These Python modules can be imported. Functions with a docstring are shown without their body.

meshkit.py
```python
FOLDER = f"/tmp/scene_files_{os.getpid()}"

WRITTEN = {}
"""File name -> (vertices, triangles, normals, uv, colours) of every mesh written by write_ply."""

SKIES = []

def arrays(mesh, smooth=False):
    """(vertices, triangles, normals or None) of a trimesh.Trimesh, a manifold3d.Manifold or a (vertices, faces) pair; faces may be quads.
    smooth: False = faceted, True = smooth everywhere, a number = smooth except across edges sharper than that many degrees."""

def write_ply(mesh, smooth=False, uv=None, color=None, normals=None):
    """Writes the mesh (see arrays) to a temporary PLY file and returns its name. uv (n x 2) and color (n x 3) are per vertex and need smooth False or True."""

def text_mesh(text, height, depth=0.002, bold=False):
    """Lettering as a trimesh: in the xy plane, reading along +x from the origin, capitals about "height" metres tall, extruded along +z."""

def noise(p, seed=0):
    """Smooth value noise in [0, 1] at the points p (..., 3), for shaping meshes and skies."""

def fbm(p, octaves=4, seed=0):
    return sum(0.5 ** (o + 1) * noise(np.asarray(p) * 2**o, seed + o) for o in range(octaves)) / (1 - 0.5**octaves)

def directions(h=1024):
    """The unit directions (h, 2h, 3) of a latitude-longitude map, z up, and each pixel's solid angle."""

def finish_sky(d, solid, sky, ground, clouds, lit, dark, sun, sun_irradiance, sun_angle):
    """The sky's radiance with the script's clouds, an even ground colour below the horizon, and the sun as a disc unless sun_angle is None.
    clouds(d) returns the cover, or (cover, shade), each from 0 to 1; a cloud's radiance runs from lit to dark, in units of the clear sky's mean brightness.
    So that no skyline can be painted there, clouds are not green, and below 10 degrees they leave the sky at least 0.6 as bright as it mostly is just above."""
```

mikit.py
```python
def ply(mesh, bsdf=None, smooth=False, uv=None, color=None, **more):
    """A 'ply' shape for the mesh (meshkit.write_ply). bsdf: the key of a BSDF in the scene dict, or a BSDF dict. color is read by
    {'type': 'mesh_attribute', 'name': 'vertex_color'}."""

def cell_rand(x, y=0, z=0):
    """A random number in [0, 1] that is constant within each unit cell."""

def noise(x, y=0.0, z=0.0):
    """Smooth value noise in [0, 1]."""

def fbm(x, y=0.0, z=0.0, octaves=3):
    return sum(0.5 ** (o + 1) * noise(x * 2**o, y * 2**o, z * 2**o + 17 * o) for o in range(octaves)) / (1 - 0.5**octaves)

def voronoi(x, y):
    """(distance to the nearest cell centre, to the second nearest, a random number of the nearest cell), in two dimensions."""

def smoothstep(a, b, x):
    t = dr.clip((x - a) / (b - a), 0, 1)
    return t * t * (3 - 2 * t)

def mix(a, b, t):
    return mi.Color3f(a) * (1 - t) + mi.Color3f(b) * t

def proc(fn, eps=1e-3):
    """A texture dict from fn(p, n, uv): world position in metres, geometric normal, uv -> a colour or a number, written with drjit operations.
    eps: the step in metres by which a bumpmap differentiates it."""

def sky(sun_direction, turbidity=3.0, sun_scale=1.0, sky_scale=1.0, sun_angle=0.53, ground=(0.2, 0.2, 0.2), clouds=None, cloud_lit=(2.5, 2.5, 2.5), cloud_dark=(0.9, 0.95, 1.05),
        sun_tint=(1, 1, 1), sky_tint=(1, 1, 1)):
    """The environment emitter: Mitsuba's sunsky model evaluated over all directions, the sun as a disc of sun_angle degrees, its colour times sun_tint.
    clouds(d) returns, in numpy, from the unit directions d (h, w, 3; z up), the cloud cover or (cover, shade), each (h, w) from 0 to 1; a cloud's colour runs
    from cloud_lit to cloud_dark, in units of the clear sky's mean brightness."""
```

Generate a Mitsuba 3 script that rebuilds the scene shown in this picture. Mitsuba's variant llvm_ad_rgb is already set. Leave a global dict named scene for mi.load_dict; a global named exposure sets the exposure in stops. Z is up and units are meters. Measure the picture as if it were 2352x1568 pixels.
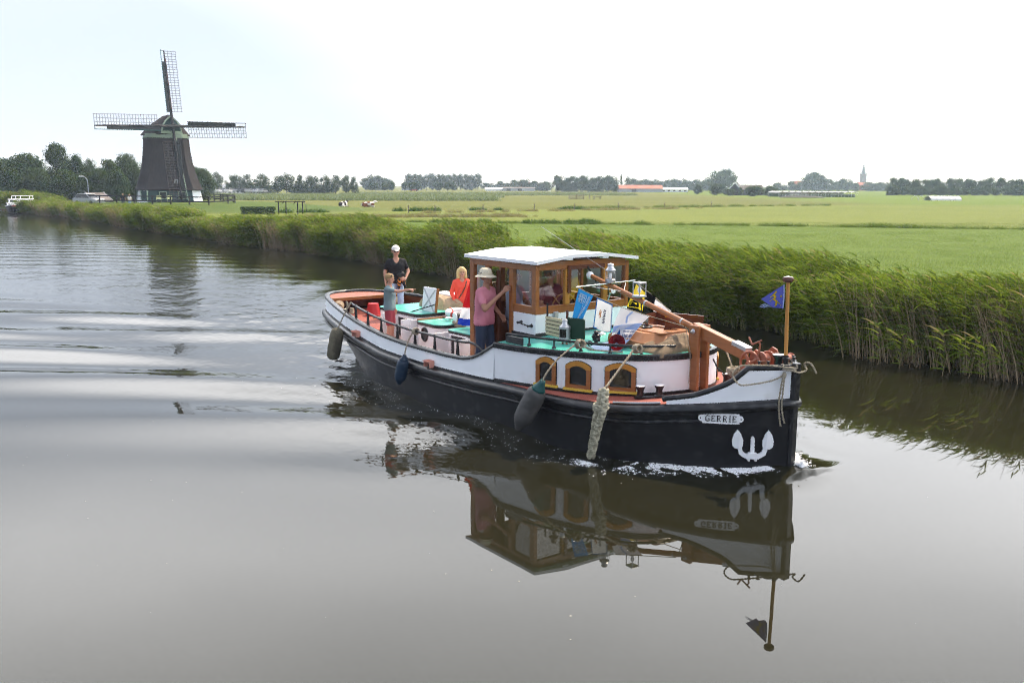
import math, random
import numpy as np, trimesh, mitsuba as mi, drjit as dr
import mikit, meshkit
from mikit import proc, noise, fbm, smoothstep, mix, ply
from scipy.interpolate import PchipInterpolator
import manifold3d as m3
from shapely.geometry import Polygon, LineString, Point, box as sbox
from shapely import affinity
from shapely.ops import unary_union

T = mi.ScalarTransform4f
PI = math.pi
rng = np.random.default_rng(7)
random.seed(7)

# ---------------------------------------------------------------- camera, sky, exposure
CAMZ, PITCH, ROLL, FOC = 3.75, math.atan((784 - 426) / 2150.0), 0.004, 1176 / 2150.0
_w = np.array([0, math.cos(PITCH), -math.sin(PITCH)])
_r = np.array([1.0, 0, 0])
_u = np.array([0, math.sin(PITCH), math.cos(PITCH)])
_up = -math.sin(ROLL) * _r + math.cos(ROLL) * _u
SUN = (0.34, 0.46, 0.82)
exposure = 2.12
scene, labels = {}, {}
scene['camera'] = {'type': 'perspective', 'fov': 2 * math.degrees(math.atan(FOC)), 'fov_axis': 'x', 'near_clip': 0.1, 'far_clip': 9000.0,
                   'medium': {'type': 'ref', 'id': 'air'},
                   'to_world': T().look_at(origin=[0, 0, CAMZ], target=[0, float(_w[1]), CAMZ + float(_w[2])], up=_up.tolist())}


def clouds(d):
    """a thin high veil, milky towards the horizon and brighter towards the sun, with soft streaks higher up"""
    z = np.maximum(d[..., 2], 0.02)
    q = np.stack([d[..., 0] / (z + 0.25) * 0.9, d[..., 1] / (z + 0.25) * 1.6, z * 0 + 3.1], -1)
    n = meshkit.fbm(q * 1.3, 4, 3)
    near = np.clip(d @ (np.array(SUN) / np.linalg.norm(SUN)), -1, 1)
    ang = np.degrees(np.arccos(near))
    glow = np.exp(-(np.maximum(ang - 33, 0) / 19.5) ** 2) * (1 + 0.30 * (n - 0.5))
    rise = np.clip((d[..., 2] - 0.14) / 0.28, 0, 1)
    glow = np.maximum(glow, 0.97 * rise * rise * (3 - 2 * rise) * np.clip((near + 0.05) / 0.55, 0, 1) * (1 + 0.30 * (n - 0.5)))
    glow = np.maximum(glow, 0.09 * np.clip((near + 0.10) / 0.40, 0, 1))
    cover = (0.92 + 0.22 * (n - 0.5)) * (1 - 0.85 * np.clip((z - 0.50) / 0.26, 0, 1))
    return np.clip(cover, 0.15, 0.97), np.clip(1.0 - glow, 0, 1)


scene['sky'] = mikit.sky(SUN, turbidity=3.0, sun_scale=1.0, sky_scale=1.0, clouds=clouds, cloud_lit=(10.4, 10.5, 10.8), cloud_dark=(1.35, 1.6, 2.05))
scene['air'] = {'type': 'homogeneous', 'albedo': {'type': 'rgb', 'value': [0.95, 0.955, 0.96]}, 'sigma_t': {'type': 'rgb', 'value': [0.00024, 0.00029, 0.00037]}}

# ---------------------------------------------------------------- helpers


def rgb(c):
    return {'type': 'rgb', 'value': [float(x) for x in c]}


def P(name, color, rough=0.5, bump=None, bscale=1.0, **k):
    """a two-sided principled material, kept once under its name"""
    b = {'type': 'principled', 'base_color': color if isinstance(color, dict) else rgb(color), 'roughness': rough, 'specular': k.pop('specular', 0.4), **k}
    if bump is not None:
        b = {'type': 'bumpmap', 'arbitrary': bump, 'scale': bscale, 'bsdf': b}
    scene[name] = {'type': 'twosided', 'bsdf': b}
    return name


def numbered(key):
    if key not in scene and key not in labels and not any(key == k.split('__')[0] for k in ()):
        if key not in _used:
            _used.add(key)
            return key
    n = 1
    while f'{key}_{n:03d}' in _used:
        n += 1
    key = f'{key}_{n:03d}'
    _used.add(key)
    return key


_used = set()


def thing(name, label, cat, group=None, kind=None):
    key = numbered(name)
    labels[key] = {'label': label}
    if cat:
        labels[key]['category'] = cat
    if group:
        labels[key]['group'] = group
    if kind:
        labels[key]['kind'] = kind
    return key


def obj(parent, name, mesh, mat, smooth=False, label=None, tw=None, **k):
    """one entry: a part of parent (or the thing itself when name is None)"""
    key = parent if name is None else numbered(f'{parent}__{name}')
    if isinstance(mesh, dict):
        d = dict(mesh)
    else:
        d = ply(mesh, mat, smooth=smooth, **k)
    if tw is not None:
        d['to_world'] = tw
    scene[key] = d
    if label:
        labels[key] = {'label': label}
    return key


def cat(*ms):
    ms = [m for m in ms if m is not None]
    return trimesh.util.concatenate(ms) if len(ms) > 1 else ms[0]


def mesh(v, f):
    v, f = np.asarray(v, float), np.asarray(f, int)
    if f.shape[1] == 4:
        f = np.vstack([f[:, [0, 1, 2]], f[:, [0, 2, 3]]])
    return trimesh.Trimesh(v, f, process=False)


def man(m):
    a = m.to_mesh()
    return trimesh.Trimesh(a.vert_properties[:, :3], a.tri_verts, process=False)


def bx(c, s, bev=0.0, R=None):
    """a box of size s centred at c, its edges cut by bev"""
    s = np.asarray(s, float)
    if bev > 0:
        e = np.maximum(s / 2 - bev, 1e-4)
        pts = []
        for sx in (-1, 1):
            for sy in (-1, 1):
                for sz in (-1, 1):
                    q = np.array([sx, sy, sz])
                    for k in range(3):
                        o = e.copy()
                        o[k] = s[k] / 2
                        pts.append(q * o)
        m = trimesh.convex.convex_hull(np.array(pts))
    else:
        m = trimesh.creation.box(s)
    v = np.array(m.vertices)
    if R is not None:
        v = v @ np.asarray(R).T
    return trimesh.Trimesh(v + np.asarray(c, float), m.faces, process=False)


def bxx(x0, x1, y0, y1, z0, z1, bev=0.0):
    return bx(((x0 + x1) / 2, (y0 + y1) / 2, (z0 + z1) / 2), (abs(x1 - x0), abs(y1 - y0), abs(z1 - z0)), bev)


def rot(axis, deg):
    return trimesh.transformations.rotation_matrix(math.radians(deg), axis)[:3, :3]


def tube(pts, r, n=8, closed=False, cap=True):
    """a round bar along the points; r may be one radius or one per point"""
    p = np.asarray(pts, float)
    r = np.broadcast_to(np.asarray(r, float), (len(p),))
    if closed:
        t = np.roll(p, -1, 0) - np.roll(p, 1, 0)
    else:
        t = np.gradient(p, axis=0)
    t /= np.linalg.norm(t, axis=1, keepdims=True) + 1e-12
    a = np.array([0, 0, 1.0]) if abs(t[0, 2]) < 0.9 else np.array([1.0, 0, 0])
    u = np.cross(t[0], a)
    u /= np.linalg.norm(u)
    us = []
    for k in range(len(p)):
        u = u - t[k] * (u @ t[k])
        u /= np.linalg.norm(u) + 1e-12
        us.append(u)
    us = np.array(us)
    vs = np.cross(t, us)
    ang = np.arange(n) * 2 * PI / n
    ring = p[:, None] + r[:, None, None] * (us[:, None] * np.cos(ang)[None, :, None] + vs[:, None] * np.sin(ang)[None, :, None])
    v = ring.reshape(-1, 3)
    f = []
    m = len(p)
    for i in range(m if closed else m - 1):
        j = (i + 1) % m
        for k in range(n):
            l = (k + 1) % n
            f.append([i * n + k, i * n + l, j * n + l, j * n + k])
    f = np.array(f)
    f = np.vstack([f[:, [0, 1, 2]], f[:, [0, 2, 3]]])
    if cap and not closed:
        v = np.vstack([v, p[:1], p[-1:]])
        c0, c1 = len(v) - 2, len(v) - 1
        k = np.arange(n)
        l = (k + 1) % n
        f = np.vstack([f, np.stack([l, k, k * 0 + c0], 1), np.stack([(m - 1) * n + k, (m - 1) * n + l, k * 0 + c1], 1)])
    return trimesh.Trimesh(v, f, process=False)


def lathe(prof, n=20, c=(0, 0, 0), R=None):
    """profile [(r, z)] turned about z"""
    pr = np.asarray(prof, float)
    ang = np.arange(n) * 2 * PI / n
    v = np.stack([pr[:, None, 0] * np.cos(ang), pr[:, None, 0] * np.sin(ang), np.repeat(pr[:, 1:2], n, 1)], -1).reshape(-1, 3)
    f = []
    for i in range(len(pr) - 1):
        for k in range(n):
            l = (k + 1) % n
            f.append([i * n + k, i * n + l, (i + 1) * n + l, (i + 1) * n + k])
    m = mesh(v, f)
    v = np.array(m.vertices)
    if R is not None:
        v = v @ np.asarray(R).T
    return trimesh.Trimesh(v + np.asarray(c, float), m.faces, process=False)


def prism(poly, h, M=None):
    """a shapely polygon or point list pushed up along z by h, then moved by the 4x4 M"""
    if not hasattr(poly, 'exterior') and not hasattr(poly, 'geoms'):
        poly = Polygon(poly)
    ms = [trimesh.creation.extrude_polygon(g, h, engine='earcut') for g in getattr(poly, 'geoms', [poly])]
    m = cat(*ms)
    if M is not None:
        m.apply_transform(M)
    return m


def frame(o, x, y, z=None):
    """4x4 with columns x, y, z and origin o"""
    x, y = np.asarray(x, float), np.asarray(y, float)
    z = np.cross(x, y) if z is None else np.asarray(z, float)
    M = np.eye(4)
    M[:3, 0], M[:3, 1], M[:3, 2], M[:3, 3] = x, y, z, o
    return M


def moved(m, M):
    m = m.copy()
    m.apply_transform(np.asarray(M))
    return m


def shift(m, d):
    m = m.copy()
    m.apply_translation(d)
    return m


def blob(c, r, n=2):
    m = trimesh.creation.icosphere(subdivisions=n)
    return trimesh.Trimesh(m.vertices * np.asarray(r, float) + np.asarray(c, float), m.faces, process=False)


def grid(P3):
    """a sheet through an (n, m, 3) array of points"""
    n, m = P3.shape[:2]
    i = (np.arange(n - 1)[:, None] * m + np.arange(m - 1)[None]).ravel()
    return mesh(P3.reshape(-1, 3), np.stack([i, i + m, i + m + 1, i + 1], 1))


def ribbons(C, Wd):
    """many blades at once: centre lines C (n, k, 3), half-width vectors Wd (n, k, 3)"""
    n, k = C.shape[:2]
    v = np.stack([C - Wd, C + Wd], 2).reshape(-1, 3)
    b = (np.arange(n)[:, None] * (2 * k) + np.arange(k - 1)[None] * 2).ravel()
    return mesh(v, np.stack([b, b + 1, b + 3, b + 2], 1))


def unit(a):
    a = np.asarray(a, float)
    return a / (np.linalg.norm(a, axis=-1, keepdims=True) + 1e-12)


def rmat(pos, deg=0.0, s=1.0):
    t = T().translate([float(x) for x in pos]).rotate([0, 0, 1], float(deg))
    return t.scale([float(x) for x in s]) if np.ndim(s) else t.scale(float(s))


# ---------------------------------------------------------------- the setting: canal, land
BANK = np.array([(60, -45), (30, -6), (20, 6.5), (14, 14.6), (10.4, 18.7), (9.0, 20.0), (8.0, 21.5), (7.5, 23.3), (5.6, 28.2), (2.0, 33.6), (-2.3, 39.9), (-7.7, 48.0), (-11.2, 53.2),
                 (-14.8, 57.0), (-21.1, 66.0), (-30.6, 78.8), (-41.3, 94.9), (-52, 109), (-59.8, 118.8), (-61.5, 121.5), (-62.5, 127), (-64.5, 133.5), (-68, 137), (-75, 139), (-120, 150), (-420, 215), (-900, 330)], float)
HDG, STB, STEM = np.array([0.6, -0.8]), np.array([-0.8, -0.6]), np.array([3.8, 12.35])


def along(poly, step):
    seg = np.linalg.norm(np.diff(poly, axis=0), axis=1)
    s = np.r_[0, np.cumsum(seg)]
    q = np.arange(0, s[-1], step)
    return np.stack([np.interp(q, s, poly[:, 0]), np.interp(q, s, poly[:, 1])], 1)


def wake(x, y):
    """the ship's own wave train (Kelvin's pattern behind bow and stern), in metres of height"""
    d = np.stack([x, y], -1) - STEM
    X, Y = -(d @ HDG), d @ STB
    th = np.linspace(-1.28, 1.28, 181)
    out = np.zeros(x.shape)
    for x0, amp, sm, ph in ((-0.9, 0.020, 0.36, 0.35), (11.6, 0.010, 0.36, 1.9)):
        k = 1.02 / np.cos(th) ** 2
        w = np.exp(-(k * sm) ** 2 / 2) * amp * k ** 0.9 * (np.exp(-((np.abs(th) - 0.90) / 0.26) ** 2) + 0.12)
        Xs = X - x0
        on = np.where((Xs > -0.3) & (np.abs(Y) < Xs * 0.85 + 2.5))[0]
        for c in np.array_split(on, max(1, len(on) // 40000)):
            a = Xs[c, None] * np.cos(th)[None] + 0.72 * Y[c, None] * np.sin(th)[None]
            edge_ = np.clip((Xs[c] * 0.85 + 2.5 - np.abs(Y[c])) / 2.5, 0, 1)
            edge_ = edge_ * edge_ * (3 - 2 * edge_)
            out[c] += edge_ * (np.cos(a * k[None] + ph) * w[None]).sum(1) * np.clip((Xs[c] + 0.3) / 4.2, 0, 1) ** 1.6 * np.exp(-Xs[c] / 34) * np.where(Y[c] < 0, np.exp(Y[c] / 5.0) * 0.8 + 0.1, 1.0)
    return out * 0.11


def hull_halfwidth(a):
    return np.interp(a, [-13.2, -12.7, -12, -11, -10, -8, -6, -4, -2.5, -1.5, -0.88, -0.3, -0.08, 0], [0, 0.6, 0.9, 1.2, 1.5, 1.75, 1.8, 1.78, 1.64, 1.36, 0.98, 0.43, 0.15, 0])


WATER = -0.11


def wave_height(x, y):
    d = np.stack([x, y], -1) - STEM
    A, B = d @ HDG, d @ STB
    z = wake(x, y) * (0.62 + 0.95 * meshkit.noise(np.stack([x * 0.16, y * 0.16, x * 0 + 7], -1), 3))
    gap = np.abs(B) - hull_halfwidth(A)
    side = np.where((A < 0.4) & (A > -14), np.exp(-np.maximum(gap, 0) / 0.75), 0) * np.clip(-A / 2.5, 0.28, 1)
    astern = np.clip((-A - 11.5) / 3, 0, 1) * np.exp(-(B / (1.2 + 0.13 * np.maximum(-A - 12, 0))) ** 2) * np.exp(-np.maximum(-A - 13, 0) / 26)
    q = np.stack([A * 1.6, B * 2.6, A * 0 + 2.2], -1)
    chop = meshkit.fbm(q, 4, 11) - 0.5
    z = z + chop * (0.115 * side + 0.085 * astern)
    # the heaped bow wave at the stem
    r2 = (A - 0.05) ** 2 / 0.16 + (np.abs(B) - 0.1) ** 2 / 0.36
    z = z + 0.055 * np.exp(-r2) + 0.075 * np.exp(-np.maximum(gap, 0) / 0.30) * np.clip((A + 3.2) / 3.0, 0, 1) * (A < 0.3)
    # low wind ripples and old waves far up the canal
    z = z + WATER
    far = np.clip((y - 30) / 25, 0, 1)
    z = z + far * 0.007 * np.sin(2.9 * y + 0.35 * x + 1.3 * np.sin(0.11 * x) + 2.0 * meshkit.noise(np.stack([x * 0.12, y * 0.16, x * 0], -1), 5))
    return z


def axis(parts):
    return np.unique(np.concatenate([np.arange(a, b, s) for a, b, s in parts]).round(4))


xs = axis([(-1000, -140, 60), (-140, -40, 1.2), (-40, -16, 0.16), (-16, 9, 0.065), (9, 20, 0.12), (20, 90, 5)])
ys = axis([(-60, 3, 4), (3, 7, 0.3), (7, 30, 0.065), (30, 60, 0.16), (60, 150, 0.45), (150, 420, 20)])
gx, gy = np.meshgrid(xs, ys)
gz = wave_height(gx.ravel(), gy.ravel()).reshape(gx.shape)
gz = WATER + (gz - WATER) * np.clip((gx + 140) / 60, 0, 1) * np.clip((150 - gy) / 30, 0, 1) * np.clip((60 + gx * 0 - 0), 0, 1)


def ripple(p, n, uv):
    """fine ripples: rough in the churned water by the hull and astern, a breath of wind farther up"""
    dx, dy = p.x - 3.8, p.y - 12.35
    A, B = dx * 0.6 - dy * 0.8, -dx * 0.8 - dy * 0.6
    back = dr.clip(-A, 0, 60)
    churn = smoothstep(1.0, 3.5, back) * dr.exp(-dr.square(B / (2.9 + 0.10 * back)) * 1.0) * dr.exp(-back / 60)
    wind = smoothstep(24, 60, p.y)
    h = churn * 0.018 * (fbm(A * 4.5, B * 6.5, 0.5, 3) - 0.5) + 0.00022 * (noise(p.x * 3.0, p.y * 3.0) - 0.5)
    h += wind * 0.010 * (fbm(p.x * 0.55, p.y * 2.2, 1.5, 3) - 0.5)
    return h


scene['water_look'] = {'type': 'bumpmap', 'arbitrary': proc(ripple, 0.01), 'scale': 1.0,
                       'bsdf': {'type': 'plastic', 'diffuse_reflectance': rgb((0.014, 0.0135, 0.007)), 'int_ior': 1.333, 'nonlinear': False}}
water = grid(np.stack([gx, gy, gz], -1).transpose(1, 0, 2))
scene['water'] = ply(water, 'water_look', smooth=True)
labels['water'] = {'label': 'calm grey brown canal water with the wake of the tug', 'kind': 'structure'}

# land: one sheet from the canal bank to the horizon
MILL = np.array([-49.0, 135.0])


def mound(x, y):
    r = np.hypot((x - MILL[0]) / 1.35, y - MILL[1])
    return 1.0 * np.clip(1 - (r - 9) / 14, 0, 1) ** 2 * (3 - 2 * np.clip(1 - (r - 9) / 14, 0, 1))


def land_z(x, y):
    return 0.25 + mound(x, y) + 0.10 * (meshkit.noise(np.stack([x * 0.05, y * 0.05, x * 0], -1), 2) - 0.5)


bk = along(BANK, 2.0)
inl = np.array([0.62, 0.785])
offs = np.r_[-1.2, 0.0, 0.7, 1.6, 2.6, 4.0, np.geomspace(6, 5200, 90)]
gp = bk[:, None] + offs[None, :, None] * inl
# bend far land so that the sheet fans out wide
fan = np.clip(offs / 1500, 0, 1)[None, :]
gp[..., 0] += fan * np.linspace(2600, -1200, len(bk))[:, None]
lz = land_z(gp[..., 0], gp[..., 1]) * np.clip(offs / 1.6, 0, 1)[None]
lz[:, 0] = -0.7
lz[:, 1] = -0.20
ground = grid(np.concatenate([gp, lz[..., None]], -1))


def line_side(p, x0, y0, x1, y1):
    """signed distance to a line, positive on its left"""
    l = math.hypot(x1 - x0, y1 - y0)
    return ((x1 - x0) * (p.y - y0) - (y1 - y0) * (p.x - x0)) / l


def grass_color(p, n, uv):
    big = fbm(p.x * 0.035, p.y * 0.07, 0.0, 3)
    mid = fbm(p.x * 0.5, p.y * 1.1, 3.0, 3)
    fine = noise(p.x * 9, p.y * 9, 1.0)
    mown = mix((0.053, 0.092, 0.007), (0.092, 0.128, 0.012), big * 0.6 + mid * 0.5)
    tall = mix((0.080, 0.106, 0.013), (0.132, 0.147, 0.024), big * 0.5 + mid * 0.5)
    pasture = mix((0.070, 0.084, 0.010), (0.112, 0.112, 0.020), big * 0.8 + mid * 0.3)
    lush = mix((0.072, 0.114, 0.006), (0.096, 0.132, 0.008), big)
    s1 = line_side(p, -19, 93, 86, 70)       # mown strip | tall grass
    s2 = line_side(p, -29, 119, 42, 168)     # tall grass | pasture with the cows
    s3 = line_side(p, 62, 188, 190, 197)     # tall grass | bright lush strip
    c = mown
    c = mix(c, tall, smoothstep(-0.4, 0.4, s1 + 1.2 * (mid - 0.5)))
    c = mix(c, lush, smoothstep(-1, 1, s3 + 3 * (mid - 0.5)) * smoothstep(30, 60, p.x))
    c = mix(c, pasture, smoothstep(-0.6, 0.6, s2 + 2.0 * (mid - 0.5)) * smoothstep(90, 60, p.x))
    mead = smoothstep(26.0, 18.0, dr.sqrt(dr.square((p.x + 49) / 1.35) + dr.square(p.y - 135)))
    c = mix(c, mix((0.042, 0.078, 0.009), (0.072, 0.095, 0.017), mid), mead)
    shore = smoothstep(0.22, 0.02, p.z)
    c = mix(c, (0.030, 0.024, 0.014), shore)
    return c * (0.82 + 0.36 * fine)


P('grass_look', proc(grass_color), 0.9, specular=0.15)
scene['ground'] = ply(ground, 'grass_look', smooth=True)
labels['ground'] = {'label': 'flat green polder meadows behind the reed bank', 'kind': 'structure'}

# foam: flecks and bubbles thrown up at the stem and drawn out along the hull
P('foam_white', (0.82, 0.83, 0.84), 0.55)
fg = np.random.default_rng(77)
fl_ = []
ico = trimesh.creation.icosphere(subdivisions=1)


def fleck(a, t_, r, lift=0.0):
    x, y = STEM + HDG * a + STB * t_
    z = float(wave_height(np.array([x]), np.array([y]))[0])
    s = np.array([r * fg.uniform(0.8, 1.6), r * fg.uniform(0.8, 1.6), r * fg.uniform(0.3, 0.7)])
    fl_.append(trimesh.Trimesh(ico.vertices * s + [x, y, z + r * 0.1 + lift], ico.faces, process=False))


for _ in range(4200):
    u = fg.random() ** 1.5
    a = 0.16 - 1.7 * u
    t_ = float(hull_halfwidth(min(a, -0.01))) + abs(fg.normal(0.0, 0.07 + 0.22 * u))
    if meshkit.noise([[a * 5, t_ * 9, 0.3]], 16)[0] < 0.42:
        continue
    fleck(a, t_, fg.uniform(0.003, 0.011))
for _ in range(900):
    u = fg.random() ** 1.3
    a = 0.18 - 0.7 * u
    t_ = -float(hull_halfwidth(min(a, -0.01))) - abs(fg.normal(0.03, 0.09))
    fleck(a, t_, fg.uniform(0.004, 0.013), abs(fg.normal(0, 0.05)) * (1 - u))
for _ in range(900):
    u = fg.random()
    a = -1.2 - 8.5 * u
    t_ = float(hull_halfwidth(a)) + abs(fg.normal(0.12, 0.30 + 0.4 * u))
    if meshkit.noise([[a * 1.3, t_ * 4, 0.7]], 6)[0] > 0.5:
        fleck(a, t_, fg.uniform(0.002, 0.007))
for _ in range(320):
    fleck(-2.02 + fg.normal(0, 0.10), 1.86 + abs(fg.normal(0, 0.10)), fg.uniform(0.003, 0.009))
scene['foam'] = ply(trimesh.util.concatenate(fl_), 'foam_white', smooth=True)
labels['foam'] = {'label': 'white foam flecks at the stem and along the hull', 'category': 'foam', 'kind': 'stuff'}
db = []
for _ in range(60):
    x, y = fg.uniform(-7, 8), fg.uniform(6.0, 16.0)
    r = fg.uniform(0.003, 0.007)
    db.append(shift(trimesh.Trimesh(ico.vertices * [r * fg.uniform(1, 2.2), r, r * 0.3], ico.faces, process=False), (x, y, float(wave_height(np.array([x]), np.array([y]))[0]) + 0.002)))
P('fluff', (0.40, 0.38, 0.32), 0.9)
scene['floating_fluff'] = ply(trimesh.util.concatenate(db), 'fluff', smooth=True)
labels['floating_fluff'] = {'label': 'tiny pale bits of fluff floating on the canal', 'category': 'fluff', 'kind': 'stuff'}
LFK = thing('floating_leaf', 'brown curled leaf floating alone on the water left of the bow', 'leaf')
lx, ly = -1.70, 13.05
lz_ = float(wave_height(np.array([lx]), np.array([ly]))[0])
ul, vl = np.meshgrid(np.linspace(-1, 1, 9), np.linspace(-1, 1, 7), indexing='ij')
P('leaf_brown', (0.20, 0.11, 0.06), 0.7)
obj(LFK, None, grid(np.stack([lx + 0.05 * ul, ly + 0.035 * vl * (1 - ul ** 2 * 0.8), lz_ + 0.012 + 0.02 * vl ** 2 + 0.012 * ul ** 2], -1)), 'leaf_brown', True)
# ---------------------------------------------------------------- reeds, grasses, crops
scene['leaf_look'] = {'type': 'principledthin', 'base_color': {'type': 'mesh_attribute', 'name': 'vertex_color'}, 'roughness': 0.38, 'diff_trans': 0.80, 'eta': 1.4, 'spec_trans': 0.0}
scene['straw_look'] = {'type': 'twosided', 'bsdf': {'type': 'diffuse', 'reflectance': {'type': 'mesh_attribute', 'name': 'vertex_color'}}}
LEAN = unit(np.array([-0.80, 0.45]))


def blades(root, direction, length, width, droop, seg, rg, face=None):
    """leaf blades as bent ribbons: roots (n, 3), unit directions, lengths, half widths; droop bends the tip down"""
    n = len(root)
    t = np.linspace(0, 1, seg + 1)[None, :, None]
    C = root[:, None] + direction[:, None] * length[:, None, None] * t
    C[..., 2] -= (droop * length)[:, None] * t[..., 0] ** 2
    sd = unit(np.cross(direction, unit(rg.normal(size=(n, 3)))))
    taper = (1 - t ** 2.2) * 0.97 + 0.03
    return ribbons(C, sd[:, None] * width[:, None, None] * taper)


def colored(m, cols, per):
    return m, np.repeat(cols, per, 0)


def reed_clump(seed, n=64, sprig=False, straw=0.3, lean_=0.55, tone=1.0):
    rg = np.random.default_rng(seed)
    base = np.stack([rg.uniform(-0.55, 0.55, n), rg.uniform(-0.45, 0.45, n), rg.uniform(-0.1, 0.1, n)], 1)
    h = rg.uniform(1.8, 2.28, n) * (0.5 if sprig else 1)
    lean = rg.normal(lean_, 0.24, n)
    az = rg.normal(0, 0.5, n)
    ld = np.stack([LEAN[0] * np.cos(az) - LEAN[1] * np.sin(az), LEAN[0] * np.sin(az) + LEAN[1] * np.cos(az)], 1)
    if sprig:
        ld = np.stack([rg.normal(-0.7, 0.5, n), rg.normal(-1.0, 0.4, n)], 1)
        lean = rg.uniform(0.4, 0.9, n)
    t = np.linspace(0, 1, 5)

    def at_(i, s):
        c = base[i].copy()
        c[:, :2] += ld[i] * (lean[i] * s ** 1.35)[:, None] * (h[i] / 2.2)[:, None]
        c[:, 2] += h[i] * s * (1 - 0.10 * lean[i] * s)
        return c
    S = np.stack([at_(np.arange(n), np.full(n, x)) for x in t], 1)
    ang = rg.uniform(0, PI, n)
    wv = np.stack([np.cos(ang), np.sin(ang), 0 * ang], 1)[:, None] * (0.006 * (1 - 0.6 * t))[None, :, None]
    dead = rg.random(n) < straw
    stems = ribbons(S, wv)
    sc = np.where(dead[:, None], np.array([0.34, 0.255, 0.165]) * rg.uniform(0.7, 1.2, (n, 1)), np.array([0.13, 0.15, 0.045]) * rg.uniform(0.7, 1.2, (n, 1)))
    # leaves
    k = 13
    idx = np.repeat(np.where(~dead)[0], k)
    s = rg.uniform(0.04, 1.0, len(idx)) ** 0.62
    root = at_(idx, s)
    a = rg.normal(0, 0.85, len(idx))
    d = np.stack([LEAN[0] * np.cos(a) - LEAN[1] * np.sin(a), LEAN[0] * np.sin(a) + LEAN[1] * np.cos(a), rg.normal(0.62, 0.30, len(idx)) + 0.3 * (s > 0.85)], 1)
    d = unit(d)
    L = rg.uniform(0.30, 0.60, len(idx)) * (1.0 - 0.25 * (s > 0.9))
    lv = blades(root, d, L, rg.uniform(0.010, 0.017, len(idx)), rg.uniform(0.15, 0.65, len(idx)), 3, rg)
    young = rg.random((len(idx), 1))
    lc = np.array([0.100, 0.175, 0.022]) * (1 - young) + np.array([0.250, 0.310, 0.038]) * young
    lc = lc * tone * rg.uniform(0.7, 1.2, (len(idx), 1))
    yl = rg.random(len(idx)) < 0.05
    lc[yl] = np.array([0.36, 0.29, 0.13])
    return (stems, np.repeat(sc, 10, 0)), (lv, np.repeat(lc, 8, 0))


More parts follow.
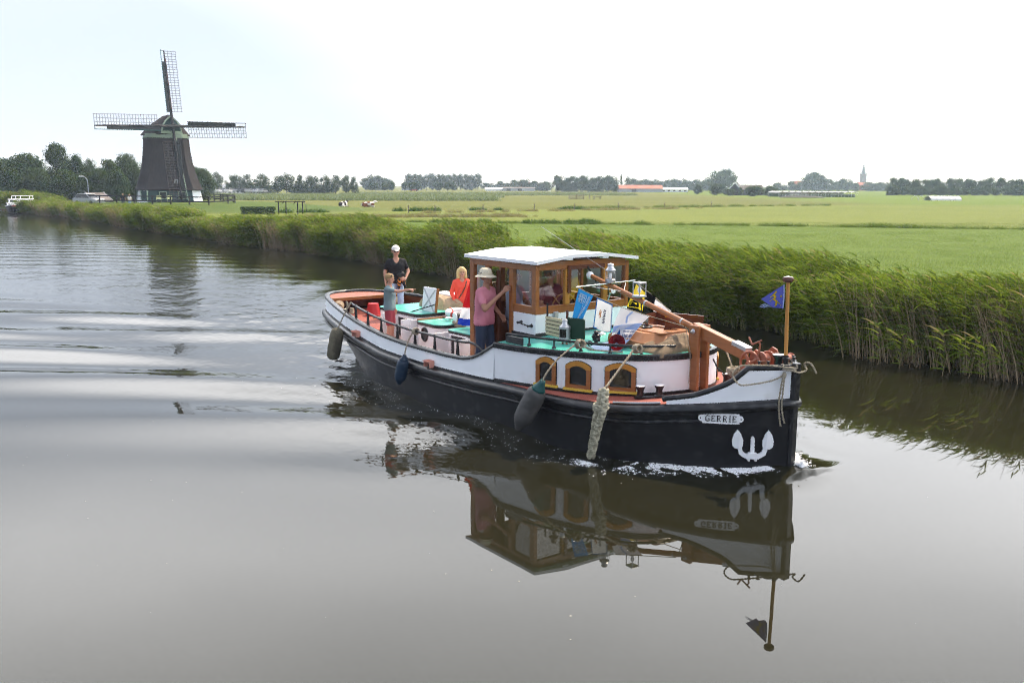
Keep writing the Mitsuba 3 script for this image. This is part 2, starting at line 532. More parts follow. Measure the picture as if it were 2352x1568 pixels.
def shapegroup(name, parts):
    g = {'type': 'shapegroup'}
    for i, (m, c, mat) in enumerate(parts):
        g[f'p{i}'] = ply(m, mat, smooth=False, color=c)
    scene[name] = g


for i, (st_w, ln_, tn_) in enumerate(((0.12, 0.5, 0.70), (0.2, 0.75, 1.10), (0.25, 0.35, 0.80), (0.35, 0.7, 1.0), (0.80, 0.75, 0.75), (0.90, 0.5, 0.8))):
    a, b = reed_clump(100 + i, 88, straw=st_w, lean_=ln_, tone=tn_)
    shapegroup(f'reed_group_{i}', [(a[0], a[1], 'straw_look'), (b[0], b[1], 'leaf_look')])
for i in range(2):
    a, b = reed_clump(150 + i, 14, True)
    shapegroup(f'sprig_group_{i}', [(a[0], a[1], 'straw_look'), (b[0], b[1], 'leaf_look')])
_n = {'c': 0}


def inst(prefix, group, pos, deg=0.0, s=1.0):
    _n[prefix] = _n.get(prefix, 0) + 1
    scene[f'{prefix}__{_n[prefix]:03d}'] = {'type': 'instance', 'g': {'type': 'ref', 'id': group}, 'to_world': rmat(pos, deg, s)}


rg = np.random.default_rng(21)
vis = along(BANK, 0.25)
dist = np.hypot(vis[:, 0], vis[:, 1])
keep = (vis[:, 1] > 8.5) & (vis[:, 1] < 121.5)
vis, dist = vis[keep], dist[keep]
acc = 0.0
for i in range(len(vis)):
    gap = 0.50 if dist[i] < 45 else (0.75 if dist[i] < 80 else 1.05)
    acc += 0.25
    if acc < gap:
        continue
    acc = 0
    p = vis[i]
    q = vis[min(i + 4, len(vis) - 1)] - vis[max(i - 4, 0)]
    nrm = unit(np.array([q[1], -q[0]]))
    if nrm @ inl < 0:
        nrm = -nrm
    hh = 0.82 + 0.50 * (meshkit.noise([[p[0] * 0.35, p[1] * 0.35, 0.3]], 4)[0] - 0.5)
    # a low stretch behind the wheelhouse, where docks and grasses grow instead
    low = math.exp(-((p[1] - 36.2) / 1.5) ** 2)
    hh *= 1 - 0.38 * low
    rows_ = 5 if dist[i] < 60 else 3
    for r in range(rows_):
        d_ = 0.22 + r * 0.42 + rg.uniform(-0.25, 0.25)
        z = -0.14 + min(d_, 1.6) * 0.12
        o = p + nrm * d_ + rg.uniform(-0.2, 0.2, 2)
        s = hh * rg.uniform(0.84, 1.12) * (1.02 - 0.02 * r)
        wild = meshkit.noise([[p[0] * 0.55 + 9, p[1] * 0.55, r * 0.4]], 8)[0]
        gsel = int(rg.integers(4)) if wild < 0.54 or r > 1 else int(4 + rg.integers(2))
        inst('reeds', f'reed_group_{gsel}', (o[0], o[1], z), rg.uniform(-26, 26) + 60 * (meshkit.noise([[p[0] * 0.3, p[1] * 0.3, 4.0]], 9)[0] - 0.5), (1.05, 1.05, s) if dist[i] < 60 else (1.35, 1.3, s))
    if dist[i] < 70 and rg.random() < 0.30:
        o = p - nrm * rg.uniform(0.0, 0.25)
        inst('reeds', f'sprig_group_{rg.integers(2)}', (o[0], o[1], -0.15), rg.uniform(-30, 30), rg.uniform(0.7, 1.1))
# the reeds and bushes round the inlet, and those up the canal behind the cruiser
for x, y, s in ((-61.5, 123, 0.8), (-62.5, 126, 0.7), (-62.3, 129, 0.75), (-63.5, 131.5, 0.9), (-65, 134, 1.0), (-66.5, 135.5, 1.1), (-68, 137.5, 1.1), (-69.5, 138.5, 1.15), (-71, 139.5, 1.1), (-62.8, 121.5, 0.8), (-63.9, 129.5, 0.6)):
    for _ in range(3):
        inst('reeds', f'reed_group_{rg.integers(6)}', (x + rg.uniform(-0.6, 0.6), y + rg.uniform(-0.2, 1.2), 0.0), rg.uniform(-30, 30), (1.5, 1.4, s * rg.uniform(0.85, 1.1)))
for i in range(46):
    x = -72 - i * 0.9
    inst('reeds', f'reed_group_{rg.integers(6)}', (x, 140.5 + (-72 - x) * 0.22 + rg.uniform(-0.5, 1.5), 0.05), rg.uniform(-30, 30), (1.6, 1.5, rg.uniform(1.0, 1.35)))
labels['reeds'] = {'label': 'tall green reeds with straw coloured stems along the far bank', 'category': 'reeds', 'kind': 'stuff'}


# grass tufts and herbs: ditch edges, the strip behind the reeds
def tuft(seed, n, h, w, cols, spread=0.4, seg=2, upright=1.4):
    rg = np.random.default_rng(seed)
    root = np.stack([rg.uniform(-spread, spread, n), rg.uniform(-spread, spread, n), 0 * np.zeros(n)], 1)
    d = unit(np.stack([rg.normal(-0.25, 0.5, n), rg.normal(0, 0.5, n), np.full(n, upright)], 1))
    L = h * rg.uniform(0.5, 1.1, n)
    m = blades(root, d, L, w * rg.uniform(0.6, 1.2, n), rg.uniform(0, 0.4, n), seg, rg)
    c = np.array(cols)[rg.integers(len(cols), size=n)] * rg.uniform(0.75, 1.2, (n, 1))
    return m, np.repeat(c, 2 * (seg + 1), 0)


GREENS = [(0.09, 0.15, 0.02), (0.13, 0.19, 0.03), (0.17, 0.22, 0.05)]
m, c = tuft(1, 70, 0.42, 0.010, GREENS)
shapegroup('ditch_tuft', [(m, c, 'leaf_look')])
m, c = tuft(2, 60, 0.55, 0.012, [(0.10, 0.15, 0.03), (0.24, 0.22, 0.09), (0.34, 0.28, 0.14)])
shapegroup('dry_tuft', [(m, c, 'leaf_look')])
m, c = tuft(3, 46, 1.05, 0.016, [(0.26, 0.085, 0.045), (0.30, 0.12, 0.06), (0.15, 0.15, 0.04)], 0.5, 3, 2.2)
shapegroup('dock_tuft', [(m, c, 'leaf_look')])
m, c = tuft(4, 90, 0.9, 0.045, [(0.06, 0.12, 0.02), (0.09, 0.15, 0.025)], 0.8)
shapegroup('herb_tuft', [(m, c, 'leaf_look')])


def scatter_line(prefix, group, x0, y0, x1, y1, n, jit, s=(0.8, 1.3), dens=None):
    for _ in range(n):
        f = rg.random()
        if dens and meshkit.noise([[f * dens, 0.5, x0 * 0.1]], 3)[0] < 0.5:
            continue
        x, y = x0 + (x1 - x0) * f + rg.normal(0, jit), y0 + (y1 - y0) * f + rg.normal(0, jit)
        inst(prefix, group, (x, y, float(land_z(np.array([x]), np.array([y]))[0]) - 0.03), rg.uniform(0, 360), rg.uniform(*s))


scatter_line('ditch_grass', 'ditch_tuft', -19, 93, 86, 70, 420, 0.25, (0.7, 1.3))
scatter_line('ditch_grass', 'herb_tuft', -8, 91, 12, 87, 40, 0.5, (0.4, 0.8), 14)
scatter_line('ditch_grass', 'ditch_tuft', 30, 82.5, 75, 72.5, 110, 0.35, (1.0, 2.0), 9)
scatter_line('ditch_grass', 'herb_tuft', -29, 119, 14, 147, 90, 0.5, (0.5, 1.1), 12)
scatter_line('ditch_grass', 'ditch_tuft', 10, 148, 60, 178, 90, 0.6, (1.0, 2.0))
scatter_line('ditch_grass', 'dry_tuft', -22, 103, 2, 108, 160, 1.1, (0.8, 1.4))
scatter_line('ditch_grass', 'dry_tuft', -11, 120, 30, 152, 70, 0.8, (0.9, 1.5))
labels['ditch_grass'] = {'label': 'rough grass and herbs along the ditches between the meadows', 'category': 'grass', 'kind': 'stuff'}
for i in range(16):
    x, y = 1.0 + rg.normal(0, 1.0), 39.2 + rg.normal(0, 1.1)
    inst('dock_plants', 'dock_tuft', (x, y, 0.2), rg.uniform(0, 360), rg.uniform(0.8, 1.25))
labels['dock_plants'] = {'label': 'rust red seeding dock plants in the gap in the reeds', 'category': 'weeds', 'kind': 'stuff'}
# short grass on the mown strip and the tall strip behind it, where single blades still show
m, c = tuft(5, 110, 0.085, 0.006, [(0.11, 0.18, 0.025), (0.16, 0.22, 0.04), (0.21, 0.25, 0.07)], 0.9, 1)
shapegroup('sward_tuft', [(m, c, 'leaf_look')])
for _ in range(3600):
    v = rg.random() ** 1.6
    y = 20 + 74 * v
    x = rg.uniform(-0.30 * y, 0.56 * y)
    b = np.interp(y, BANK[::-1][5:-3, 1][::-1], BANK[::-1][5:-3, 0][::-1]) if False else np.interp(y, [8, 18.7, 23.3, 28.2, 39.9, 53.2, 66, 78.8], [19, 10.4, 7.5, 5.6, -2.3, -11.2, -21, -30.6])
    if x < b + 3.0:
        continue
    inst('meadow_grass', 'sward_tuft', (x, y, float(land_z(np.array([x]), np.array([y]))[0]) - 0.01), rg.uniform(0, 360), rg.uniform(0.8, 1.5))
labels['meadow_grass'] = {'label': 'short blades of the mown meadow grass behind the reeds', 'category': 'grass', 'kind': 'stuff'}

# the maize field at the far left and middle distance
m, c = tuft(6, 60, 1.35, 0.07, [(0.13, 0.18, 0.06), (0.19, 0.24, 0.09), (0.27, 0.30, 0.16)], 1.3, 2, 1.7)
shapegroup('maize_patch', [(m, c, 'leaf_look')])
for i in range(1700):
    if i % 3:
        x = -100 + 96 * rg.random()
        y = 216 + 0.10 * x + 92 * rg.random() ** 1.4
    else:
        x = -60 + 105 * rg.random()
        y = 330 + 0.35 * x + 60 * rg.random()
    inst('maize_field', 'maize_patch', (x, y, 0.15), rg.uniform(0, 360), rg.uniform(0.8, 1.1))
labels['maize_field'] = {'label': 'pale green maize crop in front of the distant tree rows', 'category': 'maize', 'kind': 'stuff'}
# ---------------------------------------------------------------- the tug
# boat frame: a metres forward of the stem (negative aft), t metres to starboard, z up
BM = frame((STEM[0], STEM[1], 0), (HDG[0], HDG[1], 0), (STB[0], STB[1], 0), (0, 0, 1))
TUG = thing('tugboat', 'white and black tugboat with varnished wheelhouse, turquoise deck and folded mast', 'boat')


def bo(name, m, mat, smooth=False, parent=None, label=None, **k):
    return obj(parent or TUG, name, moved(m, BM), mat, smooth, label, **k)


def bpt(p):
    p = np.asarray(p, float)
    return p @ BM[:3, :3].T + BM[:3, 3]


def wood(c0, c1, s=1.0):
    def f(p, n, uv):
        g = fbm(p.x * 3 * s + p.z * 2, p.y * 3 * s, p.z * 42 * s, 3)
        h = fbm(p.x * 30 * s, p.y * 30 * s, p.z * 4 * s, 2)
        b = fbm(p.x * 0.9, p.y * 0.9, p.z * 1.3, 2)
        return mix(c0, c1, dr.clip(g * 0.7 + h * 0.35 + (b - 0.5) * 0.5, 0, 1))
    return proc(f)


def scuffed(base, dirt, s=6.0, lo=0.56, hi=0.75, k=0.7):
    def f(p, n, uv):
        a = fbm(p.x * s, p.y * s, p.z * s * 1.6, 3)
        streak = fbm(p.x * 9, p.y * 9, p.z * 1.1, 2)
        return mix(base, dirt, smoothstep(lo, hi, a * 0.6 + streak * 0.4) * k)
    return proc(f)


P('hull_black', scuffed((0.009, 0.009, 0.010), (0.028, 0.027, 0.026), 5, 0.5, 0.75, 0.45), 0.30, specular=0.35)
P('black_paint', scuffed((0.010, 0.010, 0.011), (0.05, 0.048, 0.045), 9, 0.5, 0.72, 0.8), 0.3, specular=0.5)
P('white_paint', scuffed((0.80, 0.81, 0.82), (0.60, 0.55, 0.48), 4, 0.55, 0.85, 0.5), 0.33, specular=0.5)
P('plain_white', (0.78, 0.78, 0.78), 0.4)
P('turquoise', scuffed((0.045, 0.34, 0.275), (0.10, 0.38, 0.31), 3, 0.4, 0.7, 0.8), 0.28, specular=0.5)
P('varnish', wood((0.34, 0.120, 0.025), (0.19, 0.060, 0.012)), 0.28, specular=0.5, clearcoat=0.6, clearcoat_gloss=0.9)
P('dark_varnish', wood((0.13, 0.035, 0.012), (0.06, 0.016, 0.007)), 0.25, specular=0.5, clearcoat=0.5)
P('spar_wood', wood((0.36, 0.145, 0.05), (0.23, 0.08, 0.025)), 0.35, specular=0.5)
P('pole_wood', wood((0.55, 0.27, 0.06), (0.40, 0.17, 0.035)), 0.4)


def grip(p, n, uv):
    A = (p.x - 3.8) * 0.6 - (p.y - 12.35) * 0.8
    B = -(p.x - 3.8) * 0.8 - (p.y - 12.35) * 0.6
    u, v = A * 24, B * 24
    bump_ = dr.select((dr.abs(u - dr.floor(u) - 0.5) < 0.32) & (dr.abs(v - dr.floor(v) - 0.5) < 0.32), 1.0, 0.0)
    w = fbm(p.x * 3, p.y * 3, 0, 3)
    return mix((0.235, 0.060, 0.042), (0.33, 0.098, 0.070), bump_ * 0.6 + (w - 0.5) * 0.9)


P('red_deck', proc(grip), 0.75)
P('red_seat', (0.30, 0.085, 0.05), 0.55)
P('copper_red', scuffed((0.34, 0.105, 0.055), (0.22, 0.06, 0.03), 12, 0.45, 0.7, 0.7), 0.33, specular=0.5)
P('pink_step', (0.62, 0.27, 0.20), 0.6)
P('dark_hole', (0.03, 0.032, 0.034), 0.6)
P('chrome', (0.75, 0.75, 0.75), 0.12, metallic=1.0)
P('zinc', (0.50, 0.51, 0.52), 0.38, metallic=0.85)
P('yellow_trim', (0.62, 0.42, 0.05), 0.5)
P('arch_wood', wood((0.50, 0.23, 0.035), (0.36, 0.14, 0.02)), 0.4)
P('rope', scuffed((0.36, 0.31, 0.23), (0.20, 0.17, 0.12), 60, 0.4, 0.65, 1.0), 0.9)
P('old_rope', scuffed((0.40, 0.37, 0.27), (0.20, 0.19, 0.13), 40, 0.4, 0.65, 1.0), 0.9)
P('tarp_brown', scuffed((0.20, 0.145, 0.090), (0.12, 0.085, 0.055), 8, 0.45, 0.7, 0.8), 0.85)
P('dark_green', (0.008, 0.035, 0.018), 0.35)
P('black_rubber', (0.014, 0.014, 0.015), 0.55)
scene['pane_glass'] = {'type': 'thindielectric', 'int_ior': 1.5}
P('port_glass', (0.012, 0.010, 0.008), 0.05, specular=0.7)

OUT_A = [-13.2, -13.12, -12.9, -12.5, -12, -11, -10, -9, -8, -7, -6, -5, -4, -3, -2.5, -1.5, -0.88, -0.3, -0.08, 0]
OUT_T = [0, 0.34, 0.62, 0.86, 1.05, 1.34, 1.56, 1.69, 1.765, 1.79, 1.80, 1.80, 1.78, 1.71, 1.64, 1.36, 0.98, 0.43, 0.16, 0.06]
half = PchipInterpolator(OUT_A, OUT_T)
zr = PchipInterpolator([-13.2, -12, -11, -10, -9, -8, -6.4, -5, -4, -3, -2, -1, 0], [0.86, 0.85, 0.82, 0.76, 0.67, 0.59, 0.57, 0.60, 0.64, 0.65, 0.69, 0.81, 0.94])
capz = PchipInterpolator([-13.2, -12, -11, -10, -9, -8, -7, -6, -5.4, -5.1, -4.85, -4.6, -4.42], [1.17, 1.15, 1.10, 1.03, 0.94, 0.87, 0.84, 0.84, 0.86, 0.91, 1.0, 1.13, 1.22])
deckz = lambda a: np.minimum(zr(a) - 0.10, capz(a) - 0.36)
tt = np.linspace(0, 1, 160)
_al = np.cumsum(np.r_[0, np.hypot(np.diff(np.interp(tt, np.linspace(0, 1, len(OUT_A)), OUT_A)), np.diff(np.interp(tt, np.linspace(0, 1, len(OUT_A)), OUT_T)))])
sa = np.interp(tt, np.linspace(0, 1, len(OUT_A)), OUT_A)
so = np.stack([sa, half(sa)], 1)
so[0, 1] = 0.0
so = along(so, 0.09)
so = np.vstack([so, [0, 0.07]])


def inset(pl, d):
    """the starboard outline moved inboard by d"""
    t_ = unit(np.gradient(pl, axis=0))
    n_ = np.stack([-t_[:, 1], t_[:, 0]], 1)
    q = pl - n_ * d
    q[:, 1] = np.maximum(q[:, 1], 0)
    return q


def both(pl):
    """starboard line stern to stem, then port line back: a closed loop"""
    return np.vstack([pl, (pl * [1, -1])[::-1]])


def hull_row(f, z):
    """outline at height z: f = 1 at deck, 0 at the keel; the stern tucks in below the deck"""
    k = np.clip((-8.5 - so[:, 0]) / 4.7, 0, 1)
    q = so.copy()
    q[:, 0] += (1 - f) * 2.3 * k ** 1.4
    q[:, 1] *= 1 - (1 - f) * (0.42 * k + 0.03)
    return q, z


rows = []
for f, dz in ((0, None), (0.25, None), (0.55, None), (0.8, None), (1, 0)):
    q = hull_row(f, 0)[0]
    z = zr(so[:, 0]) * f + (1 - f) * -0.55
    z = np.where(f == 1, zr(so[:, 0]), z)
    rows.append(np.concatenate([both(q), np.r_[z, z[::-1]][:, None]], 1))
hg = np.array(rows)
hg = np.concatenate([hg, hg[:, :1]], 1)
bo('hull', grid(hg), 'hull_black', 50)


def sweep(path, prof, closed=False):
    """profile [(outwards, up)] along a path of (a, t, z); outwards is the path's right side in plan"""
    p = np.asarray(path, float)
    t_ = np.roll(p, -1, 0) - np.roll(p, 1, 0) if closed else np.gradient(p, axis=0)
    t2 = unit(t_[:, :2])
    o = np.stack([-t2[:, 1], t2[:, 0], 0 * t2[:, 0]], 1)
    pr = np.asarray(prof, float)
    g = p[:, None] + o[:, None] * pr[None, :, :1] + np.array([0, 0, 1.0]) * pr[None, :, 1:2]
    g = np.concatenate([g, g[:, :1]], 1)
    if closed:
        g = np.concatenate([g, g[:1]], 0)
        return grid(g)
    m = grid(g)
    k = len(pr)
    fan = [[0, i, i + 1] for i in range(1, k - 1)]
    e = len(p) - 1
    caps = fan + [[e * (k + 1), e * (k + 1) + i + 1, e * (k + 1) + i] for i in range(1, k - 1)]
    return trimesh.Trimesh(m.vertices, np.vstack([m.faces, caps]), process=False)


def loop3(pl, zf):
    q = both(pl)
    return np.concatenate([q, zf(q[:, 0])[:, None]], 1)


arc = [(0.085 * math.cos(x), 0.075 * math.sin(x)) for x in np.linspace(-PI / 2, PI / 2, 9)] + [(-0.03, 0.075), (-0.03, -0.075)]
bo('rubbing_strake', sweep(loop3(so, lambda a: zr(a) - 0.08), arc, True), 'black_paint', 40)
thin = [(0.03 * math.cos(x), 0.028 * math.sin(x)) for x in np.linspace(-PI / 2, PI / 2, 7)] + [(-0.02, 0.028), (-0.02, -0.028)]
lo_q = so[so[:, 0] < -0.4]
bo('lower_strake', sweep(np.concatenate([both(lo_q), (zr(both(lo_q)[:, 0]) - 0.24)[:, None]], 1)[: len(lo_q)], thin), 'black_paint', 40)

# decks
CAB = np.array([(-4.44, 1.775), (-4.2, 1.745), (-3.71, 1.64), (-3.07, 1.43), (-2.65, 1.25), (-2.3, 1.03), (-2.0, 0.75), (-1.82, 0.42), (-1.74, 0.14), (-1.73, 0.0)])
cb = PchipInterpolator(np.linspace(0, 1, len(CAB)), CAB)(np.linspace(0, 1, 70))
cab_poly = Polygon(both(cb))
hull_poly = Polygon(both(inset(so, 0.02)))


def deck_sheet(poly, zf, step=0.12):
    """a polygon cut into small triangles and lifted to zf(a, t)"""
    pl = poly.simplify(0.004).segmentize(0.25)
    m = trimesh.creation.extrude_polygon(pl, 0.01, engine='earcut') if pl.geom_type == 'Polygon' else cat(*[trimesh.creation.extrude_polygon(g, 0.01, engine='earcut') for g in pl.geoms])
    v, f = trimesh.remesh.subdivide_to_size(m.vertices, m.faces, 0.35)
    v = v.copy()
    v[:, 2] += zf(v[:, 0], v[:, 1]) - 0.01
    return trimesh.Trimesh(v, f, process=False)


bo('side_deck', deck_sheet(hull_poly.intersection(sbox(-4.44, -3, -0.72, 3)).difference(cab_poly), lambda a, t: zr(a) + 0.006), 'red_deck')
bo('aft_deck', deck_sheet(Polygon(both(inset(so, 0.09))).intersection(sbox(-13.1, -3, -4.45, 3)), lambda a, t: deckz(a)), 'red_deck')

# aft bulwark, white outside and inside, with the black cap rail on it
bw = np.array([p for p in so if p[0] < -4.47] + [(-4.44, float(half(-4.44)))])
wall = []
for off_, zz in ((0.0, 0), (-0.02, 1), (-0.075, 1), (-0.075, 0)):
    q = inset(bw, -off_)
    q = both(q)
    a0 = both(bw)[:, 0]
    z = (zr(a0) - 0.02 if zz == 0 and off_ == 0 else deckz(a0) - 0.02) if zz == 0 else capz(a0)
    wall.append(np.concatenate([q, z[:, None]], 1))
wall = np.array(wall)
n_ = len(bw)
wl = np.concatenate([wall[:, n_:], wall[:, :n_]], 1)  # from port fore round the stern to starboard fore
wl = np.concatenate([wall[:, n_ - 1::-1], wall[:, :n_ - 1:-1]], 1)
bo('aft_bulwark', grid(wl), 'white_paint', 40)
path = wl[1:3].mean(0)
capp = [(0.055, -0.02), (0.06, 0.01), (0.045, 0.035), (0, 0.045), (-0.045, 0.035), (-0.06, 0.01), (-0.055, -0.02)]
bo('cap_rail', sweep(path, capp), 'black_paint', 50)
zb = np.concatenate([both(bw)[n_ - 1::-1], both(bw)[:n_ - 1:-1]], 0)
bo('white_line_trim', sweep(np.concatenate([zb, (zr(zb[:, 0]) + 0.012)[:, None]], 1), [(0.012, -0.02), (0.012, 0.022), (-0.01, 0.022), (-0.01, -0.02)]), 'black_paint')

# cabin trunk and its turquoise roof
CT = 1.26
cl = both(cb)
crown = lambda a, t: CT + 0.05 * np.clip(1 - (t / 1.7) ** 2, 0, 1) + 0 * a
side = np.array([np.concatenate([cl, (zr(cl[:, 0]) - 0.05)[:, None]], 1), np.concatenate([cl, crown(cl[:, 0], cl[:, 1])[:, None] - 0.004], 1)])
bo('cabin_trunk', grid(side), 'white_paint', 40)
bo('cabin_roof', deck_sheet(Polygon(both(inset(cb, -0.02))), crown), 'turquoise')
bo('aft_cabin_bulkhead', bxx(-4.46, -4.43, 0.62, 1.74, 0.42, CT - 0.01), 'white_paint')
ed = np.concatenate([cl, crown(cl[:, 0], cl[:, 1])[:, None] - 0.035], 1)
bo('roof_edge_strip', sweep(ed, [(0.002, -0.05), (0.022, -0.045), (0.024, 0.03), (0.012, 0.045), (-0.03, 0.045), (-0.03, -0.05)]), 'black_paint', 30)
base = np.concatenate([cl, (zr(cl[:, 0]) + 0.03)[:, None]], 1)
bo('cabin_foot_strip', sweep(base[base[:, 0] > -4.43], [(0.002, -0.03), (0.016, -0.03), (0.016, 0.025), (-0.01, 0.025), (-0.01, -0.03)]), 'black_paint')
riv = trimesh.creation.icosphere(subdivisions=1, radius=0.011)
arcp = along(cb, 0.075)
tn = unit(np.gradient(arcp, axis=0))
rv = [shift(riv, (p[0] - t_[1] * -0 + (-t_[1]) * 0.024, p[1] + t_[0] * 0.024, float(crown(p[0], p[1])) - 0.045 + dz)) for p, t_ in zip(arcp, tn) for dz in (0.018, -0.018)]
k = bo('rivets', cat(*rv), 'black_paint', True)
labels[k] = {'kind': 'stuff'}

# portholes: a local frame that bends along the cabin side
sarc = np.r_[0, np.cumsum(np.linalg.norm(np.diff(cb, axis=0), axis=1))]


def wrap(m, s0, z0, sgn=1):
    """x along the cabin side from arc length s0, y up from z0, z outwards"""
    v = np.array(m.vertices)
    q = np.stack([np.interp(s0 + v[:, 0], sarc, cb[:, i]) for i in (0, 1)], 1)
    q2 = np.stack([np.interp(s0 + v[:, 0] + 0.02, sarc, cb[:, i]) for i in (0, 1)], 1)
    t_ = unit(q2 - q)
    w = np.concatenate([q + np.stack([-t_[:, 1], t_[:, 0]], 1) * v[:, 2:3], v[:, 1:2] + z0], 1)
    if sgn < 0:
        w[:, 1] *= -1
    return trimesh.Trimesh(w, m.faces[:, ::-1] if sgn < 0 else m.faces, process=False)


def arch(w, h, rise):
    x = np.linspace(-w / 2, w / 2, 13)
    return Polygon([(-w / 2, 0), (w / 2, 0)] + [(a, h - rise + rise * (1 - (2 * a / w) ** 2)) for a in x[::-1]])


PORTS = [(1.08, 0.74, 0.36), (1.64, 0.735, 0.41), (2.30, 0.755, 0.45)]
for sgn in (1, -1):
    for i, (s0, z0, w) in enumerate(PORTS):
        h = 0.42
        win = numbered(TUG + '__porthole')
        out, inn = arch(w, h, 0.075), arch(w - 0.13, h - 0.13, 0.05)
        inn = affinity.translate(inn, 0, 0.055)
        fr = out.difference(inn)
        top = fr.intersection(sbox(-1, h - 0.125, 1, 1))
        low = fr.difference(sbox(-1, h - 0.125, 1, 1))
        scene[win] = ply(moved(wrap(prism(low.segmentize(0.06), 0.035), s0, z0, sgn), BM), 'varnish')
        bo('arched_top', wrap(prism(top.segmentize(0.05), 0.042), s0, z0, sgn), 'arch_wood', parent=win)
        bo('pane', wrap(prism(affinity.scale(inn, 1.02, 1.02).segmentize(0.06), 0.008), s0, z0, sgn), 'port_glass', parent=win)
        bo('outline', wrap(prism(affinity.scale(out, 1.05, 1.03).difference(out).segmentize(0.06), 0.02), s0, z0, sgn), 'black_paint', parent=win)
        bo('sill', wrap(bxx(-w / 2 - 0.03, w / 2 + 0.03, -0.035, 0.0, 0, 0.055), s0, z0, sgn), 'yellow_trim', parent=win)

# rail round the cabin roof
rl = inset(cb, 0.12)
rl = rl[(rl[:, 0] > -4.30) & (rl[:, 1] > 0.25)]
for sgn in (1, -1):
    q = rl * [1, sgn]
    z = CT + 0.155 + 0 * q[:, :1]
    pts = np.concatenate([q, z], 1)
    pts = np.vstack([[pts[0, 0] - 0.02, pts[0, 1], CT + 0.10], pts])
    bo('roof_rail', tube(pts, 0.021, 8), 'black_paint', True)
    bo('roof_rail_end', bx((q[0, 0] + 0.2, q[0, 1], CT + 0.075), (0.45, 0.03, 0.12), 0.01), 'black_paint')
    for p in along(q, 0.47)[1:]:
        bo('roof_rail_stanchion', lathe([(0.034, 0), (0.034, 0.02), (0.014, 0.05), (0.014, 0.12), (0.026, 0.14), (0.0, 0.18)], 10, (p[0], p[1], CT + 0.01)), 'black_paint', True)

# aft rails with tapering stanchions
for sgn in (1, -1):
    aa = np.linspace(-10.0, -5.25, 40)
    p = np.stack([aa, (half(aa) - 0.10) * sgn, capz(aa) + 0.27], 1)
    st = np.array([(-10.22, (half(-10.2) - 0.1) * sgn, capz(-10.2) + 0.05), (-10.19, (half(-10.2) - 0.1) * sgn, capz(-10.2) + 0.16), (-10.11, (half(-10.1) - 0.1) * sgn, capz(-10.1) + 0.245)])
    en = np.array([(-5.08, 1.70 * sgn, 1.13), (-4.92, 1.70 * sgn, 1.08), (-4.78, 1.70 * sgn, 1.02), (-4.70, 1.70 * sgn, 0.99)])
    bo('aft_rail', tube(np.vstack([st, p, en]), 0.024, 8), 'black_paint', True)
    for a in (-9.72, -9.05, -8.4, -7.72, -7.05, -6.36, -5.62):
        t_ = (half(a) - 0.10) * sgn
        bo('stanchion', cat(tube([(a, t_, capz(a) + 0.02), (a, t_, capz(a) + 0.27)], [0.034, 0.016], 8), blob((a, t_, capz(a) + 0.275), 0.034, 1)), 'black_paint', True)

# ---- wheelhouse
WA0, WA1, WT, WB, WZ0, WZ1 = -6.2, -4.32, 1.03, 1.66, CT - 0.005, 2.47
wh = numbered(TUG + '__wheelhouse')
scene[wh] = ply(moved(cat(bxx(-5.02, WA1, WT - 0.03, WT, WZ0, WB), bxx(WA0, WA1, -WT, -WT + 0.03, 0.45, WB), bxx(WA1 - 0.03, WA1, -WT + 0.03, WT - 0.03, WZ0, WB), bxx(WA0, WA0 + 0.03, -WT + 0.03, WT - 0.03, 0.45, WB)), BM), 'white_paint')
bo('inner_lining', cat(bxx(WA0 + 0.032, WA1 - 0.032, -WT + 0.032, -WT + 0.044, 0.53, WB), bxx(WA1 - 0.046, WA1 - 0.033, -WT + 0.046, WT - 0.046, 0.53, WB), bxx(WA0 + 0.033, WA0 + 0.045, -WT + 0.046, WT - 0.046, 0.53, WB), bxx(-5.0, WA1 - 0.05, WT - 0.046, WT - 0.033, 0.53, WB), bxx(WA0 + 0.05, WA1 - 0.05, -WT + 0.06, WT - 0.06, 2.44, 2.455)), 'dark_varnish', parent=wh)
bo('wall_foot_strip', cat(bxx(-4.95, WA1 + 0.02, WT, WT + 0.02, CT + 0.0, CT + 0.07), bxx(WA1, WA1 + 0.02, -WT, WT, CT + 0.0, CT + 0.09)), 'black_paint', parent=wh)
bo('wheelhouse_floor', bxx(WA0 + 0.03, WA1 - 0.03, -WT + 0.03, WT - 0.03, 0.50, 0.53), 'dark_hole', parent=wh)


def post(a0, a1, t0, t1, z0, z1, name='post', mat='varnish', bev=0.006):
    return bo(name, bxx(a0, a1, t0, t1, z0, z1, bev), mat, parent=wh)


for sg in (1, -1):
    t0, t1 = (WT - 0.07) * sg, (WT + 0.012) * sg
    post(WA1 - 0.10, WA1 + 0.012, t0, t1, WB, WZ1, 'corner_post')
    post(WA0 - 0.012, WA0 + 0.11, t0, t1, WB if sg < 0 else 0.5, WZ1, 'corner_post')
    post(WA0 + 0.11, WA1 - 0.10, t0, t1 - 0.004 * sg, WZ1 - 0.10, WZ1, 'top_rail')
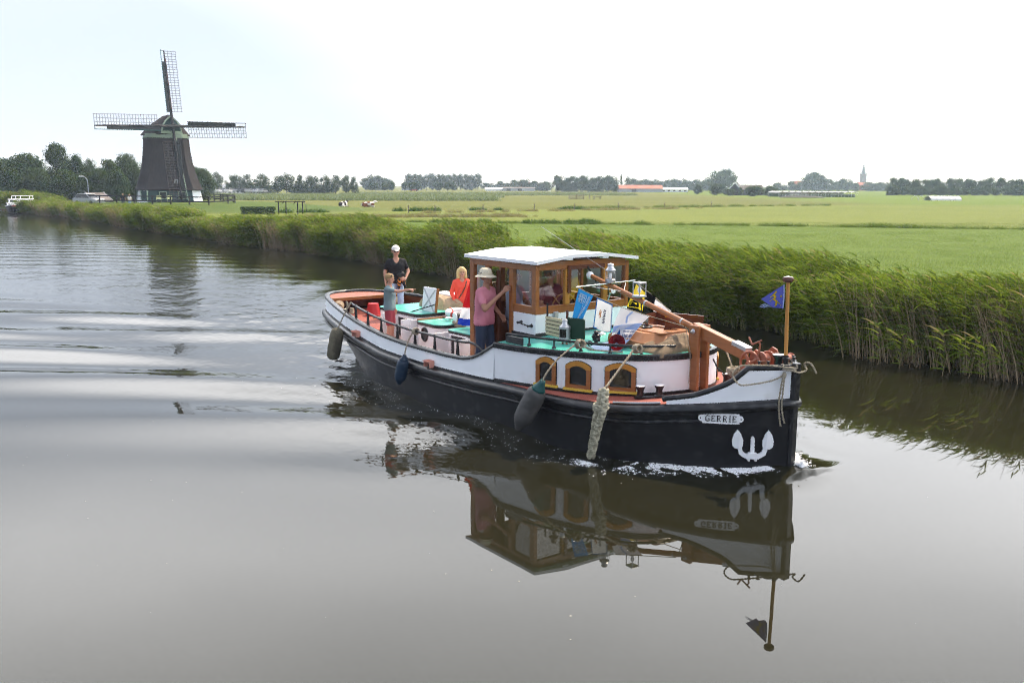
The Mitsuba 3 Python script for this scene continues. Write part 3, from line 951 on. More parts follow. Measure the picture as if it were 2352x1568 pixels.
# near side: aft panel with window, doorway, door posts, fore window
t0, t1 = WT - 0.06, WT + 0.008
post(WA0 + 0.11, -5.74, t0, t1, 0.50, 1.72, 'side_panel', 'dark_varnish')
post(-5.74, -5.62, t0, t1 + 0.004, 0.50, WZ1 - 0.10, 'door_post')
post(-5.03, -4.92, t0, t1 + 0.010, 0.62, WZ1 - 0.10, 'door_post')
post(-4.92, WA1 - 0.10, t0, t1, WB, WB + 0.13, 'bottom_rail')
bo('window_pane', bxx(-4.92, WA1 - 0.10, WT - 0.03, WT - 0.028, WB + 0.13, WZ1 - 0.10), 'pane_glass', parent=wh)
bo('window_pane', bxx(WA0 + 0.11, -5.74, WT - 0.03, WT - 0.028, 1.72, WZ1 - 0.10), 'pane_glass', parent=wh)
# the open sliding door, pushed inside
post(-5.56, -5.47, t0 - 0.09, t0 - 0.04, 0.55, 2.30, 'door_stile', 'dark_varnish')
# far side
t0, t1 = -(WT - 0.06), -(WT + 0.008)
post(WA0 + 0.11, WA1 - 0.10, t0, t1, WB, WB + 0.13, 'bottom_rail')
for a in (-5.6, -4.98):
    post(a, a + 0.09, t0, t1, WB + 0.13, WZ1 - 0.10, 'mullion')
bo('window_pane', bxx(WA0 + 0.11, WA1 - 0.10, -WT + 0.028, -WT + 0.03, WB + 0.13, WZ1 - 0.10), 'pane_glass', parent=wh)
# front
f0, f1 = WA1 - 0.06, WA1 + 0.008
post(f0, f1, -WT + 0.07, WT - 0.07, WB, WB + 0.13, 'bottom_rail')
post(f0, f1, -WT + 0.07, WT - 0.07, WZ1 - 0.09, WZ1 + 0.05, 'top_rail')
for t_ in (0.36, -0.50):
    post(f0, f1 + 0.004, t_ - 0.05, t_ + 0.05, WB + 0.13, WZ1 - 0.09, 'mullion', 'arch_wood')
sash = [bxx(f1, f1 + 0.03, 0.30, 0.37, WB + 0.32, WZ1 - 0.03, 0.004), bxx(f1, f1 + 0.03, -0.45, 0.30, WZ1 - 0.10, WZ1 - 0.03, 0.004)]
bo('opening_sash', cat(*sash), 'dark_varnish', parent=wh)
for x0, x1 in ((0.41, WT - 0.07), (-0.45, 0.31), (-WT + 0.07, -0.55)):
    bo('window_pane', bxx(WA1 - 0.03, WA1 - 0.028, x0, x1, WB + 0.13, WZ1 - 0.09), 'pane_glass', parent=wh)
bo('wiper', tube([(WA1 + 0.04, -0.05, WZ1 - 0.06), (WA1 + 0.03, -0.26, WZ1 - 0.33)], 0.016, 6), 'black_rubber', parent=wh)
# aft wall
post(WA0 - 0.008, WA0 + 0.06, -WT + 0.07, WT - 0.07, WZ1 - 0.10, WZ1, 'top_rail')
post(WA0 - 0.008, WA0 + 0.06, -WT + 0.07, WT - 0.07, WB, WB + 0.13, 'bottom_rail')
for t_ in (0.35, -0.35):
    post(WA0 - 0.006, WA0 + 0.06, t_ - 0.05, t_ + 0.05, WB + 0.13, WZ1 - 0.10, 'mullion')
bo('window_pane', bxx(WA0 + 0.028, WA0 + 0.03, -WT + 0.07, WT - 0.07, WB + 0.13, WZ1 - 0.10), 'pane_glass', parent=wh)
bo('grab_handle', cat(tube([(-4.72, WT + 0.07, 1.50), (-4.40, WT + 0.07, 1.47)], 0.012, 8), *[lathe([(0.035, 0), (0.02, 0.03), (0.014, 0.07), (0.024, 0.085), (0, 0.09)], 8, (a, WT, z), rot([1, 0, 0], -90)) for a, z in ((-4.70, 1.50), (-4.42, 1.47))]), 'black_paint', True, parent=wh)
bo('hinge_bracket', bx((WA1 + 0.02, 0.62, WB - 0.02), (0.05, 0.10, 0.10), 0.012), 'zinc', parent=wh)
# roof: three flat strips each side of the crown, seams left open
RA0, RA1 = WA0 - 0.06, WA1 + 0.14
for (x0, z0), (x1, z1) in (((1.13, 2.49), (0.40, 2.575)), ((0.40, 2.575), (-0.40, 2.575)), ((-0.40, 2.575), (-1.13, 2.49))):
    d = 0.003
    q = np.array([(x0 - d, z0), (x1 + d, z1), (x1 + d, z1 + 0.055), (x0 - d, z0 + 0.055)])
    for a0, a1 in ((RA0, -5.215), (-5.21, RA1)):
        g = np.array([[(a, t_, z) for t_, z in q] for a in (a0, a1)])
        v = g.reshape(-1, 3)
        f = [[0, 1, 5, 4], [1, 2, 6, 5], [2, 3, 7, 6], [3, 0, 4, 7], [0, 3, 2, 1], [4, 5, 6, 7]]
        bo('roof_panel', mesh(v, f), 'white_paint', parent=wh)
lip = [(RA1 + 0.002, 1.13, 2.49), (RA1 + 0.002, 0.40, 2.575), (RA1 + 0.002, -0.40, 2.575), (RA1 + 0.002, -1.13, 2.49)]
bo('roof_fascia', cat(*[grid(np.array([[np.array(p) + (dx, 0, dz) for p in lip] for dx, dz in ((0, 0.0), (0.010, 0.0), (0.010, 0.056), (0, 0.056))]))]), 'plain_white', parent=wh)
for t_ in (0.42, -0.38):
    bo('gutter_clip', bx((RA1 - 0.05, t_, 2.555), (0.09, 0.14, 0.035), 0.006), 'plain_white', parent=wh)
bo('helm_console', cat(bxx(-4.75, -4.36, -0.6, 0.75, 1.3, 1.72, 0.02), bxx(-5.9, -5.55, -0.9, 0.3, 0.55, 1.0, 0.02)), 'dark_varnish', parent=wh)
wheel = cat(tube([(-4.83, 0.28 * math.cos(x), 1.62 + 0.28 * math.sin(x)) for x in np.linspace(0, 2 * PI, 24, endpoint=False)], 0.016, 6, True), *[tube([(-4.83, 0, 1.62), (-4.83, 0.34 * math.cos(x), 1.62 + 0.34 * math.sin(x))], 0.012, 6) for x in np.arange(0, 2 * PI, PI / 4)])
bo('steering_wheel', wheel, 'varnish', True, parent=wh)

# ---- bow: white bulwark that sweeps up, black cap, small raised deck, stem post
BA = np.array([-1.22, -1.07, -0.90, -0.79, -0.68, -0.57, -0.49, -0.44, -0.40, -0.37, -0.30, -0.2, -0.08, 0.0])
BZ = np.array([0.86, 0.89, 0.93, 0.975, 1.035, 1.10, 1.17, 1.235, 1.30, 1.335, 1.34, 1.345, 1.35, 1.36])
bb = so[so[:, 0] > -1.25]
bz = np.interp(bb[:, 0], BA, BZ)
for sgn in (1, -1):
    rows = []
    for off_, zz in ((0.0, 0), (-0.01, 1), (-0.055, 1), (-0.055, 0)):
        q = inset(bb, -off_)
        rows.append(np.concatenate([q * [1, sgn], (bz if zz else zr(bb[:, 0]) - 0.02)[:, None]], 1))
    bo('bow_bulwark', grid(np.array(rows)), 'white_paint', 40)
    pth = (rows[1] + rows[2]) / 2
    r2 = np.vstack([pth[0] + [-0.05, 0.02 * sgn, -0.02], pth])
    bo('bow_cap_rail', tube(r2, 0.042, 8), 'black_paint', True)
bdk = Polygon(both(inset(so[so[:, 0] > -0.40], 0.05)))
bo('bow_deck', deck_sheet(bdk, lambda a, t: 1.315 + 0 * a), 'turquoise')
bo('bow_deck_front', grid(np.array([[(-0.40, t_, z) for t_ in (-float(half(-0.40)) + 0.07, float(half(-0.40)) - 0.07)] for z in (0.75, 1.31)])), 'white_paint')
bo('stem_post', cat(bx((0.025, 0, 1.14), (0.075, 0.125, 0.56), 0.012), bx((0.02, 0, 0.24), (0.07, 0.11, 1.56), 0.01)), 'black_paint')
bo('foredeck', deck_sheet(hull_poly.intersection(sbox(-0.74, -3, -0.38, 3)), lambda a, t: zr(a) + 0.004), 'red_deck')
bo('deck_edge_batten', tube(np.concatenate([inset(so, 0.02), (zr(so[:, 0]) + 0.02)[:, None]], 1)[(so[:, 0] > -1.95) & (so[:, 0] < -1.2)], 0.018, 6), 'zinc', True)
for t_, s0 in ((1, 0.3), (-1, 0.3)):
    for a in (-0.30, -0.22):
        tq = (float(half(a)) - 0.06) * t_
        bo('fairlead', cat(lathe([(0.03, 0), (0.016, 0.03), (0.016, 0.05), (0.032, 0.065), (0, 0.07)], 8, (a, tq, 1.37)), bx((a, tq, 1.365), (0.09, 0.05, 0.02), 0.004)), 'black_paint', True)


def bollard(a, t_, z, r=0.07, h=0.17, name='bollard'):
    b = bo(name, lathe([(r * 1.15, 0), (r * 1.15, 0.015), (r * 0.72, 0.03), (r * 0.66, h * 0.62), (r * 1.0, h * 0.92), (r * 1.02, h)], 18, (a, t_, z)), 'black_paint', 40)
    bo('white_top', lathe([(r * 0.99, 0), (r * 0.98, 0.006), (0, 0.010)], 18, (a, t_, z + h - 0.002)), 'plain_white', parent=b)
    return b


for sg in (1, -1):
    bo('bollard_base', bx((-1.85, sg * 0.86, 0.715), (0.44, 0.10, 0.03), 0.006, rot([0, 0, 1], -60 * sg)), 'black_paint')
    bollard(-1.91, sg * 0.985, 0.72)
    bollard(-1.775, sg * 0.735, 0.725)
bollard(-0.27, 0.0, 1.32, 0.082, 0.17, 'bow_bitt')
bo('deck_grating_hatch', lathe([(0.10, 0), (0.10, 0.02), (0.06, 0.045), (0, 0.05)], 20, (-3.87, 0.02, crown(0, 0))), 'chrome', True)

# boarding steps on the strake
for a in (-9.35, -6.32):
    t_ = float(half(a))
    n2 = np.array([0.06, 1])
    st = numbered(TUG + '__boarding_step')
    scene[st] = ply(moved(cat(bx((a, t_ + 0.06, zr(a) + 0.11), (0.19, 0.13, 0.014), 0.002), bx((a - 0.09, t_ + 0.05, zr(a) + 0.055), (0.012, 0.10, 0.11)), bx((a + 0.09, t_ + 0.05, zr(a) + 0.055), (0.012, 0.10, 0.11))), BM), 'pink_step')
    for i in range(5):
        bo('tread_bar', bx((a - 0.07 + 0.035 * i, t_ + 0.06, zr(a) + 0.121), (0.012, 0.12, 0.010)), 'pink_step', parent=st)

# nameplate
sarc2 = np.r_[0, np.cumsum(np.linalg.norm(np.diff(so, axis=0), axis=1))]


def on_hull(m, s0, z0, dn=0.0, sgn=1):
    v = np.array(m.vertices)
    def at_(s):
        return np.stack([np.interp(s, sarc2, so[:, i]) for i in (0, 1)], 1)
    q, q2 = at_(s0 + v[:, 0] - 0.05), at_(s0 + v[:, 0] + 0.05)
    t_ = unit(q2 - q)
    q = (q + q2) / 2
    w = np.concatenate([q + np.stack([-t_[:, 1], t_[:, 0]], 1) * (v[:, 2:3] + dn), v[:, 1:2] + z0], 1)
    if sgn < 0:
        w[:, 1] *= -1
    return trimesh.Trimesh(w, m.faces[:, ::-1] if sgn < 0 else m.faces, process=False)


def glyphs(word, h, font='serif'):
    """letters as polygons: slab strokes for the plate"""
    S = {'G': [[(0.62, 0.76), (0.52, 0.93), (0.33, 0.97), (0.12, 0.86), (0.04, 0.5), (0.12, 0.14), (0.33, 0.03), (0.56, 0.1), (0.60, 0.2), (0.60, 0.44), (0.38, 0.44)]],
         'E': [[(0.10, 0), (0.10, 1)], [(0, 0.95), (0.56, 0.95), (0.56, 0.78)], [(0, 0.05), (0.58, 0.05), (0.58, 0.24)], [(0.1, 0.5), (0.42, 0.5)], [(0.42, 0.40), (0.42, 0.60)]],
         'R': [[(0.10, 0), (0.10, 1)], [(0, 0.95), (0.36, 0.95), (0.52, 0.85), (0.54, 0.70), (0.44, 0.54), (0.10, 0.50)], [(0.30, 0.50), (0.54, 0.04), (0.66, 0.04)], [(0, 0.03), (0.24, 0.03)]],
         'I': [[(0.14, 0), (0.14, 1)], [(0, 0.97), (0.28, 0.97)], [(0, 0.03), (0.28, 0.03)]]}
    Wd = {'G': 0.66, 'E': 0.60, 'R': 0.68, 'I': 0.28}
    x, out = 0, []
    for ch in word:
        ls = [LineString(q).buffer(0.075 if i == 0 else 0.05, cap_style=2, join_style=1) for i, q in enumerate(S[ch])]
        g = unary_union(ls)
        out.append((affinity.translate(affinity.scale(g, h, h, origin=(0, 0)), x * h, 0)))
        x += Wd[ch] + 0.26
    return out, (x - 0.26) * h


def name_plate(sgn):
    s0 = float(np.interp(-0.605, so[:, 0], sarc2))
    base = sbox(-0.245, -0.07, 0.245, 0.07).union(Point(-0.255, 0).buffer(0.045)).union(Point(0.255, 0).buffer(0.045))
    pl = numbered(TUG + '__name_plate')
    scene[pl] = ply(moved(on_hull(prism(base.segmentize(0.04), 0.012), s0, 0.645, 0.03, sgn), BM), 'plain_white')
    ls, w = glyphs('GERRIE', 0.085)
    for g in ls:
        g = affinity.translate(g, -w / 2, -0.0425)
        if sgn < 0:
            g = affinity.scale(g, -1, 1, origin=(0, 0))
        bo('letter', on_hull(prism(g.segmentize(0.03), 0.004), s0, 0.645, 0.0425, sgn), 'black_paint', parent=pl)
    for x in (-0.268, 0.268):
        bo('screw', on_hull(prism(Point(x, 0).buffer(0.009), 0.004), s0, 0.645, 0.0425, sgn), 'black_paint', parent=pl)


name_plate(1)
name_plate(-1)

# ---- mast folded down over the wheelhouse: tabernacle, counterweight arm, spar
ab = numbered(TUG + '__tabernacle')
scene[ab] = ply(moved(cat(bx((-1.70, 0.105, 1.24), (0.19, 0.065, 0.98), 0.012), bx((-1.70, -0.105, 1.24), (0.19, 0.065, 0.98), 0.012)), BM), 'spar_wood')
bo('pivot_bolt', cat(tube([(-1.70, 0.19, 1.64), (-1.70, -0.19, 1.64)], 0.018, 8), lathe([(0.04, 0), (0.035, 0.02), (0, 0.022)], 10, (-1.70, 0.14, 1.64), rot([1, 0, 0], -90))), 'zinc', True, parent=ab)
md = unit(np.array([-2.44, 0, 0.62]))
pv = np.array([-1.70, 0, 1.645])
Rm = np.stack([md, [0, 1, 0], np.cross(md, [0, 1, 0])], 1)
mast = numbered(TUG + '__mast')
scene[mast] = ply(moved(cat(tube([pv + md * x for x in (0.10, 0.4, 1.4, 2.5)], [0.042, 0.045, 0.042, 0.036], 14)), BM), 'spar_wood', smooth=50)
bo('counterweight_arm', bx(pv - md * 0.40, (1.02, 0.135, 0.17), 0.010, Rm), 'spar_wood', parent=mast)
bo('counterweight_cap', bx(pv - md * 0.80 + Rm[:, 2] * -0.075 * np.sign(Rm[2, 2]) * -1, (0.27, 0.142, 0.06), 0.006, Rm), 'zinc', parent=mast)
bo('mast_ball', blob(pv + md * 2.54, 0.065, 2), 'plain_white', True, parent=mast)
for x in (0.35, 1.15):
    bo('iron_band', tube([pv + md * x, pv + md * (x + 0.03)], 0.049, 12), 'zinc', parent=mast)
cbp = pv + md * 2.02
bo('crossbar', tube([cbp + (0, 0.74, 0.02), cbp + (0, -0.56, 0.05)], 0.011, 6), 'chrome', True, parent=mast)
for q in ((0, 0.4, 0.0), (0, -0.35, 0.03)):
    bo('crossbar_brace', tube([cbp + q, cbp + (0.32, 0, -0.07)], 0.006, 5), 'zinc', True, parent=mast)
# ---------------------------------------------------------------- things on the tug
# hatch boxes on the after deck
def hatch(name, label, a0, a1, t0, t1, z1, r=0.12):
    key = thing(name, label, 'hatch')
    am, tm = (a0 + a1) / 2, (t0 + t1) / 2
    zb = float(min(deckz(a0), deckz(a1))) - 0.02
    pl = sbox(a0, t0, a1, t1).buffer(-r).buffer(r, quad_segs=5)
    sh = prism(pl, z1 - zb - 0.05)
    sh.apply_translation((0, 0, zb))
    bo('box', sh, 'white_paint', parent=key)
    rim = prism(pl.buffer(0.022, quad_segs=5), 0.055)
    rim.apply_translation((0, 0, z1 - 0.06))
    bo('rim', rim, 'black_paint', parent=key)
    top = prism(pl.buffer(0.014, quad_segs=5), 0.014)
    top.apply_translation((0, 0, z1 - 0.008))
    bo('top', top, 'turquoise', parent=key)
    return key


def opening(key, a0, a1, t, z0, z1):
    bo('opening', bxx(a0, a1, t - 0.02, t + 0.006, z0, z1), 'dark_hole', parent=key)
    fr = [bxx(a0 - 0.04, a0, t, t + 0.02, z0 - 0.03, z1 + 0.03), bxx(a1, a1 + 0.04, t, t + 0.02, z0 - 0.03, z1 + 0.03), bxx(a0, a1, t, t + 0.02, z1, z1 + 0.03)]
    bo('opening_frame', cat(*fr), 'white_paint', parent=key)


def leaf(key, a, t0, t1, z0, z1, nm='open_door'):
    """a steel door leaf standing open, square to the box"""
    d = bo(nm, bxx(a - 0.015, a + 0.015, t0, t1, z0, z1, 0.004), 'white_paint', parent=key)
    for zz in (z0 + 0.12, z1 - 0.12):
        bo('hinge', tube([(a - 0.02, t0 + 0.005, zz - 0.05), (a - 0.02, t0 + 0.005, zz + 0.05)], 0.014, 6), 'zinc', parent=d)


H1 = hatch('engine_hatch', 'aftmost white hatch box with turquoise top, its lid standing open', -10.15, -8.55, -0.35, 0.74, 1.17)
opening(H1, -9.28, -8.72, 0.745, 0.66, 1.05)
leaf(H1, -9.34, 0.76, 1.10, 0.66, 1.14)
leaf(H1, -8.66, 0.76, 1.05, 0.62, 1.08)
lid = bo('raised_lid', bx((-8.80, 0.28, 1.42), (0.50, 0.035, 0.50), 0.006, rot([1, 0, 0], 7)), 'white_paint', parent=H1)
for k in (45, -45):
    bo('lid_stiffener', bx((-8.80, 0.305, 1.42), (0.64, 0.014, 0.022), 0, rot([1, 0, 0], 7) @ rot([0, 1, 0], k)), 'zinc', parent=lid)
bo('lid_edge', bx((-8.54, 0.27, 1.42), (0.022, 0.06, 0.50), 0.004, rot([1, 0, 0], 7)), 'varnish', parent=lid)
bo('lid_stay', tube([(-8.56, 0.31, 1.34), (-8.95, 0.66, 1.17)], 0.013, 6), 'black_paint', parent=H1)
H2 = hatch('cabin_hatch', 'middle white hatch box with rounded corners and a round ventilator on top', -8.45, -7.55, 0.02, 0.86, 1.07, 0.2)
bo('porthole', cat(tube([(-8.05 + 0.11 * math.cos(x), 0.875, 0.84 + 0.13 * math.sin(x)) for x in np.linspace(0, 2 * PI, 20, endpoint=False)], 0.018, 6, True)), 'black_paint', parent=H2)
bo('porthole_hole', lathe([(0.11, 0), (0, 0.004)], 20, (-8.05, 0.866, 0.84), rot([1, 0, 0], -90)), 'dark_hole', parent=H2)
bo('wood_edge', bxx(-8.46, -8.38, 0.1, 0.80, 1.06, 1.10, 0.006), 'varnish', parent=H2)
leaf(H2, -8.5, 0.60, 0.92, 0.55, 1.08)
bo('ventilator', cat(lathe([(0.055, 0), (0.055, 0.05), (0.09, 0.055), (0.09, 0.075), (0.06, 0.09), (0, 0.095)], 18, (-7.98, 0.34, 1.065))), 'chrome', 50, parent=H2)
H3 = hatch('store_hatch', 'foremost white hatch box with open doors beside the man in the sun hat', -7.30, -6.42, 0.0, 0.84, 1.03)
opening(H3, -7.12, -6.60, 0.845, 0.55, 0.95)
leaf(H3, -7.2, 0.86, 1.20, 0.52, 1.0)
leaf(H3, -6.5, 0.86, 1.18, 0.52, 0.96)
bo('wood_edge', bxx(-6.46, -6.40, 0.1, 0.82, 1.02, 1.07, 0.006), 'varnish', parent=H3)
lid = bo('raised_lid', bx((-6.98, 0.42, 1.27), (0.46, 0.03, 0.44), 0.006, rot([1, 0, 0], 7)), 'white_paint', parent=H3)
for k in (42, -42):
    bo('lid_stiffener', bx((-6.98, 0.442, 1.27), (0.56, 0.014, 0.020), 0, rot([1, 0, 0], 7) @ rot([0, 1, 0], k)), 'zinc', parent=lid)

# towing bitt with rope round it
BT = thing('towing_bitt', 'black towing bitt with white ends, rope wound round it, behind the wheelhouse', 'bollard')
bo('post', tube([(-7.42, 0.0, 0.9), (-7.42, 0.0, 1.46)], 0.085, 16), 'black_paint', 40, parent=BT)
bo('white_top', lathe([(0.088, 0), (0.088, 0.012), (0, 0.018)], 16, (-7.42, 0.0, 1.455)), 'plain_white', parent=BT)
bo('cross_bar', tube([(-7.62, 0.42, 1.19), (-7.40, -0.45, 1.19)], 0.095, 16), 'black_paint', 40, parent=BT)
bo('white_end', tube([(-7.625, 0.44, 1.19), (-7.62, 0.418, 1.19)], 0.097, 16), 'plain_white', 40, parent=BT)


def coil(c, r, n, dz, rr, seed=0, ax=None, ell=1.0):
    rg = np.random.default_rng(seed)
    t_ = np.linspace(0, n * 2 * PI, n * 14)
    p = np.stack([r * np.cos(t_) * ell, r * np.sin(t_), dz * t_ / (2 * PI)], 1) + rg.normal(0, rr * 0.35, (len(t_), 3)) * [1, 1, 0.4]
    if ax is not None:
        p = p @ np.asarray(ax).T
    return tube(p + np.asarray(c, float), rr, 6)


bo('rope_turns', cat(coil((-7.58, 0.24, 1.19), 0.125, 5, 0.045, 0.022, 3, rot([0, 0, 1], -76) @ rot([0, 1, 0], 90)), coil((-7.52, 0.30, 1.04), 0.20, 4, 0.022, 0.02, 4)), 'rope', True, parent=BT)

# dark varnished lining inside the stern bulwark
sl_ = np.array([p for p in inset(so, 0.088) if p[0] < -10.5])
sl_ = np.vstack([sl_[::-1], sl_ * [1, -1]])
bo('stern_lining', grid(np.array([np.concatenate([sl_, (deckz(sl_[:, 0]) + 0.005)[:, None]], 1), np.concatenate([sl_, (capz(sl_[:, 0]) - 0.02)[:, None]], 1)])), 'dark_varnish', 40)

# stern: wooden grating seat, red bucket, fender, ropes
SG = thing('slatted_bench', 'red slatted seat across the stern with a varnished front edge', 'seat')
for k in range(11):
    a = -13.02 + k * 0.085
    w = float(half(a)) - 0.10
    if w > 0.1:
        bo('slat', bxx(a - 0.03, a + 0.03, -w, w, 1.13, 1.155, 0.004), 'red_seat', parent=SG)
bo('front_edge', bxx(-12.14, -12.09, -0.92, 0.92, 1.08, 1.165, 0.01), 'varnish', parent=SG)
bo('bearer', cat(bxx(-13.0, -12.12, -0.45, -0.40, 1.09, 1.13), bxx(-13.0, -12.12, 0.40, 0.45, 1.09, 1.13)), 'varnish', parent=SG)
BU = thing('red_bucket', 'red plastic bucket upside down under the stern seat', 'bucket')
bo('shell', lathe([(0.175, 0), (0.185, 0.015), (0.17, 0.03), (0.125, 0.27), (0.12, 0.28), (0, 0.28)], 20, (-11.72, 0.02, float(deckz(-11.7)))), P('bucket_red', (0.50, 0.025, 0.025), 0.4), 40, parent=BU)


def knit(p0, p1, r, n=22, waves=15):
    """a knotted rope fender: a lumpy sausage with a raised diamond net"""
    p0, p1 = np.asarray(p0, float), np.asarray(p1, float)
    L = np.linalg.norm(p1 - p0)
    z = np.linspace(0, 1, 40)
    th = np.linspace(0, 2 * PI, n * 2, endpoint=False)
    prof_ = r * np.clip(1 - np.abs(2 * z - 1) ** 7, 0.0, 1) ** 0.5
    Z, A_ = np.meshgrid(z, th, indexing='ij')
    rad = prof_[:, None] * (1 + 0.11 * np.abs(np.sin(Z * waves * PI * L / 0.6 + A_ * 4)) * np.abs(np.sin(Z * waves * PI * L / 0.6 - A_ * 4)) * 1.6 - 0.05)
    d = unit(p1 - p0)
    u_ = unit(np.cross(d, [0.3, 0.2, 0.9]))
    v_ = np.cross(d, u_)
    g = p0 + Z[..., None] * (p1 - p0) + rad[..., None] * (np.cos(A_)[..., None] * u_ + np.sin(A_)[..., None] * v_)
    return grid(np.concatenate([g, g[:, :1]], 1))


def rope_line(pts, r, sag=0.0):
    p = np.asarray(pts, float)
    q = np.linspace(0, len(p) - 1, 10 * (len(p) - 1) + 1)
    c = PchipInterpolator(np.arange(len(p)), p)(q) if len(p) > 2 else np.stack([np.interp(q, [0, 1], p[:, i]) for i in range(3)], 1)
    # two strands laid round each other
    s = np.r_[0, np.cumsum(np.linalg.norm(np.diff(c, axis=0), axis=1))]
    qq = np.linspace(0, s[-1], max(12, int(s[-1] / 0.012)))
    c = np.stack([np.interp(qq, s, c[:, i]) for i in range(3)], 1)
    t_ = unit(np.gradient(c, axis=0))
    u_ = unit(np.cross(t_, [0.21, 0.13, 0.9]))
    v_ = np.cross(t_, u_)
    ph = qq / (r * 9) * 2 * PI
    return cat(*[tube(c + (u_ * np.cos(ph + k)[:, None] + v_ * np.sin(ph + k)[:, None]) * r * 0.5, r * 0.62, 5) for k in (0, PI)])


P('knit_rope', scuffed((0.19, 0.165, 0.115), (0.09, 0.08, 0.055), 50, 0.4, 0.6, 1.0), 0.95)
P('fender_blue', scuffed((0.012, 0.030, 0.060), (0.03, 0.05, 0.07), 8), 0.45)
P('fender_grey', scuffed((0.060, 0.058, 0.056), (0.10, 0.095, 0.09), 6, 0.4, 0.7, 0.8), 0.6)
P('fender_teal', (0.010, 0.070, 0.068), 0.5)
sf = thing('stern_fender', 'brown knotted rope fender lying under the stern seat', 'fender')
bo('body', knit((-11.95, -0.88, 1.0), (-11.62, -0.32, 0.98), 0.12), 'knit_rope', True, parent=sf)
sf2 = thing('stern_fender', 'tan rolled fender lying in the near corner of the stern', 'fender')
bo('body', cat(tube([(-12.2, 0.66, 0.98), (-11.62, 0.98, 0.98)], [0.13, 0.12], 14), coil((-11.62, 0.98, 0.98), 0.07, 3, 0.02, 0.025, 5, rot([0, 1, 0], 70))), 'tarp_brown', 40, parent=sf2)
rc = thing('rope_coil', 'loose grey rope lying on the red after deck', 'rope')
rgx = np.random.default_rng(3)
q = np.stack([-11.25 + 0.28 * np.sin(np.linspace(0, 9, 60)) * np.linspace(1, 0.5, 60), 0.15 + np.linspace(0, -0.75, 60) + 0.12 * np.cos(np.linspace(0, 13, 60)), 0 * np.linspace(0, 1, 60)], 1)
q[:, 2] = deckz(q[:, 0]) + 0.03 + 0.02 * np.sin(np.arange(60) * 0.8)
bo('rope', tube(q, 0.022, 6), 'rope', True, parent=rc)
cl_ = thing('mooring_rope', 'pale mooring rope made fast at the near quarter of the stern', 'rope')
bo('rope', cat(coil((-10.4, 1.32, 1.02), 0.09, 4, 0.03, 0.02, 6), rope_line([(-10.35, 1.38, 1.1), (-10.2, 1.47, 1.32), (-10.05, 1.5, 1.22)], 0.016)), 'rope', True, parent=cl_)

# tarpaulin roll and white board on the aft hatch, lifebuoy
P('tarp_tan', scuffed((0.33, 0.245, 0.155), (0.22, 0.16, 0.10), 7, 0.45, 0.7, 0.8), 0.85)


def crumple(a0, a1, t0, t1, z0, h, seed, amp=0.3, n=34, fq=6, soft=0.16):
    """a heap of cloth: a soft box with folds"""
    u, v = np.meshgrid(np.linspace(0, 1, n), np.linspace(0, 1, n), indexing='ij')
    e = np.clip(np.minimum(np.minimum(u, 1 - u), np.minimum(v, 1 - v)) / soft, 0, 1)
    q = np.stack([u * fq, v * fq, 0 * u + seed], -1)
    r = np.abs(meshkit.fbm(q, 3, seed) - 0.5) * 2
    z = z0 + h * np.sqrt(e) * (1 - amp * r) * (0.75 + 0.5 * meshkit.noise(np.stack([u * 2, v * 2, 0 * u], -1), seed + 5))
    a = a0 + (a1 - a0) * u + 0.04 * (meshkit.noise(q * 0.7, seed + 2) - 0.5)
    t_ = t0 + (t1 - t0) * v + 0.04 * (meshkit.noise(q * 0.7, seed + 3) - 0.5)
    return grid(np.stack([a, t_, z], -1))


TR = thing('rolled_tarpaulin', 'tan tarpaulin bundle tied with cord on the aftmost hatch', 'tarpaulin')
bo('cloth', crumple(-9.75, -8.75, -0.55, -0.02, 1.16, 0.24, 4, 0.18), 'tarp_tan', True, parent=TR)
bo('cord', tube([(-9.45, 0.02, 1.17), (-9.46, -0.05, 1.33), (-9.45, -0.28, 1.42), (-9.44, -0.5, 1.3)], 0.012, 5), 'rope', True, parent=TR)
WB_ = thing('white_board', 'white board lying flat on the far side of the aftmost hatch', 'board')
bo('panel', bx((-9.5, -0.72, 1.40), (1.0, 0.36, 0.03), 0.006), 'plain_white', parent=WB_)
bo('support', cat(bx((-9.85, -0.72, 1.28), (0.05, 0.30, 0.22)), bx((-9.15, -0.72, 1.28), (0.05, 0.30, 0.22))), 'white_paint', parent=WB_)
LB = thing('lifebuoy', 'white lifebuoy with red bands lying on the hatch', 'lifebuoy')
P('buoy_red', (0.60, 0.045, 0.03), 0.5)
for k in range(8):
    a0, a1 = k * PI / 4, (k + 1) * PI / 4
    if k % 2:
        a0 += 0.32
        a1 -= 0.32
    else:
        a0 -= 0.32
        a1 += 0.32
    bo('red_band' if k % 2 else 'ring', moved(tube([(0.23 * math.cos(x), 0.23 * math.sin(x), 0) for x in np.linspace(a0, a1, 9)], 0.072 if k % 2 else 0.07, 12), frame((-8.30, -0.12, 1.16), rot([0, 1, 0], 6)[:, 0], rot([0, 1, 0], 6)[:, 1])), 'buoy_red' if k % 2 else 'plain_white', True, parent=LB)

# fenders over the near side
F1 = thing('knotted_fender', 'brown knotted rope fender hanging over the near quarter', 'fender')
fz = float(half(-10.05)) + 0.2
bo('body', knit((-10.10, fz - 0.02, 0.79), (-10.28, fz + 0.04, 0.10), 0.135), 'knit_rope', True, parent=F1)
bo('lanyard', rope_line([(-10.10, fz - 0.02, 0.79), (-10.02, half(-10.0) + 0.07, 1.06), (-9.98, half(-10.0) - 0.09, 1.33)], 0.014), 'rope', True, parent=F1)


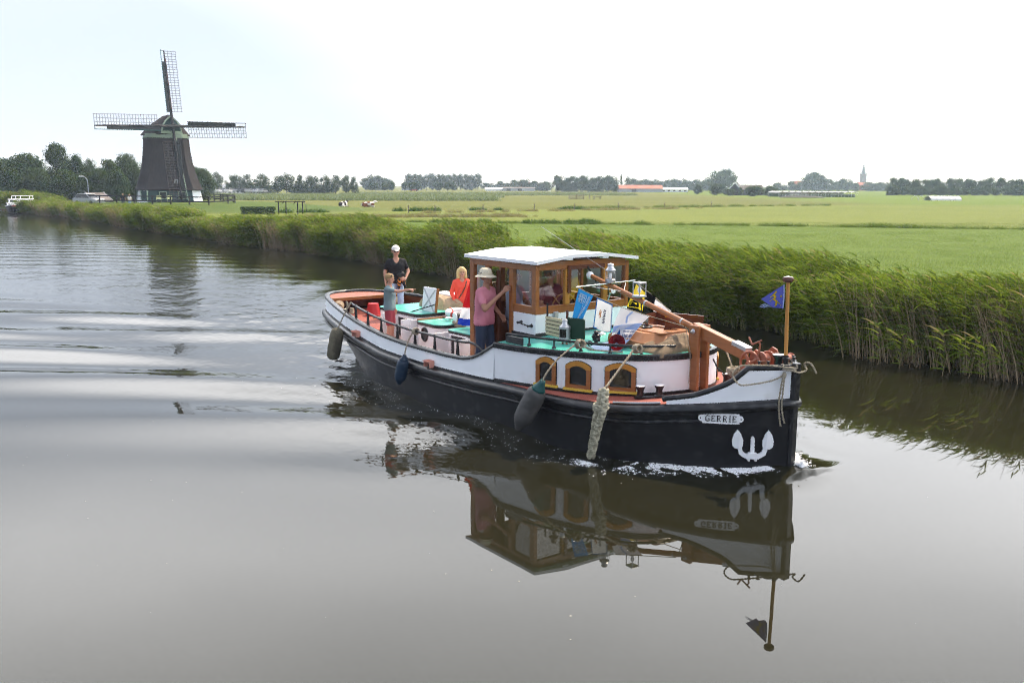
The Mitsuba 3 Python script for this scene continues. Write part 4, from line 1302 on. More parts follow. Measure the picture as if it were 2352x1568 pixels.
def skin_fender(key, p0, p1, r, mat, tip, tops, lean=0):
    p0, p1 = np.asarray(p0, float), np.asarray(p1, float)
    d = p1 - p0
    s = np.array([0, 0.05, 0.12, 0.2, 0.32, 0.5, 0.68, 0.80, 0.9, 0.96, 1.0])
    rr = np.array([0.22, 0.34, 0.62, 0.90, 0.98, 1.0, 0.97, 0.84, 0.52, 0.36, 0.20]) * r
    q = np.linspace(0, 1, 40)
    bo('body', tube(p0 + d * q[:, None], PchipInterpolator(s, rr)(q), 20), mat, True, parent=key)
    bo('eye_end', tube(p0 + d * np.linspace(-0.05, 0.13, 8)[:, None], PchipInterpolator(s, rr)(np.clip(np.linspace(0, 0.13, 8), 0, 1)) + 0.005, 16), tip, True, parent=key)
    bo('lanyard', rope_line([p0 - d * 0.04, *tops], 0.014), 'rope', True, parent=key)


F2 = thing('blue_fender', 'dark blue pear shaped fender hanging from the after rail', 'fender')
skin_fender(F2, (-7.03, 1.93, 0.67), (-7.20, 1.96, 0.12), 0.115, 'fender_blue', 'fender_blue', [(-7.04, 1.86, 0.9), (-7.05, 1.71, 1.12)])
bo('knot', coil((-7.05, 1.69, 1.11), 0.05, 3, 0.02, 0.018, 8, rot([0, 1, 0], 90)), 'rope', True, parent=F2)
F3 = thing('grey_fender', 'big grey sausage fender with teal ends hanging amidships', 'fender')
skin_fender(F3, (-3.02, 1.93, 0.86), (-3.50, 2.02, 0.06), 0.158, 'fender_grey', 'fender_teal', [(-2.98, 1.75, 1.13), (-2.92, 1.33, 1.415)])
bo('knot', cat(coil((-2.92, 1.31, 1.40), 0.06, 3, 0.03, 0.018, 9, rot([0, 1, 0], 80)), rope_line([(-2.92, 1.30, 1.42), (-2.7, 1.2, 1.33), (-2.45, 1.0, 1.32), (-2.3, 0.98, 1.33)], 0.013)), 'rope', True, parent=F3)
F4 = thing('braided_fender', 'thick braided rope fender hanging down to the water by the bow', 'fender')


def braid(pts, r, rr, turns):
    p = np.asarray(pts, float)
    q = np.linspace(0, len(p) - 1, 160)
    c = PchipInterpolator(np.arange(len(p)), p)(q)
    t_ = unit(np.gradient(c, axis=0))
    u_ = unit(np.cross(t_, [0.9, 0.1, 0.3]))
    v_ = np.cross(t_, u_)
    w = np.linspace(0, turns * 2 * PI, 160)
    out = []
    for k in range(4):
        s = 1 if k % 2 else -1
        ph = w * s + (k // 2) * PI
        out.append(tube(c + (u_ * np.cos(ph)[:, None] + v_ * np.sin(ph)[:, None] * 0.8) * r, rr, 7))
    return cat(*out)


bo('braid', cat(braid([(-1.90, 1.74, 0.93), (-1.93, 1.76, 0.72), (-1.97, 1.80, 0.42), (-2.06, 1.80, -0.06)], 0.034, 0.026, 4.5), braid([(-1.86, 1.72, 0.95), (-1.80, 1.80, 0.70), (-1.87, 1.83, 0.42), (-1.99, 1.85, -0.06)], 0.034, 0.026, 4.5)), 'old_rope', True, parent=F4)
bo('lashing', coil((-1.885, 1.775, 0.66), 0.098, 3, 0.03, 0.022, 12), 'old_rope', True, parent=F4)
bo('lanyard', cat(rope_line([(-1.86, 1.70, 0.98), (-1.95, 1.35, 1.20), (-2.10, 0.93, 1.41)], 0.016), rope_line([(-1.87, 1.73, 0.95), (-1.94, 1.37, 1.20), (-2.10, 0.94, 1.42)], 0.014), coil((-2.10, 0.92, 1.40), 0.055, 3, 0.03, 0.018, 10, rot([0, 1, 0], 75))), 'rope', True, parent=F4)
BF = thing('bow_fender', 'grey knitted fender stowed on the foredeck behind the bow bulwark', 'fender')
bo('body', knit((-1.20, -0.50, 0.96), (-0.85, 0.10, 0.98), 0.12), 'knit_rope', True, parent=BF)
BR = thing('rope_bundle', 'tan rope bundle hung from the cabin front by its line', 'rope')
bo('bundle', cat(coil((-1.02, -0.05, 1.02), 0.075, 5, 0.035, 0.028, 14, rot([1, 0, 0], 50)), coil((-1.05, 0.0, 1.10), 0.06, 4, 0.02, 0.026, 15)), 'rope', True, parent=BR)
bo('line', rope_line([(-1.04, 0.0, 1.14), (-1.35, -0.22, 1.33), (-1.62, -0.42, 1.46)], 0.013), 'rope', True, parent=BR)

# anchor on the bow
AN = thing('anchor', 'white stocked anchor housed against the black bow below the name plate', 'anchor')
s_an = float(np.interp(-0.20, so[:, 0], sarc2))
s_an = sarc2[-1] - 0.48


def an(name, poly, d, dn):
    bo(name, on_hull(prism(affinity.scale(poly, 0.90, 0.95, origin=(0, 0)).segmentize(0.03), d), s_an, 0.16, dn), 'plain_white', parent=AN)


fl = Polygon([(0, 0.40), (0.055, 0.33), (0.088, 0.23), (0.085, 0.15), (0.05, 0.105), (0.02, 0.10), (-0.03, 0.10), (-0.065, 0.13), (-0.075, 0.22), (-0.045, 0.33)])
for sx in (-1, 1):
    f2 = affinity.translate(affinity.rotate(affinity.scale(fl, sx, 0.92, origin=(0, 0)), -4 * sx, origin=(0, 0)), sx * 0.20, 0.005)
    an('fluke', f2, 0.03, 0.06)
    an('fluke_ridge', affinity.translate(Polygon([(-0.012, 0.10), (0.012, 0.10), (0, 0.33)]), sx * 0.20, 0.0), 0.018, 0.088)
    arm = LineString([(0.0, -0.01), (sx * 0.10, -0.01), (sx * 0.165, 0.03), (sx * 0.19, 0.12)]).buffer(0.030, cap_style=2)
    an('arm', arm, 0.05, 0.045)
an('shank', Polygon([(-0.03, 0.0), (0.03, 0.0), (0.024, 0.25), (0.012, 0.27), (-0.012, 0.27), (-0.024, 0.25)]), 0.055, 0.04)
an('crown_block', sbox(-0.09, -0.045, 0.09, 0.02).union(sbox(-0.06, 0.01, 0.06, 0.04)), 0.07, 0.045)
for x in (-0.05, 0.05):
    an('bolt', Point(x, -0.065).buffer(0.018), 0.05, 0.05)

# anchor winch
WI = thing('anchor_winch', 'copper red hand winch with a big flywheel on the raised bow deck', 'winch')
wc = np.array([-0.62, 0.16, 1.33])


def ring(c, r, rr, n=26, nrm=(0, 1, 0)):
    nrm = unit(np.asarray(nrm, float))
    u_ = unit(np.cross(nrm, [0.2, 0.1, 0.95]))
    v_ = np.cross(nrm, u_)
    return tube([np.asarray(c) + r * (u_ * math.cos(x) + v_ * math.sin(x)) for x in np.linspace(0, 2 * PI, n, endpoint=False)], rr, 7, True)


bo('flywheel', cat(ring(wc, 0.165, 0.020), *[tube([wc, wc + 0.16 * np.array([math.cos(x), 0, math.sin(x)])], [0.03, 0.016], 6) for x in (0.6, 2.2, 3.75, 5.3)], tube([wc + (0, -0.05, 0), wc + (0, 0.05, 0)], 0.045, 12)), 'copper_red', True, parent=WI)
bo('drum', cat(tube([(-0.62, 0.14, 1.33), (-0.62, -0.36, 1.33)], 0.028, 10), lathe([(0.09, 0), (0.06, 0.06), (0.055, 0.12), (0.09, 0.18)], 14, (-0.62, 0.0, 1.36), rot([1, 0, 0], 90)), ring((-0.50, -0.08, 1.37), 0.12, 0.018)), 'copper_red', True, parent=WI)
for t_ in (0.08, -0.28):
    bo('side_frame', prism(Polygon([(-0.80, 0.75), (-0.40, 0.75), (-0.44, 1.35), (-0.50, 1.50), (-0.58, 1.53), (-0.66, 1.46), (-0.74, 1.2)]), 0.025, np.array([[1, 0, 0, 0], [0, 0, 1, t_], [0, 1, 0, 0], [0, 0, 0, 1.0]])), 'copper_red', parent=WI)
bo('gear_wheel', lathe([(0.0, 0), (0.10, 0), (0.115, 0.005), (0.115, 0.03), (0.10, 0.035), (0, 0.035)], 20, (-0.48, 0.10, 1.40), rot([1, 0, 0], -90)), 'copper_red', 40, parent=WI)
bo('warping_end', lathe([(0.05, 0), (0.075, 0.02), (0.05, 0.06), (0.055, 0.13), (0.08, 0.15), (0, 0.155)], 14, (-0.42, -0.33, 1.37), rot([1, 0, 0], 90)), 'copper_red', 40, parent=WI)
bo('crank', cat(tube([(-0.50, 0.14, 1.45), (-0.47, 0.15, 1.62), (-0.50, 0.15, 1.655)], 0.013, 6), tube([(-0.60, 0.16, 1.60), (-0.44, 0.16, 1.68)], 0.012, 6), tube([(-0.60, 0.16, 1.60), (-0.66, 0.16, 1.70)], 0.012, 6), tube([(-0.58, 0.14, 1.37), (-0.36, 0.16, 1.40)], 0.014, 6)), 'copper_red', True, parent=WI)

# flagpole at the stem, bow lines
FP = thing('bow_flagpole', 'varnished flagpole with a brown button top standing at the stem', 'flagpole')
bo('pole', tube([(-0.15, 0, 1.36), (-0.18, 0.0, 2.50)], [0.026, 0.024], 12), 'pole_wood', 40, parent=FP)
bo('socket', cat(tube([(-0.148, 0, 1.30), (-0.152, 0, 1.50)], 0.034, 12), ring((-0.15, 0, 1.46), 0.042, 0.012, 16, (0, 0, 1))), 'black_paint', 40, parent=FP)
bo('button', lathe([(0.0, 0), (0.055, 0.0), (0.072, 0.015), (0.075, 0.05), (0.065, 0.065), (0, 0.07)], 18, (-0.18, 0, 2.49)), 'dark_varnish', 40, parent=FP)
bo('button_top', lathe([(0.055, 0), (0, 0.012)], 16, (-0.18, 0, 2.56)), 'plain_white', parent=FP)
BL = thing('bow_line', 'beige mooring line knotted round the stem head with loose ends', 'rope')
bo('rope', cat(coil((-0.05, 0.05, 1.33), 0.11, 2, 0.03, 0.015, 21), rope_line([(-0.06, 0.13, 1.36), (-0.35, 0.62, 1.40), (-0.42, 0.76, 1.28), (-0.30, 0.72, 1.15), (-0.10, 0.34, 1.20), (-0.05, 0.16, 1.28)], 0.012),
              rope_line([(-0.05, 0.15, 1.30), (-0.04, 0.22, 1.10), (-0.03, 0.26, 0.86), (0.0, 0.24, 0.58)], 0.013), rope_line([(-0.05, 0.14, 1.28), (-0.02, 0.20, 1.05), (0.0, 0.24, 0.85), (0.03, 0.20, 0.62)], 0.012),
              rope_line([(0.02, 0.09, 1.33), (0.12, 0.06, 1.31), (0.13, -0.08, 1.33), (0.06, -0.12, 1.40), (0.16, -0.10, 1.43), (0.26, -0.12, 1.30)], 0.013), blob((-0.05, 0.15, 1.26), (0.03, 0.03, 0.05), 1)), 'rope', True, parent=BL)
CHN = thing('rope_strop', 'dark wire strop hanging in a loop from the tabernacle foot', 'rope')
bo('loop', tube([(-1.55, -0.15, 1.22), (-1.50, -0.20, 1.08), (-1.46, -0.30, 1.00), (-1.45, -0.42, 1.04), (-1.47, -0.46, 1.2), (-1.60, -0.44, 1.34)], 0.012, 6), 'black_rubber', True, parent=CHN)

# ---- flags
def cloth(corners, fu=0.02, n=(22, 26), seed=0, k=(2.2, 1.2), drift=(0, 0, 0)):
    """a hanging cloth through four corners (top near, top far, bottom far, bottom near), with soft folds; returns a mesh and its uv"""
    A_, B_, C_, D_ = (np.asarray(c, float) for c in corners)
    u, v = np.meshgrid(np.linspace(0, 1, n[0]), np.linspace(0, 1, n[1]), indexing='ij')
    U, V = u[..., None], v[..., None]
    g = (A_ * (1 - U) + B_ * U) * (1 - V) + (D_ * (1 - U) + C_ * U) * V
    nr = unit(np.cross(B_ - A_, D_ - A_))
    w = np.sin(u * PI * 2 * k[0] + v * 1.7 + seed) * v + 0.6 * np.sin(v * PI * k[1] + seed * 2 + u * 3) * v
    g = g + nr * (fu * w)[..., None] + np.asarray(drift) * (V * (1 - V))
    return grid(g), np.stack([u.ravel(), v.ravel()], 1)


def lay(mesh_uv, grid_n, poly_list, lift):
    """flat print cut from polygons in the cloth's own (u, v) square, laid lift metres off both faces of the cloth"""
    m, uv = mesh_uv
    nu, nv = grid_n
    G = np.array(m.vertices).reshape(nu, nv, 3)
    nrm = unit(np.cross(np.gradient(G, axis=0), np.gradient(G, axis=1)))
    out = []
    for pg in poly_list:
        for g in getattr(pg, 'geoms', [pg]):
            if g.is_empty or g.area < 1e-6:
                continue
            vv, ff = trimesh.creation.triangulate_polygon(g.segmentize(0.06), engine='earcut')
            x, y = np.clip(vv[:, 0], 0, 1) * (nu - 1), np.clip(vv[:, 1], 0, 1) * (nv - 1)
            i, j = np.minimum(x.astype(int), nu - 2), np.minimum(y.astype(int), nv - 2)
            a, b = (x - i)[:, None], (y - j)[:, None]
            lerp = lambda Q: (Q[i, j] * (1 - a) + Q[i + 1, j] * a) * (1 - b) + (Q[i, j + 1] * (1 - a) + Q[i + 1, j + 1] * a) * b
            p, nn = lerp(G), unit(lerp(nrm))
            for s in (1, -1):
                out.append(trimesh.Trimesh(p + nn * lift * s, ff, process=False))
    return cat(*out)


def word_polys(word, x, y, h, rotdeg=0, flip=False, asp=1.0, bold=True):
    """letter outlines from the letter mesh, in (u, v)"""
    tm = meshkit.text_mesh(word, 1.0, 0.1, bold)
    up = tm.faces[tm.face_normals[:, 2] > 0.9]
    ps = unary_union([Polygon(tm.vertices[f][:, :2]).buffer(0.004) for f in up])
    ps = affinity.scale(ps, 1, -1, origin=(0, 0))
    ps = affinity.scale(affinity.rotate(ps, rotdeg, origin=(0, 0)), h * asp * (-1 if flip else 1), h, origin=(0, 0))
    return affinity.translate(ps, x, y)


def clothmat(name, c, trans=0.7):
    scene[name] = {'type': 'principledthin', 'base_color': rgb(c), 'roughness': 0.8, 'diff_trans': trans, 'eta': 1.3, 'spec_trans': 0.0}
    return name


clothmat('flag_blue', (0.025, 0.22, 0.55))
clothmat('flag_white', (0.72, 0.73, 0.76), 0.85)
clothmat('flag_pale_blue', (0.45, 0.56, 0.80), 0.8)
clothmat('flag_navy', (0.06, 0.075, 0.30), 0.5)
clothmat('flag_yellow', (0.75, 0.55, 0.03), 0.9)
clothmat('flag_black', (0.012, 0.012, 0.014), 0.2)
clothmat('flag_red', (0.45, 0.015, 0.02), 0.5)
clothmat('flag_royal', (0.02, 0.05, 0.40), 0.5)
clothmat('print_blue', (0.02, 0.10, 0.30), 0.4)
clothmat('print_white', (0.70, 0.72, 0.75), 0.6)
clothmat('print_orange', (0.70, 0.24, 0.03), 0.6)
clothmat('print_dark', (0.03, 0.04, 0.09), 0.3)


def flag(key, corners, mat, prints=(), fu=0.02, seed=0, k=(1.2, 0.9), drift=(0, 0, 0), n=(22, 26), border=None):
    c = cloth(corners, fu, n, seed, k, drift)
    bo('cloth', c[0], mat, True, parent=key)
    for nm, pm, polys in prints:
        bo(nm, lay(c, n, polys, 0.003), pm, parent=key)
    if border:
        fr = sbox(0.0, 0.0, 1, 1).difference(sbox(0.05, 0.04, 0.95, 0.96))
        bo('border', lay(c, n, [fr], 0.002), border, parent=key)


fl1 = thing('pennant', 'blue pennant with white drawing and lettering hanging below the crossbar', 'flag')
skyline = unary_union([sbox(0.18, 0.12, 0.26, 0.42), sbox(0.34, 0.12, 0.42, 0.42), sbox(0.10, 0.20, 0.60, 0.235), sbox(0.18, 0.12, 0.66, 0.15), sbox(0.50, 0.16, 0.55, 0.40), sbox(0.62, 0.16, 0.67, 0.36), sbox(0.10, 0.30, 0.46, 0.33)])
arcs = unary_union([sbox(0.74, 0.10 + 0.035 * i, 0.90, 0.122 + 0.035 * i) for i in range(9)] + [sbox(0.72 - 0.02 * i, 0.44 + 0.052 * i, 0.86 - 0.02 * i, 0.475 + 0.052 * i) for i in range(9)])
flag(fl1, [(-3.63, 0.70, 2.15), (-3.37, 0.62, 2.05), (-3.60, 0.69, 1.56), (-3.74, 0.735, 1.66)], 'flag_blue', [('drawing', 'print_white', [skyline]), ('arches', 'print_white', [arcs]), ('lettering', 'print_white', [word_polys('Heerhugowaard', 0.54, 0.40, 0.085, 84, False, 0.8)])], 0.022, 1)
fl2 = thing('pennant', 'white pennant with a blue border reading KNRM hanging beside the mast', 'flag')
flag(fl2, [(-3.31, 0.60, 2.02), (-3.04, 0.515, 1.93), (-3.07, 0.52, 1.48), (-3.37, 0.62, 1.53)], 'flag_white', [('lettering', 'print_dark', [word_polys('KNRM', 0.66, 0.28, 0.115, 90, True, 1.3)]), ('emblem', 'print_orange', [LineString([(0.30, 0.36), (0.36, 0.42), (0.28, 0.48), (0.36, 0.54), (0.30, 0.60)]).buffer(0.022), LineString([(0.24, 0.40), (0.24, 0.56)]).buffer(0.015)])], 0.02, 2, border='flag_blue')
fl3 = thing('pennant', 'large pale blue and white pennant drooping beside the red horn', 'flag')
flag(fl3, [(-2.89, 0.47, 1.90), (-2.41, 0.33, 1.80), (-2.62, 0.50, 1.45), (-2.98, 0.60, 1.36)], 'flag_white',
     [('lettering', 'print_blue', [word_polys('doe je samen', 0.97, 0.66, 0.075, 180, False, 0.75), word_polys('varen', 0.97, 0.80, 0.17, 180, False, 0.75)]), ('swoosh', 'flag_pale_blue', [Polygon([(0, 0.55), (0.5, 0.45), (1, 0.30), (1, 0.62), (0.5, 0.62), (0.0, 0.75)]), LineString([(0.42, 0.05), (0.36, 0.2), (0.46, 0.38)]).buffer(0.03)]), ('fin', 'print_blue', [Polygon([(0.25, 0.78), (0.34, 0.62), (0.42, 0.80)])])], 0.03, 3, (1.4, 1.1), (-0.05, 0.12, 0))
drape = thing('draped_cloth', 'pale blue cloth trailing on the turquoise roof beside the red horn', 'cloth')
flag(drape, [(-2.98, 0.60, 1.37), (-2.62, 0.52, 1.44), (-2.42, 0.95, 1.30), (-2.90, 1.12, 1.30)], 'flag_pale_blue', (), 0.035, 5, (2.0, 1.5), (0, 0, 0.08))
fl4 = thing('pennant', 'yellow pennant with black print on the far side of the mast', 'flag')
flag(fl4, [(-3.60, -0.53, 2.14), (-3.30, -0.46, 2.02), (-3.38, -0.48, 1.72), (-3.80, -0.58, 1.74)], 'flag_yellow', [('emblem', 'flag_black', [Polygon([(0.05, 0.75), (0.3, 0.62), (0.55, 0.72), (0.62, 0.95), (0.1, 0.98)]).difference(Polygon([(0.25, 0.75), (0.45, 0.75), (0.4, 0.85)]))]), ('lettering', 'flag_black', [word_polys('HO', 0.78, 0.55, 0.16, 80, False, 0.8)])], 0.03, 6)
fl5 = thing('pennant', 'black pennant on the far side of the mast, near the lamp', 'flag')
flag(fl5, [(-3.30, -0.46, 2.06), (-3.01, -0.40, 1.99), (-3.06, -0.43, 1.86), (-3.28, -0.47, 1.90)], 'flag_black', (), 0.02, 7)
fl6 = thing('pennant', 'white pennant with thin blue print on the far side of the mast', 'flag')
flag(fl6, [(-3.02, -0.40, 1.95), (-2.56, -0.29, 1.82), (-2.60, -0.32, 1.75), (-3.10, -0.44, 1.74)], 'flag_white', [('lettering', 'print_blue', [word_polys('varend', 0.2, 0.55, 0.2, 0, False, 0.4)])], 0.02, 8)
fl7 = thing('pennant', 'yellow pennant with a black smile hanging low on the far side', 'flag')
flag(fl7, [(-2.73, -0.33, 1.80), (-2.55, -0.28, 1.71), (-2.44, -0.27, 1.46), (-2.70, -0.33, 1.57)], 'flag_yellow', [('smile_print', 'flag_black', [LineString([(0.15, 0.35), (0.35, 0.6), (0.65, 0.6), (0.85, 0.3)]).buffer(0.045), Point(0.35, 0.2).buffer(0.05), Point(0.65, 0.2).buffer(0.05)])], 0.03, 9)
st_ = thing('flag_line', 'thin white line carrying the pennants from the crossbar to the mast foot', 'rope')
bo('near_line', tube([(-3.68, 0.73, 2.165), (-3.32, 0.61, 2.03), (-2.90, 0.48, 1.905), (-2.40, 0.33, 1.80), (-1.88, 0.15, 1.70)], 0.006, 5), 'rope', True, parent=st_)
bo('far_line', tube([(-3.68, -0.55, 2.19), (-3.02, -0.41, 1.97), (-2.55, -0.28, 1.80), (-1.88, -0.12, 1.68)], 0.006, 5), 'rope', True, parent=st_)
bo('halyard', tube([(-1.86, 0.13, 1.69), (-1.72, 0.17, 1.35), (-1.70, 0.18, 1.1), (-1.72, 0.18, 0.86)], 0.006, 5), 'rope', True, parent=st_)
bo('stay', tube([(-3.70, 0.0, 2.36), (-5.1, 0.30, 3.05)], 0.004, 4), 'zinc', parent=st_)
BFG = thing('bow_flag', 'frayed blue flag with a yellow lion and small yellow blocks on the bow flagpole', 'flag')
flag(BFG, [(-0.50, 0.14, 2.24), (-0.21, 0.03, 2.46), (-0.20, 0.03, 2.13), (-0.36, 0.10, 2.14)], 'flag_navy', [('emblem', 'flag_yellow', [unary_union([LineString([(0.62, 0.12), (0.50, 0.20), (0.56, 0.34), (0.46, 0.46), (0.55, 0.60), (0.46, 0.80)]).buffer(0.045), LineString([(0.5, 0.2), (0.36, 0.24)]).buffer(0.03), LineString([(0.54, 0.36), (0.36, 0.42)]).buffer(0.025), LineString([(0.52, 0.6), (0.66, 0.76)]).buffer(0.03), LineString([(0.48, 0.78), (0.38, 0.88)]).buffer(0.025)])]), ('block', 'flag_yellow', [sbox(0.76, 0.40, 0.86, 0.46), sbox(0.22, 0.42, 0.30, 0.48), sbox(0.70, 0.82, 0.78, 0.87)])], 0.03, 4, (1.2, 0.9))
bo('hoist_band', lay(cloth([(-0.50, 0.14, 2.24), (-0.21, 0.03, 2.46), (-0.20, 0.03, 2.13), (-0.36, 0.10, 2.14)], 0.03, (22, 26), 4, (1.2, 0.9)), (22, 26), [sbox(0.94, 0, 1, 1)], 0.003), 'flag_pale_blue', parent=BFG)
for i in range(5):
    bo('frayed_thread', tube([(-0.43 + 0.02 * i, 0.12, 2.18 - 0.008 * i), (-0.48 + 0.02 * i, 0.15, 2.16 - 0.02 * (i % 2)), (-0.50 + 0.02 * i, 0.16, 2.13)], 0.003, 4), 'flag_pale_blue', parent=BFG)
DF = thing('ensign', 'red white and blue flag draped from its staff behind the wheelhouse', 'flag')
for nm, m_, z0, z1 in (('red_stripe', 'flag_red', 0.0, 0.62), ('white_stripe', 'flag_white', 0.62, 0.86), ('blue_stripe', 'flag_royal', 0.86, 1.0)):
    A_, B_, C_, D_ = (np.array(x) for x in ((-6.74, 0.66, 2.04), (-6.60, 0.60, 2.08), (-6.58, 0.64, 1.16), (-7.12, 0.72, 1.14)))
    q = [A_ * (1 - z0) + D_ * z0, B_ * (1 - z0) + C_ * z0, B_ * (1 - z1) + C_ * z1, A_ * (1 - z1) + D_ * z1]
    bo(nm, cloth(q, 0.03, (14, 14), 2, (1.6, 0.8))[0], m_, True, parent=DF)
bo('staff', tube([(-6.58, 0.58, 0.9), (-6.58, 0.58, 2.16)], 0.016, 6), 'pole_wood', parent=DF)

# ---- lamps on the mast
scene['lamp_glass'] = {'type': 'thindielectric', 'int_ior': 1.5}


def lantern(key, p, s=1.0, R=None):
    M = np.eye(4)
    M[:3, 3] = p
    if R is not None:
        M[:3, :3] = R
    L = lambda prof_, mat, nm, n=18: bo(nm, moved(lathe(np.array(prof_) * s, n), M), mat, 40, parent=key)
    L([(0, 0), (0.075, 0), (0.08, 0.015), (0.08, 0.05), (0.065, 0.06)], 'zinc', 'lamp_base')
    L([(0.062, 0.06), (0.070, 0.085), (0.074, 0.12), (0.070, 0.155), (0.062, 0.18)], 'lamp_glass', 'lamp_glass')
    L([(0.02, 0.06), (0.026, 0.12), (0.012, 0.16)], 'plain_white', 'wick_holder', 10)
    L([(0.066, 0.178), (0.082, 0.185), (0.082, 0.20), (0.05, 0.235), (0.045, 0.27), (0.052, 0.275), (0.045, 0.295), (0, 0.305)], 'zinc', 'lamp_cap')
    for a in np.arange(0, 2 * PI, PI / 3):
        bo('guard_bar', moved(tube(np.array([(0.078 * math.cos(a), 0.078 * math.sin(a), 0.05), (0.078 * math.cos(a), 0.078 * math.sin(a), 0.19)]) * s, 0.004 * s, 4), M), 'zinc', parent=key)


L1 = thing('mast_lantern', 'grey lantern with clear glass standing on the folded mast at the crossbar', 'lantern')
lantern(L1, pv + md * 2.02 + [0, 0, 0.045], 1.05)
L2 = thing('mast_lantern', 'square glass lamp fixed to the folded mast halfway down', 'lantern')
lp = pv + md * 1.32 + np.array([0, 0, 0.06])
bo('lamp_body', cat(bx(lp + (0, 0, 0.215), (0.16, 0.16, 0.025), 0.006), bx(lp + (0, 0, 0.0), (0.17, 0.17, 0.03), 0.006), *[bx(lp + (x, y, 0.1), (0.012, 0.012, 0.2)) for x in (-0.07, 0.07) for y in (-0.07, 0.07)]), 'zinc', parent=L2)
bo('lamp_glass', tube([lp + (0, 0, 0.02), lp + (0, 0, 0.20)], 0.062, 16, cap=False), 'lamp_glass', True, parent=L2)
bo('bulb', blob(lp + (0, 0, 0.10), (0.03, 0.03, 0.05), 1), 'plain_white', True, parent=L2)
bo('cable', tube([lp + (0.05, 0.0, 0.0), lp + (0.12, 0.06, -0.20), lp + (0.05, 0.08, -0.42), lp + (-0.08, 0.05, -0.40)], 0.008, 5), 'black_rubber', True, parent=L2)
L3 = thing('searchlight', 'small chrome lamp on the wheelhouse front corner, seen through the rigging', 'lamp')
bo('shell', cat(lathe([(0.0, 0), (0.045, 0.02), (0.06, 0.07), (0.06, 0.09)], 14, (-4.25, -0.55, 1.98), rot([0, 1, 0], 90))), 'chrome', 40, parent=L3)
bo('bracket', tube([(-4.25, -0.55, 1.93), (-4.30, -0.55, 1.80)], 0.012, 6), 'zinc', parent=L3)
bo('lens', lathe([(0.056, 0), (0, 0.006)], 14, (-4.165, -0.55, 1.98), rot([0, 1, 0], 90)), 'plain_white', parent=L3)

# ---- on the turquoise roof
P('slat_pale', (0.50, 0.43, 0.27), 0.6)
P('gold_paint', (0.70, 0.52, 0.20), 0.4)
NB = thing('slatted_board', 'folded bench board with pale slats standing on the roof beside the lantern', 'bench')
na, nt = np.array([-4.12, 0.98]), np.array([-3.62, 1.02])
nd = unit(nt - na)
for i in range(5):
    z = 1.39 + i * 0.062
    bo('slat', bx((*((na + nt) / 2), z), (0.50 - (0.03 if i == 0 else 0), 0.022, 0.047), 0.004, np.array([[nd[0], -nd[1], 0], [nd[1], nd[0], 0], [0, 0, 1]])), 'slat_pale', parent=NB)
bo('back_board', bx((*((na + nt) / 2 - np.array([0, 0.022])), 1.51), (0.52, 0.018, 0.31), 0.004, np.array([[nd[0], -nd[1], 0], [nd[1], nd[0], 0], [0, 0, 1]])), 'black_paint', parent=NB)
bo('iron_strap', bx((na[0] + 0.02, na[1] - 0.02, 1.62), (0.03, 0.02, 0.5), 0.003), 'black_paint', parent=NB)
bo('iron_strap', bx((nt[0] + 0.02, nt[1] - 0.06, 1.56), (0.045, 0.02, 0.5), 0.003), 'dark_varnish', parent=NB)
GB = thing('sidelight_board', 'dark green sidelight board behind the grey lantern', 'board')
bo('panel', prism(sbox(0, 0, 0.34, 0.34).buffer(-0.04).buffer(0.04), 0.025, frame((-3.60, 0.99, 1.36), (0.95, -0.32, 0), (0, 0, 1))), 'dark_green', parent=GB)
for x in (-3.53, -3.33):
    bo('leg', tube([(x, 0.955 - (x + 3.53) * 0.3, 1.29), (x, 0.955 - (x + 3.53) * 0.3, 1.38)], 0.014, 6), 'copper_red', parent=GB)
SL = thing('sidelight_lantern', 'grey navigation lantern standing on the roof in front of the green board', 'lantern')
sp_ = np.array([-3.55, 1.05, 1.33])
bo('body', cat(lathe([(0, 0), (0.092, 0), (0.092, 0.06), (0.088, 0.065)], 18, sp_), lathe([(0.088, 0.20), (0.094, 0.205), (0.094, 0.235), (0.05, 0.28), (0.046, 0.33), (0.05, 0.335), (0.03, 0.36), (0, 0.365)], 18, sp_)), 'zinc', 40, parent=SL)
ha = np.linspace(0.9, 2 * PI - 0.5, 16)
bo('shell', grid(np.array([[(sp_[0] + 0.088 * math.cos(x + 0.95), sp_[1] + 0.088 * math.sin(x + 0.95), sp_[2] + z) for z in (0.06, 0.205)] for x in ha])), 'zinc', 40, parent=SL)
bo('lens', lathe([(0.080, 0.06), (0.080, 0.205)], 18, sp_), 'port_glass', True, parent=SL)
bo('leg', cat(tube([sp_ + (-0.05, 0, -0.06), sp_ + (-0.05, 0, 0.01)], 0.016, 6), tube([sp_ + (0.05, 0, -0.06), sp_ + (0.05, 0, 0.01)], 0.016, 6)), 'copper_red', parent=SL)
CP = thing('deck_valve', 'dark deck pump fitting on the roof beside the draped cloth', 'fitting')
bo('body', cat(lathe([(0.05, 0), (0.03, 0.05), (0.03, 0.12), (0.06, 0.13), (0.06, 0.20), (0.03, 0.22), (0.05, 0.25), (0, 0.27)], 10, (-2.98, 0.90, 1.30)), bx((-2.94, 0.93, 1.43), (0.14, 0.05, 0.05), 0.01), bx((-2.98, 0.90, 1.47), (0.05, 0.16, 0.04), 0.01), ring((-3.02, 0.99, 1.36), 0.04, 0.010, 12)), 'black_paint', 30, parent=CP)
HB = thing('skylight_box', 'brown moulded skylight box with a round deck glass on the cabin roof', 'skylight')
P('box_brown', scuffed((0.36, 0.150, 0.060), (0.26, 0.10, 0.04), 5), 0.42, specular=0.5)
hb0 = Polygon([(-3.30, 0.40), (-2.36, 0.58), (-2.02, 0.28), (-2.02, -0.28), (-2.36, -0.60), (-3.30, -0.40)]).buffer(-0.05).buffer(0.05)
hb = []
